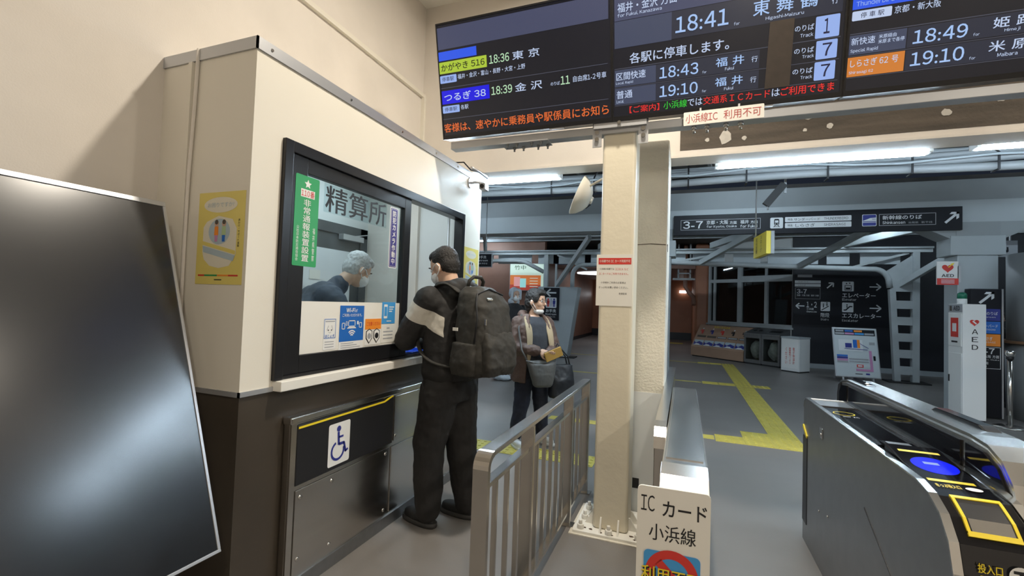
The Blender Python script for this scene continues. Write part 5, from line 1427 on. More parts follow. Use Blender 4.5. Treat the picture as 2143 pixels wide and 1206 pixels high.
# ================================================================ BENCH DISPLAY AND BINS BY THE FAR WINDOW
BF = Fr((0.2, 15.5, 0), (1.37, -1.2, 0), (0, 0, 1))
mat('tan', (0.36, 0.225, 0.15), 0.55, var=0.06, scale=4)
bd = thing('display_console', BF(0.9, 0), 'tan sloping display console with photographs below the far window', 'display')
SLP = Fr(BF(0, 0.30, 0), BF.r, (BF.u * 0.68 - BF.n * 0.42))
prof = [(0.0, 0.03), (0.0, 0.30), (0.42, 0.98), (0.60, 0.98), (0.60, 0.03)]
part('body', G().loft([[BF(u, b, -a) for a, b in prof] for u in (0.0, 1.80)], smooth=False), 'tan', bd, bevel=0.01)
part('plinth', G().prism([(0.03, 0), (1.77, 0), (1.77, 0.03), (0.03, 0.03)], BF, -0.57, -0.03), 'rubber', bd)
s = Sign(SLP, bd, 0.005)
s.text('敦賀の鉄道遺産', (0.55, 0.70, 1.10, 0.77), 'yellow', 0.0, 1)
for k, m_ in enumerate(('red', 'navy', 'red', 'black_ink', 'black_ink')):
    u = 0.12 + k * 0.36
    s.disc((u + 0.08, 0.66), 0.022, 'sign_white', 1)
    s.rect((u, 0.55, u + 0.09, 0.58), m_, 1)
    s.rect((u, 0.59, u + 0.11, 0.62), m_, 1)
    s.rect((u + 0.06, 0.48, u + 0.12, 0.59), m_, 1)
    s.rect((u - 0.04, 0.35, u + 0.28, 0.42), 'header_brown', 1)
    s.rect((u - 0.02, 0.365, u + 0.26, 0.405), 'sign_grey' if k > 1 else 'header_brown', 2)
    s.rect((u - 0.06, 0.06, u + 0.27, 0.25), 'poster_blue', 1)
    s.poly([(u - 0.06, 0.08), (u + 0.1, 0.10), (u + 0.27, 0.07), (u + 0.27, 0.15), (u + 0.12, 0.20), (u + 0.02, 0.14), (u - 0.06, 0.19)], 'navy', 2)
    s.poly([(u - 0.02, 0.06), (u + 0.2, 0.06), (u + 0.15, 0.11), (u + 0.04, 0.12)], 'sign_white', 3)
def bin_box(u0, u1, label, opening):
    o = thing('recycling_bin', BF((u0 + u1) / 2, 0, -0.2), label, 'bin', 'recycling bins')
    part('frame', G().prism([(u0, 0.04), (u0 + 0.05, 0.04), (u0 + 0.05, 0.80), (u0, 0.80)], BF, -0.45, 0.0).prism([(u1 - 0.05, 0.04), (u1, 0.04), (u1, 0.80), (u1 - 0.05, 0.80)], BF, -0.45, 0.0).prism([(u0 + 0.05, 0.04), (u1 - 0.05, 0.04), (u1 - 0.05, 0.13), (u0 + 0.05, 0.13)], BF, -0.45, 0.0).prism([(u0 + 0.05, 0.72), (u1 - 0.05, 0.72), (u1 - 0.05, 0.80), (u0 + 0.05, 0.80)], BF, -0.45, 0.0), 'steel_dark', o)
    part('back', G().prism([(u0, 0.04), (u1, 0.04), (u1, 0.8), (u0, 0.8)], BF, -0.47, -0.45), 'steel_dark', o)
    part('window', G().prism([(u0 + 0.05, 0.13), (u1 - 0.05, 0.13), (u1 - 0.05, 0.72), (u0 + 0.05, 0.72)], BF, -0.02, -0.015), 'acrylic', o)
    part('lid', G().loft([[BF(u, z, d) for d, z in ((0.01, 0.80), (0.01, 0.85), (-0.47, 0.99), (-0.47, 0.80))] for u in (u0, u1)], smooth=False), 'steel_dark', o, bevel=0.006)
    part('base', G().prism([(u0 + 0.02, 0), (u1 - 0.02, 0), (u1 - 0.02, 0.04), (u0 + 0.02, 0.04)], BF, -0.44, -0.02), 'rubber', o)
    lf_ = Fr(BF(u0, 0.85, 0.01), BF.r, BF.u * 0.14 - BF.n * 0.48)
    if opening == 'round':
        for q in (0.17, 0.33):
            part('hole', G().prism([(q + 0.055 * math.cos(t * math.pi / 8), 0.27 + 0.055 * math.sin(t * math.pi / 8)) for t in range(16)], lf_, 0.0, 0.004), 'black_plastic', o)
    else:
        part('hole', G().prism([(0.10, 0.18), (0.42, 0.18), (0.42, 0.32), (0.10, 0.32)], lf_, 0.0, 0.004), 'black_plastic', o)
    return o
mat('bag', (0.40, 0.42, 0.42), 0.35, var=0.2, scale=14)
mat('bottle_clear', (0.5, 0.55, 0.55), 0.2)
for a, b, lab, op in ((1.82, 2.32, 'steel recycling bin with two round holes next to the tan console', 'round'), (2.33, 2.83, 'steel recycling bin with one square opening next to the white box', 'slot')):
    o = bin_box(a, b, lab, op)
    c = BF((a + b) / 2, 0.34, -0.23)
    c = BF((a + b) / 2, 0.40, -0.23)
    g = G().ell(c, (0.17, 0.16, 0.25), nu=14, nv=9)
    for p in g.v:
        p += V((random.uniform(-1, 1), random.uniform(-1, 1), random.uniform(-1, 1))) * 0.026
    bg = part('trash_bag', g, 'bag', loc=c)
    tag(bg, 'crumpled clear trash bag inside the ' + ('two hole' if op == 'round' else 'square opening') + ' recycling bin', 'bag', 'trash bags in the bins')
WB = Fr((2.26, 13.06, 0), (0.34, -0.30, 0), (0, 0, 1))
wbn = thing('collection_box', WB(0.22, 0, -0.2), 'white collection box with red vertical lettering at the end of the bins', 'bin')
part('body', G().prism([(0, 0.03), (0.45, 0.03), (0.45, 0.82), (0, 0.82)], WB, -0.44, 0), 'white_paint', wbn, bevel=0.008)
part('lid', G().prism([(-0.008, 0.82), (0.458, 0.82), (0.458, 0.86), (-0.008, 0.86)], WB, -0.45, 0.008), 'grey_paint', wbn, bevel=0.006)
part('slot', G().prism([(0.12, 0.70), (0.34, 0.70), (0.34, 0.715), (0.12, 0.715)], WB, 0.0, 0.003), 'black_plastic', wbn)
part('base', G().prism([(0.01, 0), (0.44, 0), (0.44, 0.03), (0.01, 0.03)], WB, -0.43, -0.01), 'rubber', wbn)
s = Sign(WB, wbn, 0.004)
s.rect((0.03, 0.10, 0.42, 0.80), 'white', 1)
for k, t in enumerate(('電子体温計', '携帯電話バッテリ', 'ください')):
    s.text(t, (0.29 - k * 0.09, 0.20, 0.345 - k * 0.09, 0.60), 'red', 0.0, 2, True)

# light-box poster on the brown wall
lb = thing('lightbox_poster', (-5.0, 14.36, 1.9), 'glowing orange and white light box poster on the brown wall', 'poster')
f = Fr((-5.52, 14.35, 1.90), (1, 0, 0), (0, 0, 1))
mat('lb_white', (0.6, 0.7, 0.6), 0.4, emit=(0.62, 0.82, 0.70), estr=0.55)
mat('lb_orange', (0.6, 0.2, 0.05), 0.4, emit=(0.75, 0.20, 0.06), estr=0.5)
mat('lb_red', (0.5, 0.08, 0.05), 0.4, emit=(0.45, 0.06, 0.04), estr=0.5)
mat('lb_pink', (0.6, 0.3, 0.3), 0.4, emit=(0.75, 0.35, 0.35), estr=0.6)
mat('lb_teal', (0.3, 0.6, 0.6), 0.4, emit=(0.35, 0.75, 0.75), estr=0.6)
part('case', G().prism([(-0.02, -0.02), (1.24, -0.02), (1.24, 0.89), (-0.02, 0.89)], f, -0.04, 0.02), 'alu', lb)
s = Sign(Fr(f(0, 0, 0.02), f.r, f.u), lb, 0.004)
s.rect((0, 0.50, 1.22, 0.87), 'lb_white', 1)
s.rect((0, 0.18, 1.08, 0.50), 'lb_orange', 1)
s.rect((0, 0, 1.08, 0.18), 'lb_red', 1)
s.rect((1.08, 0, 1.22, 0.50), 'lb_white', 1)
s.rect((0.14, 0.13, 0.36, 0.44), 'lb_pink', 2)
s.rect((0.36, 0.09, 0.57, 0.39), 'lb_teal', 3)
s.text('竹中', (0.15, 0.68, 0.55, 0.83), 'black_ink', 0.0, 2)
for k in range(4):
    s.rect((0.70, 0.12 + k * 0.09, 0.98, 0.14 + k * 0.09), 'lb_white', 2)
# passage lamps
for x, lab in ((-3.85, 'left lamp of the pair glowing in the dark passage'), (-3.25, 'right lamp of the pair glowing in the dark passage')):
    o = thing('passage_lamp', (x, 20.0, 2.7), lab, 'lamp', 'passage lamps')
    part('tube', G().box(x - 0.26, x + 0.26, 22.90, 22.93, 1.98, 2.10), 'lamp_small', o)
    part('housing', G().box(x - 0.28, x + 0.28, 22.93, 22.99, 1.95, 2.13), 'grey_paint', o)
o = thing('passage_ceiling_panel', (-2.7, 18.0, 2.7), 'pale oval ceiling light panel in the passage', 'lamp')
part('panel', G().prism([(-2.6 + 1.5 * math.cos(2 * math.pi * k / 28), 18.2 + 0.9 * math.sin(2 * math.pi * k / 28)) for k in range(28)], Fr((0, 0, 2.74), (1, 0, 0), (0, 1, 0)), 0, 0.04), 'passage_light', o)
# far wall lamp and pipe by the brown corner
o = thing('wall_lamp', (0.0, 22.9, 2.3), 'small bright wall lamp on the orange brown passage wall', 'lamp')
part('bulb', G().box(-0.25, 0.05, 22.86, 22.9, 2.2, 2.32), 'lamp_small', o)
part('arm', G().box(0.05, 0.3, 22.88, 22.92, 2.25, 2.29), 'alu', o)
o = thing('pipe_bracket', (0.05, 17.0, 2.6), 'grey ladder shaped pipe bracket above the brown corner', 'bracket')
for x in (-0.25, 0.12):
    part('rail', G().box(x, x + 0.05, 16.2, 16.25, 2.45, 3.62), 'rail_grey', o)
part('crossbar', G().box(-0.40, 0.30, 16.2, 16.25, 2.42, 2.48), 'rail_grey', o)
part('crossbar', G().box(-0.25, 0.17, 16.2, 16.25, 2.62, 2.66), 'rail_grey', o)
part('pipe', G().tube([(0.0, 16.3, 3.6), (0.0, 16.3, 2.2), (0.12, 16.2, 2.0), (0.26, 16.1, 1.85), (0.27, 15.96, 1.6)], 0.07, 10), 'brown_wall', o)
# fill lamps added under the roof to brighten the far concourse (mostly hidden by the beam)
for k, (x, y) in enumerate(((-4.5, 7.2), (-6.6, 13.3), (0.9, 7.2), (6.3, 7.2), (-5.0, 11.2), (-1.0, 11.2), (3.6, 11.2), (8.0, 11.2))):
    z = 3.72 if y < 9 else 3.42
    o = thing('fill_lamp', (x, y, z), 'added fill lamp under the concourse roof behind the beam', 'lamp', 'added fill lamps of the concourse')
    part('housing', G().box(x - 0.62, x + 0.62, y - 0.06, y + 0.06, z + 0.02, z + 0.10), 'grey_paint', o)
    part('tube', G().cyl((x - 0.6, y, z), (x + 0.6, y, z), 0.02, n=10), 'tube_fill', o)
# ================================================================ PEOPLE
def blob(name, prims, m, parent, voxel=0.008, smooth=6, disp=0.0, dsize=0.12, label=None):
    """one continuous surface grown from overlapping tapered limbs and ellipsoids"""
    g = G()
    for p in prims:
        if p[0] == 'cap':
            _, a, b, r0, r1 = p
            a, b = V(a), V(b)
            g.ell(a, (r0, r0, r0), nu=16, nv=10)
            g.ell(b, (r1, r1, r1), nu=16, nv=10)
            g.cyl(a, b, r0, r1, 16)
        elif p[0] == 'ell':
            g.ell(p[1], p[2], p[3] if len(p) > 3 else None, 20, 12)
        elif p[0] == 'loft':
            g.loft(p[1])
    o = part(name, g, m, parent, label=label)
    r = o.modifiers.new('remesh', 'REMESH')
    r.mode = 'VOXEL'
    r.voxel_size = voxel
    r.use_smooth_shade = True
    if smooth:
        s = o.modifiers.new('smooth', 'SMOOTH')
        s.factor = 0.5
        s.iterations = smooth
    if disp:
        t = bpy.data.textures.new(name, 'CLOUDS')
        t.noise_scale = dsize
        t.noise_depth = 2
        d = o.modifiers.new('folds', 'DISPLACE')
        d.texture = t
        d.strength = disp
        d.mid_level = 0.5
        d.texture_coords = 'LOCAL'
    return o

class Bd:
    """body frame: forward, left, up from a point on the floor"""
    def __init__(s, o, fwd):
        s.o = V(o)
        s.F = V((fwd[0], fwd[1], 0)).normalized()
        s.L = V((-s.F.y, s.F.x, 0))
    def __call__(s, f, l, z):
        return s.o + s.F * f + s.L * l + V((0, 0, z))
    def ring(s, f, l, z, rf, rl, n=24, p=2.4, tilt=0.0):
        out = []
        for i in range(n):
            t = 2 * math.pi * i / n
            c, q = math.cos(t), math.sin(t)
            a = abs(c) ** (2 / p) * (1 if c >= 0 else -1)
            b = abs(q) ** (2 / p) * (1 if q >= 0 else -1)
            out.append(s(f + rf * a, l + rl * b, z + tilt * rf * a))
        return out
class Hd:
    """head frame"""
    def __init__(s, c, fwd, pitch=0.0, k=1.0):
        f = V((fwd[0], fwd[1], 0)).normalized()
        s.l = V((-f.y, f.x, 0))
        s.f = (f * math.cos(pitch) + V((0, 0, math.sin(pitch)))).normalized()
        s.u = s.f.cross(s.l).normalized()
        s.c, s.k = V(c), k
    def __call__(s, f, l, u):
        return s.c + (s.f * f + s.l * l + s.u * u) * s.k
    def ell(s, c, r):
        return ('ell', s(*c), tuple(x * s.k for x in r), (s.f, s.l, s.u))
    def cap(s, a, b, r0, r1):
        return ('cap', s(*a), s(*b), r0 * s.k, r1 * s.k)
def head_prims(h):
    P = [h.ell((0, 0, 0.02), (0.098, 0.076, 0.103)), h.ell((0.022, 0, -0.035), (0.075, 0.064, 0.09)), h.ell((0.038, 0, -0.088), (0.046, 0.044, 0.036)),
         h.cap((0.092, 0, 0.0), (0.110, 0, -0.032), 0.009, 0.014), h.ell((0.08, 0, 0.014), (0.018, 0.05, 0.013)), h.ell((0.088, 0, -0.066), (0.014, 0.024, 0.007)), h.ell((0.086, 0, -0.078), (0.013, 0.02, 0.007))]
    for s_ in (-1, 1):
        P += [h.ell((0.058, s_ * 0.038, -0.035), (0.03, 0.026, 0.03)), h.ell((-0.008, s_ * 0.079, -0.018), (0.021, 0.012, 0.033))]
    return P
def eyes(h, parent):
    for s_ in (-1, 1):
        e = part('eye', G().ell(h(0.083, s_ * 0.032, 0.0), (0.014 * h.k, 0.014 * h.k, 0.010 * h.k), (h.f, h.l, h.u), 14, 8), 'white', parent)
        part('iris', G().ell(h(0.092, s_ * 0.032, 0.0), (0.006 * h.k, 0.006 * h.k, 0.006 * h.k), (h.f, h.l, h.u), 10, 6), 'black_ink', e)
        part('eyebrow', G().ell(h(0.093, s_ * 0.034, 0.024), (0.006 * h.k, 0.019 * h.k, 0.004 * h.k), (h.f, h.l, h.u), 10, 6), 'hair_black', parent)
def hand_prims(w, d, up, k=1.0, curl=0.5, thumb=1):
    """palm and five bent fingers from wrist w, pointing along d, palm normal -up; thumb = side (+1/-1)"""
    w, d, up = V(w), V(d).normalized(), V(up).normalized()
    sd = d.cross(up).normalized() * thumb
    up = sd.cross(d).normalized() * thumb
    pc = w + d * 0.045 * k
    P = [('ell', pc, (0.052 * k, 0.040 * k, 0.017 * k), (d, sd, up))]
    for i, (o_, L_) in enumerate(((-0.030, 0.052), (-0.010, 0.066), (0.010, 0.070), (0.029, 0.062))):
        b = w + d * 0.082 * k + sd * o_ * k
        d1 = (d * math.cos(curl) - up * math.sin(curl)).normalized()
        d2 = (d * math.cos(curl * 2.2) - up * math.sin(curl * 2.2)).normalized()
        m_ = b + d1 * L_ * 0.55 * k
        P += [('cap', b - d * 0.01, m_, 0.0095 * k, 0.0085 * k), ('cap', m_, m_ + d2 * L_ * 0.5 * k, 0.0085 * k, 0.007 * k)]
    b = w + d * 0.03 * k + sd * 0.034 * k
    t1 = b + (d * 0.6 + sd * 0.55 - up * 0.3).normalized() * 0.036 * k
    P += [('cap', b, t1, 0.013 * k, 0.0105 * k), ('cap', t1, t1 + (d * 0.9 + sd * 0.1 - up * 0.4).normalized() * 0.03 * k, 0.0105 * k, 0.008 * k)]
    return P
mat('hair_black', (0.014, 0.012, 0.011), 0.55, var=0.4, scale=90, bump=0.6, bscale=160)
mat('hair_white', (0.50, 0.50, 0.50), 0.6, var=0.2, scale=60, bump=0.5, bscale=150)
mat('mask_white', (0.80, 0.80, 0.79), 0.7, bump=0.15, bscale=90)
mat('trouser_black', (0.017, 0.016, 0.016), 0.85, var=0.15, scale=12, bump=0.25, bscale=30)
mat('shoe_black', (0.015, 0.015, 0.015), 0.6, bump=0.2, bscale=200)
mat('sole_grey', (0.035, 0.034, 0.033), 0.7)
mat('pack_cloth', (0.028, 0.026, 0.022), 0.7, var=0.15, scale=8, bump=0.3, bscale=25)

def shoe(b, f, l, parent, toe=0.0, k=1.0, upper='shoe_black', sole='sole_grey'):
    """toe = extra turn (radians) of the foot around the ankle"""
    q = Bd(b(f, l, 0), tuple((b.F * math.cos(toe) + b.L * math.sin(toe))[:2]))
    so = G().loft([q.ring(0.055 * k, 0, z, rf * k, rl * k, 24, 2.6) for z, rf, rl in ((0.0, 0.138, 0.046), (0.012, 0.145, 0.050), (0.032, 0.143, 0.049))])
    o = blob('shoe', [('loft', [q.ring(0.055 * k, 0, z, rf * k, rl * k, 20, 2.4) for z, rf, rl in ((0.028, 0.135, 0.045), (0.05, 0.130, 0.044), (0.07, 0.10, 0.040))]), ('ell', q(-0.02 * k, 0, 0.075), (0.066 * k, 0.043 * k, 0.05 * k), (q.F, q.L, (0, 0, 1))), ('ell', q(0.10 * k, 0, 0.055), (0.085 * k, 0.044 * k, 0.03 * k), (q.F, q.L, (0, 0, 1)))], upper, parent, 0.006, 5)
    part('sole', so, sole, o)
    return o

# ---------------------------------------------------------------- man with backpack at the window
mb_ = Bd((-1.47, 2.74, 0), (-0.96, 0.28))
man = thing('person', (-1.47, 2.74, 0), 'man in black tracksuit with a white shoulder stripe standing at the ticket window', 'person')
hm = Hd(mb_(0.085, 0.0, 1.685), (-0.97, 0.22), -0.38, 1.03)
body = head_prims(hm) + [('cap', hm(-0.02, 0, -0.06), mb_(0.0, 0, 1.50), 0.056, 0.066), ('cap', mb_(0.0, 0, 1.45), mb_(0, 0, 1.0), 0.11, 0.11)]
for s_ in (-1, 1):
    body += [('cap', mb_(0.0, 0, 1.44), mb_(0.02, s_ * 0.19, 1.43), 0.06, 0.05), ('cap', mb_(0, 0, 1.0), mb_(0, s_ * 0.09, 0.92), 0.1, 0.09)]
body += [('cap', mb_(0.02, 0.19, 1.43), mb_(0.18, 0.21, 1.19), 0.045, 0.038), ('cap', mb_(0.18, 0.21, 1.19), mb_(0.36, 0.06, 1.14), 0.036, 0.027)]
body += [('cap', mb_(0.02, -0.19, 1.43), mb_(0.16, -0.23, 1.18), 0.045, 0.038), ('cap', mb_(0.16, -0.23, 1.18), mb_(0.37, -0.08, 1.13), 0.036, 0.027)]
body += hand_prims(mb_(0.37, 0.05, 1.135), mb_.F - mb_.L * 0.4, (0, 0, 1), 1.0, 0.5, -1)
body += hand_prims(mb_(0.38, -0.07, 1.125), mb_.F + mb_.L * 0.4, (0, 0, 1), 1.0, 0.5, 1)
body += [('cap', mb_(0, 0.09, 0.92), mb_(0.03, 0.12, 0.50), 0.08, 0.055), ('cap', mb_(0.03, 0.12, 0.5), mb_(0.01, 0.13, 0.09), 0.052, 0.04), ('cap', mb_(0, -0.09, 0.92), mb_(-0.02, -0.11, 0.50), 0.08, 0.055), ('cap', mb_(-0.02, -0.11, 0.5), mb_(-0.09, -0.12, 0.09), 0.052, 0.04)]
bo = blob('body', body, 'skin', man, 0.006, 4)
eyes(hm, man)
blob('hair', [hm.ell((-0.02, 0, 0.045), (0.098, 0.083, 0.092)), hm.ell((-0.045, 0, 0.0), (0.068, 0.078, 0.075)), hm.ell((0.02, 0, 0.085), (0.075, 0.066, 0.045)), hm.ell((-0.055, 0, -0.045), (0.042, 0.06, 0.035))], 'hair_black', man, 0.006, 3, 0.008, 0.012)
part('face_mask', G().ell(hm(0.052, 0, -0.052), (0.066 * 1.03, 0.066 * 1.03, 0.058 * 1.03), (hm.f, hm.l, hm.u), 24, 14), 'mask_white', man)
for s_ in (-1, 1):
    part('ear_loop', G().tube([hm(0.055, s_ * 0.066, -0.015), hm(0.02, s_ * 0.082, 0.005), hm(-0.015, s_ * 0.090, 0.008), hm(-0.03, s_ * 0.088, -0.02), hm(-0.01, s_ * 0.083, -0.045), hm(0.03, s_ * 0.072, -0.065), hm(0.055, s_ * 0.058, -0.09)], 0.0035, 6), 'mask_white', man)
# jacket cloth with the white band across the left upper sleeve
jm = mat('jacket_black', (0.014, 0.0135, 0.0135), 0.75, var=0.15, scale=10, bump=0.3, bscale=28)
def arm_band(m, p0, p1, t0, t1, side, lmin, base, colr):
    nt = m.node_tree
    bs = nt.nodes['Principled BSDF']
    old = bs.inputs['Base Color'].links[0].from_socket
    tc = nt.nodes.new('ShaderNodeTexCoord')
    def dotter(vec, off):
        su = nt.nodes.new('ShaderNodeVectorMath'); su.operation = 'SUBTRACT'; su.inputs[1].default_value = tuple(off)
        nt.links.new(tc.outputs['Object'], su.inputs[0])
        dt = nt.nodes.new('ShaderNodeVectorMath'); dt.operation = 'DOT_PRODUCT'; dt.inputs[1].default_value = tuple(vec)
        nt.links.new(su.outputs[0], dt.inputs[0])
        return dt.outputs['Value']
    def cmpn(a, op, v):
        c = nt.nodes.new('ShaderNodeMath'); c.operation = op; c.inputs[1].default_value = v
        nt.links.new(a, c.inputs[0])
        return c.outputs[0]
    def mul(a, b):
        c = nt.nodes.new('ShaderNodeMath'); c.operation = 'MULTIPLY'
        nt.links.new(a, c.inputs[0]); nt.links.new(b, c.inputs[1])
        return c.outputs[0]
    ax = (p1 - p0)
    t = dotter(ax / ax.length_squared, p0 - base)
    k = mul(mul(cmpn(t, 'GREATER_THAN', t0), cmpn(t, 'LESS_THAN', t1)), cmpn(dotter(side, V((0, 0, 0))), 'GREATER_THAN', lmin))
    mx = nt.nodes.new('ShaderNodeMix'); mx.data_type = 'RGBA'
    nt.links.new(k, mx.inputs['Factor'])
    nt.links.new(old, mx.inputs['A'])
    mx.inputs['B'].default_value = tuple(colr) + (1,)
    nt.links.new(mx.outputs['Result'], bs.inputs['Base Color'])
SL_, EL_ = mb_(0.02, 0.20, 1.46), mb_(0.19, 0.225, 1.19)
arm_band(jm, SL_, EL_ + V((0, 0, -0.06)), 0.12, 0.42, mb_.L, 0.165, man.location, (0.62, 0.59, 0.52))
jk = [('loft', [mb_.ring(f, 0, z, rf, rl) for f, z, rf, rl in ((-0.005, 0.93, 0.145, 0.185), (-0.01, 0.98, 0.155, 0.20), (-0.005, 1.10, 0.15, 0.195), (0.0, 1.25, 0.15, 0.205), (0.0, 1.38, 0.14, 0.205), (0.005, 1.46, 0.12, 0.19), (0.01, 1.53, 0.085, 0.12), (0.02, 1.575, 0.075, 0.085))]),
      ('cap', mb_(0.01, 0.175, 1.44), SL_, 0.085, 0.085), ('cap', SL_, EL_, 0.083, 0.078), ('cap', EL_, mb_(0.35, 0.07, 1.15), 0.076, 0.055),
      ('cap', mb_(0.01, -0.175, 1.44), mb_(0.02, -0.20, 1.45), 0.085, 0.085), ('cap', mb_(0.02, -0.20, 1.45), mb_(0.17, -0.24, 1.19), 0.083, 0.078), ('cap', mb_(0.17, -0.24, 1.19), mb_(0.36, -0.09, 1.14), 0.076, 0.055),
      ('ell', mb_(-0.075, 0, 1.535), (0.085, 0.125, 0.07), (mb_.F, mb_.L, (0, 0, 1))), ('cap', mb_(-0.10, 0.08, 1.51), mb_(-0.10, -0.08, 1.51), 0.055, 0.055), ('cap', mb_(0.04, 0.085, 1.545), mb_(-0.09, 0.10, 1.54), 0.035, 0.045), ('cap', mb_(0.04, -0.085, 1.545), mb_(-0.09, -0.10, 1.54), 0.035, 0.045)]
blob('jacket', jk, 'jacket_black', man, 0.009, 5, 0.020, 0.09)
tr_ = [('loft', [mb_.ring(f, 0, z, rf, rl) for f, z, rf, rl in ((-0.01, 0.80, 0.135, 0.185), (-0.01, 0.90, 0.145, 0.19), (-0.005, 1.0, 0.13, 0.17))])]
for sg_, an in ((1, (0.02, 0.13)), (-1, (-0.085, -0.12))):
    kn = mb_((0.045 if sg_ > 0 else -0.02), sg_ * 0.115, 0.50)
    tr_ += [('cap', mb_(-0.01, sg_ * 0.09, 0.86), kn, 0.128, 0.108), ('cap', kn, mb_(an[0], an[1], 0.14), 0.108, 0.088), ('cap', mb_(an[0], an[1], 0.15), mb_(an[0], an[1], 0.10), 0.09, 0.078)]
blob('trousers', tr_, 'trouser_black', man, 0.009, 5, 0.028, 0.13)
shoe(mb_, 0.035, 0.13, man, 0.05)
shoe(mb_, -0.075, -0.12, man, 0.15)
part('pocket_line', G().tube([mb_(0.04, 0.198, 0.93), mb_(0.02, 0.205, 0.86), mb_(0.0, 0.207, 0.80)], 0.006, 6), 'black_ink', man)

# backpack
bp = thing('backpack', mb_(-0.3, 0, 0.97), 'large dark olive black backpack worn by the man at the window', 'backpack')
def prings(rows, n=24):
    return [mb_.ring(f, l, z, rf, rl, n, p) for f, l, z, rf, rl, p in rows]
shell = [('loft', prings([(-0.275, -0.01, 0.985, 0.105, 0.15, 3.0), (-0.285, -0.01, 1.02, 0.135, 0.175, 3.2), (-0.29, -0.01, 1.15, 0.145, 0.18, 3.2), (-0.285, -0.01, 1.30, 0.14, 0.178, 3.2), (-0.27, -0.01, 1.42, 0.125, 0.17, 3.0), (-0.25, -0.01, 1.50, 0.10, 0.15, 2.8), (-0.225, -0.01, 1.55, 0.06, 0.10, 2.4)]))]
blob('main_bag', shell, 'pack_cloth', bp, 0.008, 5, 0.028, 0.10)
blob('front_pocket', [('loft', prings([(-0.40, -0.01, 1.0, 0.045, 0.13, 3), (-0.415, -0.01, 1.06, 0.06, 0.15, 3), (-0.41, -0.01, 1.18, 0.055, 0.15, 3), (-0.395, -0.01, 1.27, 0.03, 0.13, 3)]))], 'pack_cloth', bp, 0.008, 5, 0.022, 0.07)
blob('side_pocket', [('loft', prings([(-0.27, 0.155, 1.0, 0.09, 0.035, 2.6), (-0.27, 0.165, 1.08, 0.10, 0.045, 2.6), (-0.275, 0.16, 1.20, 0.09, 0.035, 2.6)]))], 'pack_cloth', bp, 0.008, 4, 0.012, 0.06)
for s_ in (-1, 1):
    pts = [(-0.17, s_ * 0.10, 1.50), (-0.10, s_ * 0.115, 1.565), (-0.02, s_ * 0.125, 1.565), (0.09, s_ * 0.135, 1.50), (0.16, s_ * 0.14, 1.38), (0.165, s_ * 0.15, 1.25), (0.10, s_ * 0.20, 1.12), (-0.05, s_ * 0.215, 1.05), (-0.18, s_ * 0.16, 1.04)]
    rings = []
    for i, p in enumerate(pts):
        c = mb_(*p)
        a, b_ = mb_(*pts[max(0, i - 1)]), mb_(*pts[min(len(pts) - 1, i + 1)])
        d = (b_ - a).normalized()
        side = (mb_.L - d * mb_.L.dot(d)).normalized()
        nn = d.cross(side).normalized()
        wd_ = 0.034 if i < 5 else 0.016
        rings.append([c + side * wd_ + nn * 0.010, c - side * wd_ + nn * 0.010, c - side * wd_ - nn * 0.010, c + side * wd_ - nn * 0.010])
    o = part('strap', G().loft(rings), 'pack_cloth', bp)
    sb = o.modifiers.new('sub', 'SUBSURF'); sb.levels = 2; sb.render_levels = 2
part('grab_loop', G().tube([mb_(-0.20, 0.07, 1.53), mb_(-0.22, 0.075, 1.585), mb_(-0.225, 0.04, 1.61), mb_(-0.225, -0.03, 1.61), mb_(-0.22, -0.06, 1.585), mb_(-0.20, -0.065, 1.53)], 0.012, 8), 'pack_cloth', bp)
part('zip', G().tube([mb_(-0.36, 0.168, 1.20), mb_(-0.375, 0.165, 1.35), mb_(-0.355, 0.155, 1.44), mb_(-0.33, 0.12, 1.50), mb_(-0.32, 0.0, 1.535), mb_(-0.33, -0.13, 1.50)], 0.006, 6), 'black_ink', bp)
part('white_tag', G().obox(mb_(-0.22, 0.187, 1.28), (mb_.F, (0, 0, 1), mb_.L), (0.020, 0.010, 0.003)), 'paper', bp)
part('zip_pull', G().obox(mb_(-0.405, 0.12, 1.33), (mb_.F, (0, 0, 1), mb_.L), (0.004, 0.018, 0.004)), 'steel_bright', bp)
part('logo', G().obox(mb_(-0.372, 0.05, 1.47), (mb_.L, mb_.F + V((0, 0, 0.8)), (0, 0, 1)), (0.025, 0.006, 0.004)), 'steel_bright', bp)

# ---------------------------------------------------------------- woman with wallet
wb_ = Bd((-1.47, 4.52, 0), (0.743, -0.668))
wo = thing('person', (-1.47, 4.52, 0), 'short haired woman in brown quilted coat holding a mustard wallet', 'person')
hw = Hd(wb_(0.03, 0.01, 1.485), (0.985, -0.17), -0.04, 0.98)
WR, WL_ = wb_(0.235, -0.055, 0.985), wb_(0.225, 0.075, 0.965)
body = head_prims(hw) + [('cap', hw(-0.02, 0, -0.07), wb_(0.0, 0, 1.27), 0.048, 0.055), ('cap', wb_(0.0, 0, 1.25), wb_(0, 0, 0.9), 0.10, 0.10)]
for s_ in (-1, 1):
    body += [('cap', wb_(0.0, 0, 1.25), wb_(0, s_ * 0.15, 1.24), 0.05, 0.045), ('cap', wb_(0, s_ * 0.15, 1.24), wb_(0.03, s_ * 0.21, 1.02), 0.04, 0.034), ('cap', wb_(0, 0, 0.9), wb_(0, s_ * 0.08, 0.80), 0.09, 0.08), ('cap', wb_(0, s_ * 0.08, 0.80), wb_(0, s_ * 0.12, 0.43), 0.07, 0.05), ('cap', wb_(0, s_ * 0.12, 0.43), wb_(-0.02, s_ * 0.16, 0.08), 0.05, 0.035)]
body += [('cap', wb_(0.03, -0.21, 1.02), WR, 0.032, 0.024), ('cap', wb_(0.03, 0.21, 1.02), WL_, 0.032, 0.024)]
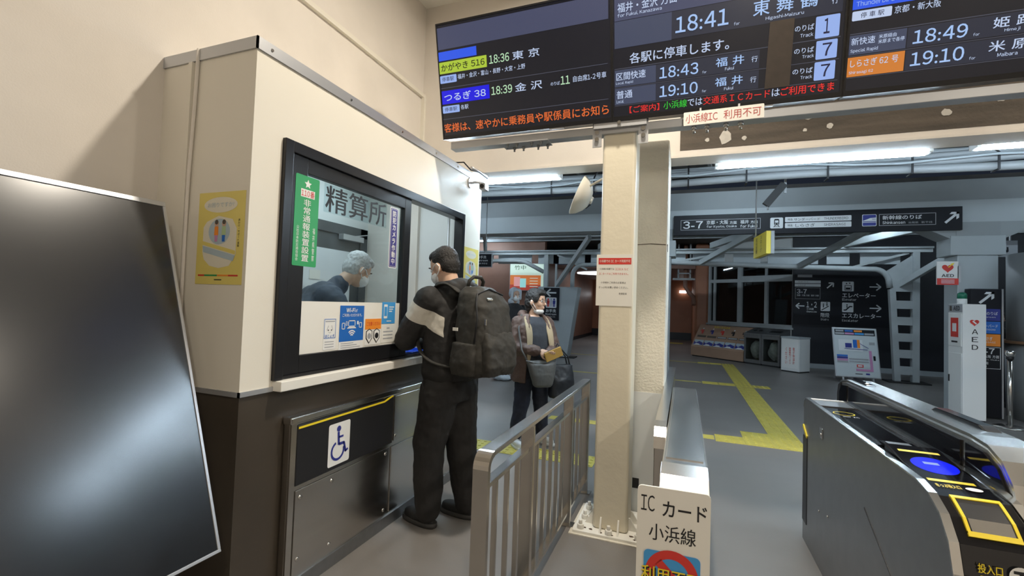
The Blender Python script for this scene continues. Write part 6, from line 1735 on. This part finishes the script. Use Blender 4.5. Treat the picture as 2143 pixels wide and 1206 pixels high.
body += hand_prims(WR, wb_.L * 0.9 + wb_.F * 0.35 - V((0, 0, 0.25)), wb_.F * 0.9 + V((0, 0, 0.45)), 0.95, 0.55, 1)
body += hand_prims(WL_, -wb_.L * 0.35 + wb_.F * 0.85 - V((0, 0, 0.1)), V((0, 0, -1)), 0.95, 0.45, -1)
blob('body', body, 'skin', wo, 0.0048, 3)
eyes(hw, wo)
blob('hair', [hw.ell((-0.018, 0, 0.04), (0.105, 0.090, 0.098)), hw.ell((-0.05, 0, -0.02), (0.075, 0.086, 0.085)), hw.ell((0.05, 0, 0.085), (0.055, 0.07, 0.04)), hw.ell((0.03, 0.07, 0.03), (0.04, 0.02, 0.05)), hw.ell((0.03, -0.07, 0.03), (0.04, 0.02, 0.05)), hw.ell((-0.06, 0, -0.085), (0.045, 0.062, 0.045))], 'hair_black', wo, 0.006, 3, 0.014, 0.02)
gl = G()
for s_ in (-1, 1):
    gl.tube([hw(0.108 + 0.0 * k, s_ * 0.033 + 0.024 * math.cos(k * math.pi / 6), 0.0 + 0.016 * math.sin(k * math.pi / 6)) for k in range(13)], 0.0018, 6)
    gl.tube([hw(0.106, s_ * 0.057, 0.004), hw(0.05, s_ * 0.078, 0.006), hw(-0.005, s_ * 0.084, 0.006)], 0.0018, 6)
gl.tube([hw(0.108, -0.009, 0.004), hw(0.112, 0, 0.007), hw(0.108, 0.009, 0.004)], 0.0018, 6)
part('glasses', gl, 'black_plastic', wo)
part('face_mask', G().ell(hw(0.038, 0, -0.108), (0.056, 0.054, 0.030), (hw.f, hw.l, hw.u), 22, 12), 'mask_white', wo)
for s_ in (-1, 1):
    part('ear_loop', G().tube([hw(0.04, s_ * 0.055, -0.09), hw(0.015, s_ * 0.078, -0.04), hw(-0.01, s_ * 0.090, 0.0), hw(-0.03, s_ * 0.086, -0.015), hw(0.0, s_ * 0.07, -0.07), hw(0.035, s_ * 0.05, -0.12)], 0.0035, 6), 'mask_white', wo)
mat('coat_brown', (0.105, 0.062, 0.047), 0.6, var=0.15, scale=10, bump=0.5, bscale=22)
mat('coat_lining', (0.42, 0.33, 0.21), 0.85, bump=0.4, bscale=120)
mat('sweater', (0.040, 0.045, 0.055), 0.85, bump=0.3, bscale=150)
mat('jeans', (0.012, 0.014, 0.028), 0.8, var=0.2, scale=14)
blob('sweater', [('loft', [wb_.ring(f, 0, z, rf, rl) for f, z, rf, rl in ((0.03, 0.80, 0.135, 0.165), (0.035, 0.95, 0.14, 0.165), (0.03, 1.12, 0.135, 0.165), (0.02, 1.25, 0.11, 0.15), (0.01, 1.32, 0.075, 0.09))])], 'sweater', wo, 0.009, 4, 0.008, 0.06)
# coat: open front made as a curved shell, sleeves joined on
def shell_ring(f, z, rf, rl, gap, th, n=20):
    a0, a1 = gap, 2 * math.pi - gap
    outr, inn_ = [], []
    for i in range(n + 1):
        t = a0 + (a1 - a0) * i / n
        outr.append(wb_(f + rf * math.cos(t), rl * math.sin(t), z))
        inn_.append(wb_(f + (rf - th) * math.cos(t), (rl - th) * math.sin(t), z))
    return outr + inn_[::-1]
cr = [shell_ring(f, z, rf, rl, gp, 0.035) for f, z, rf, rl, gp in ((0.0, 0.66, 0.185, 0.215, 0.75), (0.0, 0.80, 0.195, 0.225, 0.72), (0.01, 0.95, 0.195, 0.225, 0.66), (0.01, 1.10, 0.185, 0.225, 0.60), (0.0, 1.22, 0.16, 0.215, 0.55), (-0.005, 1.30, 0.12, 0.17, 0.62), (-0.01, 1.345, 0.10, 0.115, 0.8))]
ck = [('loft', cr)]
for s_, w_ in ((-1, WR), (1, WL_)):
    eb = wb_(0.03, s_ * 0.235, 1.01)
    ck += [('cap', wb_(-0.005, s_ * 0.165, 1.255), wb_(0.03, s_ * 0.235, 1.03), 0.075, 0.072), ('cap', eb, eb.lerp(w_, 0.88), 0.070, 0.054)]
coat = blob('coat', ck, 'coat_brown', wo, 0.0085, 3, 0.020, 0.05)
blob('hood', [('cap', wb_(-0.08, 0.09, 1.335), wb_(-0.115, 0, 1.32), 0.05, 0.06), ('cap', wb_(-0.115, 0, 1.32), wb_(-0.08, -0.09, 1.335), 0.06, 0.05), ('cap', wb_(-0.08, -0.09, 1.335), wb_(0.01, -0.12, 1.31), 0.05, 0.03), ('cap', wb_(-0.08, 0.09, 1.335), wb_(0.01, 0.12, 1.31), 0.05, 0.03)], 'coat_brown', wo, 0.009, 4, 0.012, 0.05)
for s_ in (-1, 1):
    pts = [(0.03, s_ * 0.105, 1.335), (0.10, s_ * 0.118, 1.26), (0.155, s_ * 0.120, 1.15), (0.175, s_ * 0.128, 1.02), (0.178, s_ * 0.140, 0.86)]
    rings = []
    for i, p in enumerate(pts):
        c = wb_(*p)
        wd_ = (0.03, 0.04, 0.04, 0.03, 0.02)[i]
        rings.append([c + wb_.L * wd_ + wb_.F * 0.012, c - wb_.L * wd_ + wb_.F * 0.012, c - wb_.L * wd_ - wb_.F * 0.012, c + wb_.L * wd_ - wb_.F * 0.012])
    o = part('lapel', G().loft(rings), 'coat_lining', wo)
    sb = o.modifiers.new('sub', 'SUBSURF'); sb.levels = 2; sb.render_levels = 2
tr_ = [('loft', [wb_.ring(0, 0, z, rf, rl) for z, rf, rl in ((0.70, 0.125, 0.165), (0.80, 0.13, 0.17), (0.90, 0.12, 0.155))])]
for s_ in (-1, 1):
    kn = wb_(0.015, s_ * 0.115, 0.43)
    tr_ += [('cap', wb_(0, s_ * 0.08, 0.78), kn, 0.10, 0.080), ('cap', kn, wb_(-0.02, s_ * 0.155, 0.12), 0.078, 0.065)]
blob('trousers', tr_, 'jeans', wo, 0.009, 4, 0.018, 0.07)
mat('shoe_white', (0.60, 0.60, 0.58), 0.6)
shoe(wb_, 0.0, -0.16, wo, -0.1, 0.86, 'shoe_white', 'shoe_white')
shoe(wb_, 0.0, 0.16, wo, 0.2, 0.86, 'shoe_white', 'shoe_white')
# wallet, grey shoulder bag, black tote
mat('mustard', (0.42, 0.24, 0.045), 0.5, bump=0.2, bscale=120)
wl = thing('wallet', wb_(0.29, 0.03, 0.93), 'mustard yellow long wallet held in the woman\'s hands', 'wallet')
wax = (wb_.L * 0.9 + wb_.F * 0.1 + V((0, 0, 0.35))).normalized()
wup = V((0, 0, 1)) - wax * wax.z
part('cover', G().obox(wb_(0.325, 0.055, 0.965), (wax, wup, wax.cross(wup)), (0.095, 0.048, 0.011)), 'mustard', wl, bevel=0.007, seg=3)
part('zip', G().obox(wb_(0.325, 0.055, 0.965) + wup.normalized() * 0.049, (wax, wup, wax.cross(wup)), (0.088, 0.002, 0.003)), 'steel', wl)
mat('bag_grey', (0.10, 0.098, 0.092), 0.38, var=0.1, scale=5, bump=0.15, bscale=18)
mat('bag_black', (0.012, 0.013, 0.016), 0.45, bump=0.2, bscale=14)
gb = thing('shoulder_bag', wb_(0.25, -0.03, 0.62), 'grey leather shoulder bag hanging in front of the woman', 'bag')
blob('bag_body', [('loft', [wb_.ring(f, l, z, rf, rl, 24, 3.0) for f, l, z, rf, rl in ((0.245, -0.01, 0.635, 0.035, 0.085), (0.25, -0.015, 0.66, 0.05, 0.105), (0.255, -0.02, 0.76, 0.055, 0.135), (0.25, -0.03, 0.86, 0.045, 0.160), (0.245, -0.035, 0.90, 0.025, 0.170))])], 'bag_grey', gb, 0.007, 3, 0.012, 0.09)
part('bag_strap', G().tube([wb_(0.245, -0.19, 0.89), wb_(0.20, -0.235, 1.0), wb_(0.08, -0.21, 1.20), wb_(0.0, -0.14, 1.335), wb_(-0.09, -0.08, 1.34)], 0.009, 8), 'bag_grey', gb)
part('bag_rim', G().tube([wb_(0.272, -0.185, 0.892), wb_(0.285, -0.10, 0.872), wb_(0.288, 0.0, 0.878), wb_(0.272, 0.12, 0.90)], 0.006, 6), 'bag_grey', gb)
tb = thing('tote_bag', wb_(0.14, 0.30, 0.52), 'black tote bag hanging from the woman\'s left forearm', 'bag')
blob('bag_body', [('loft', [wb_.ring(f, l, z, rf, rl, 24, 3.4) for f, l, z, rf, rl in ((0.16, 0.27, 0.50, 0.055, 0.13), (0.16, 0.27, 0.53, 0.07, 0.145), (0.165, 0.265, 0.68, 0.065, 0.14), (0.165, 0.255, 0.84, 0.03, 0.13))])], 'bag_black', tb, 0.007, 3, 0.016, 0.10)
for q in (-0.025, 0.025):
    part('handle', G().tube([wb_(0.165 + q, 0.16, 0.82), wb_(0.16 + q, 0.165, 0.92), wb_(0.14 + q, 0.18, 1.02), wb_(0.14 + q, 0.20, 1.055), wb_(0.15 + q, 0.24, 1.0), wb_(0.16 + q, 0.32, 0.92), wb_(0.165 + q, 0.345, 0.82)], 0.008, 8), 'bag_black', tb)

# ---------------------------------------------------------------- simple standing figures further back
def stander(o, fwd, hgt, label, top, low, hair=None, hood=None, mask=False, look=None):
    b = Bd(o, fwd)
    k = hgt / 1.66
    p = thing('person', o, label, 'person')
    h = Hd(b(0.03, 0, 1.535 * k), look or fwd, -0.08, k)
    bd_ = head_prims(h) + [('cap', h(-0.02, 0, -0.07), b(0, 0, 1.32 * k), 0.05 * k, 0.056 * k), ('cap', b(0, 0, 1.28 * k), b(0, 0, 0.95 * k), 0.1 * k, 0.1 * k)]
    ck, tk = [('loft', [b.ring(0, 0, z * k, rf * k, rl * k) for z, rf, rl in ((0.80, 0.14, 0.185), (0.95, 0.14, 0.185), (1.15, 0.14, 0.20), (1.28, 0.125, 0.195), (1.36, 0.085, 0.12), (1.39, 0.07, 0.08))])], [('loft', [b.ring(0, 0, z * k, 0.125 * k, 0.165 * k) for z in (0.74, 0.92)])]
    for s_ in (-1, 1):
        e, w = b(0.03 * k, s_ * 0.24 * k, 1.03 * k), b(0.17 * k, s_ * 0.19 * k, 0.84 * k)
        bd_ += [('cap', b(0, 0, 1.28 * k), b(0, s_ * 0.17 * k, 1.27 * k), 0.05, 0.045), ('cap', b(0, s_ * 0.17 * k, 1.27 * k), e, 0.042, 0.034), ('cap', e, w, 0.033, 0.025), ('cap', b(0, s_ * 0.08, 0.9 * k), b(0.01, s_ * 0.09, 0.47 * k), 0.075, 0.052), ('cap', b(0.01, s_ * 0.09, 0.47 * k), b(-0.01, s_ * 0.1, 0.08), 0.05, 0.036)]
        bd_ += hand_prims(w, b.F * 0.5 - V((0, 0, 0.85)), b.L * s_, 0.95, 0.4, 1 if s_ > 0 else -1)
        ck += [('cap', b(0, s_ * 0.175 * k, 1.29 * k), e, 0.072 * k, 0.066 * k), ('cap', e, e.lerp(w, 0.9), 0.062 * k, 0.05 * k)]
        tk += [('cap', b(0, s_ * 0.085, 0.80 * k), b(0.01, s_ * 0.09, 0.47 * k), 0.098, 0.078), ('cap', b(0.01, s_ * 0.09, 0.47 * k), b(-0.01, s_ * 0.1, 0.12), 0.076, 0.062)]
    bd_ += [('cap', b(0, 0, 0.95 * k), b(0, 0.08, 0.9 * k), 0.09, 0.08), ('cap', b(0, 0, 0.95 * k), b(0, -0.08, 0.9 * k), 0.09, 0.08)]
    blob('body', bd_, 'skin', p, 0.007, 3)
    eyes(h, p)
    blob('coat', ck, top, p, 0.012, 3, 0.015, 0.08)
    blob('trousers', tk, low, p, 0.012, 3, 0.015, 0.08)
    for s_ in (-1, 1):
        shoe(b, 0, s_ * 0.1, p, s_ * 0.12, 0.92)
    if hair:
        blob('hair', [h.ell((-0.018, 0, 0.042), (0.102, 0.086, 0.094)), h.ell((-0.045, 0, -0.01), (0.07, 0.082, 0.085)), h.ell((0.03, 0, 0.085), (0.065, 0.066, 0.04))], hair, p, 0.008, 3, 0.01, 0.02)
    if hood:
        blob('hood', [h.ell((-0.035, 0, 0.035), (0.105, 0.105, 0.115)), h.cap((0.045, 0.06, 0.10), (0.045, -0.06, 0.10), 0.03, 0.03), h.cap((0.045, 0.085, 0.08), (0.05, 0.085, -0.06), 0.025, 0.025), h.cap((0.045, -0.085, 0.08), (0.05, -0.085, -0.06), 0.025, 0.025), h.cap((-0.03, 0.06, -0.12), (-0.03, -0.06, -0.12), 0.06, 0.06)], hood, p, 0.009, 4, 0.01, 0.06)
    if mask:
        part('face_mask', G().ell(h(0.052, 0, -0.052), (0.066 * k, 0.066 * k, 0.058 * k), (h.f, h.l, h.u), 20, 12), 'mask_white', p)
    return p
mat('hood_white', (0.50, 0.55, 0.60), 0.8, bump=0.3, bscale=40)
mat('coat_black', (0.012, 0.012, 0.014), 0.7)
stander((-3.10, 8.3, 0), (0.75, -0.66), 1.74, 'person in a white hood and black coat behind the woman', 'coat_black', 'trouser_black', hood='hood_white', mask=True)
stander((4.93, 10.15, 0), (-0.2, -0.98), 1.60, 'person in dark clothes half hidden behind the black sign tower', 'coat_black', 'jeans', hair='hair_black', look=(0.6, -0.8))
fb = thing('white_bag', (-3.22, 8.0, 0), 'white plastic bag lying on the floor far behind the man', 'bag')
blob('bag_body', [('ell', (-3.24, 8.0, 0.09), (0.16, 0.12, 0.09)), ('ell', (-3.14, 8.0, 0.06), (0.14, 0.11, 0.06)), ('ell', (-3.28, 8.02, 0.14), (0.08, 0.07, 0.08))], 'hood_white', fb, 0.012, 2, 0.02, 0.06)
part('bag_knot', G().ell((-3.29, 8.02, 0.235), (0.03, 0.025, 0.03), nu=10, nv=8), 'hood_white', fb)

# ---------------------------------------------------------------- attendant behind the glass
at = thing('person', (-2.58, 2.30, 0), 'white haired masked attendant in navy jacket leaning forward behind the ticket window', 'person')
ab = Bd((-2.58, 2.30, 0), (0.35, 0.94))
ha = Hd((-2.33, 2.82, 1.665), (0.30, 0.95), -0.50, 1.0)
sh = V((-2.44, 2.60, 1.44))
body = head_prims(ha) + [('cap', ha(-0.03, 0, -0.06), sh, 0.052, 0.06), ('cap', sh, ab(0, 0, 0.98), 0.10, 0.11)]
AR = []
for s_ in (-1, 1):
    s0 = sh + ab.L * s_ * 0.18 - V((0, 0, 0.02))
    e0 = s0 + ab.F * 0.08 + ab.L * s_ * 0.06 - V((0, 0, 0.27))
    w0 = e0 + ab.F * 0.16 - ab.L * s_ * 0.05 - V((0, 0, 0.06))
    AR.append((s0, e0, w0))
    body += [('cap', sh, s0, 0.06, 0.05), ('cap', s0, e0, 0.045, 0.037), ('cap', e0, w0, 0.035, 0.026), ('cap', ab(0, 0, 0.98), ab(0, s_ * 0.09, 0.9), 0.1, 0.085), ('cap', ab(0, s_ * 0.09, 0.9), ab(0, s_ * 0.1, 0.48), 0.08, 0.055), ('cap', ab(0, s_ * 0.1, 0.48), ab(-0.02, s_ * 0.1, 0.08), 0.05, 0.038)]
    body += hand_prims(w0, ab.F * 0.9 - V((0, 0, 0.3)), (0, 0, 1), 1.0, 0.45, -s_)
blob('body', body, 'skin', at, 0.0065, 3)
eyes(ha, at)
blob('hair', [ha.ell((-0.02, 0, 0.048), (0.102, 0.086, 0.096)), ha.ell((-0.05, 0, -0.005), (0.07, 0.08, 0.082)), ha.ell((0.04, 0, 0.088), (0.06, 0.066, 0.04))], 'hair_white', at, 0.007, 3, 0.012, 0.02)
part('face_mask', G().ell(ha(0.054, 0, -0.052), (0.068, 0.067, 0.06), (ha.f, ha.l, ha.u), 22, 14), 'mask_white', at)
for s_ in (-1, 1):
    part('ear_loop', G().tube([ha(0.055, s_ * 0.066, -0.015), ha(0.02, s_ * 0.083, 0.003), ha(-0.015, s_ * 0.092, 0.006), ha(-0.02, s_ * 0.088, -0.03), ha(0.03, s_ * 0.072, -0.065)], 0.0035, 6), 'mask_white', at)
mat('uniform_navy', (0.045, 0.058, 0.085), 0.75, var=0.1, scale=8, bump=0.2, bscale=40)
mid = sh.lerp(ab(0, 0, 0.98), 0.5)
ux = (sh - ab(0, 0, 0.98)).normalized()
jk = [('ell', sh.lerp(mid, 0.35), (0.14, 0.21, 0.20), (ab.F, ab.L, ux)), ('ell', mid, (0.15, 0.20, 0.26), (ab.F, ab.L, ux)), ('ell', ab(0, 0, 1.02), (0.15, 0.19, 0.2), (ab.F, ab.L, (0, 0, 1))), ('cap', sh + ab.L * 0.06 + V((0, 0, 0.05)), sh - ab.L * 0.06 + V((0, 0, 0.05)), 0.07, 0.07), ('cap', sh, ab(0, 0, 1.02), 0.125, 0.15), ('cap', sh - ab.F * 0.02 + ab.L * 0.12, sh - ab.F * 0.02 - ab.L * 0.12, 0.10, 0.10), ('cap', sh, sh.lerp(ha(-0.03, 0, -0.06), 0.55), 0.085, 0.070)]
for s0, e0, w0 in AR:
    jk += [('cap', s0, e0, 0.078, 0.066), ('cap', e0, e0.lerp(w0, 0.85), 0.064, 0.048)]
blob('jacket', jk, 'uniform_navy', at, 0.01, 4, 0.02, 0.08)
tk = [('loft', [ab.ring(0, 0, z, 0.13, 0.17) for z in (0.78, 0.98)])]
for s_ in (-1, 1):
    tk += [('cap', ab(0, s_ * 0.09, 0.85), ab(0, s_ * 0.1, 0.48), 0.10, 0.078), ('cap', ab(0, s_ * 0.1, 0.48), ab(-0.02, s_ * 0.1, 0.1), 0.076, 0.062)]
blob('trousers', tk, 'trouser_black', at, 0.012, 3)
for s_ in (-1, 1):
    shoe(ab, -0.02, s_ * 0.1, at, 0, 0.95)

# coin tray on the ledge
mat('tray_blue', (0.02, 0.10, 0.62), 0.35)
tyt = thing('coin_tray', (XB - 0.12, 2.98, 1.048), 'bright blue coin tray on the white ticket window ledge', 'tray')
tg = G().box(XB - 0.21, XB - 0.02, 2.82, 3.12, 1.048, 1.054)
for q in ((XB - 0.21, XB - 0.20, 2.82, 3.12), (XB - 0.03, XB - 0.02, 2.82, 3.12), (XB - 0.20, XB - 0.03, 2.82, 2.83), (XB - 0.20, XB - 0.03, 3.11, 3.12)):
    tg.box(*q, 1.054, 1.075)
part('tray', tg, 'tray_blue', tyt)
for k in range(5):
    part('rib', G().box(XB - 0.19, XB - 0.04, 2.86 + k * 0.05, 2.868 + k * 0.05, 1.054, 1.058), 'tray_blue', tyt)
flush_signs()
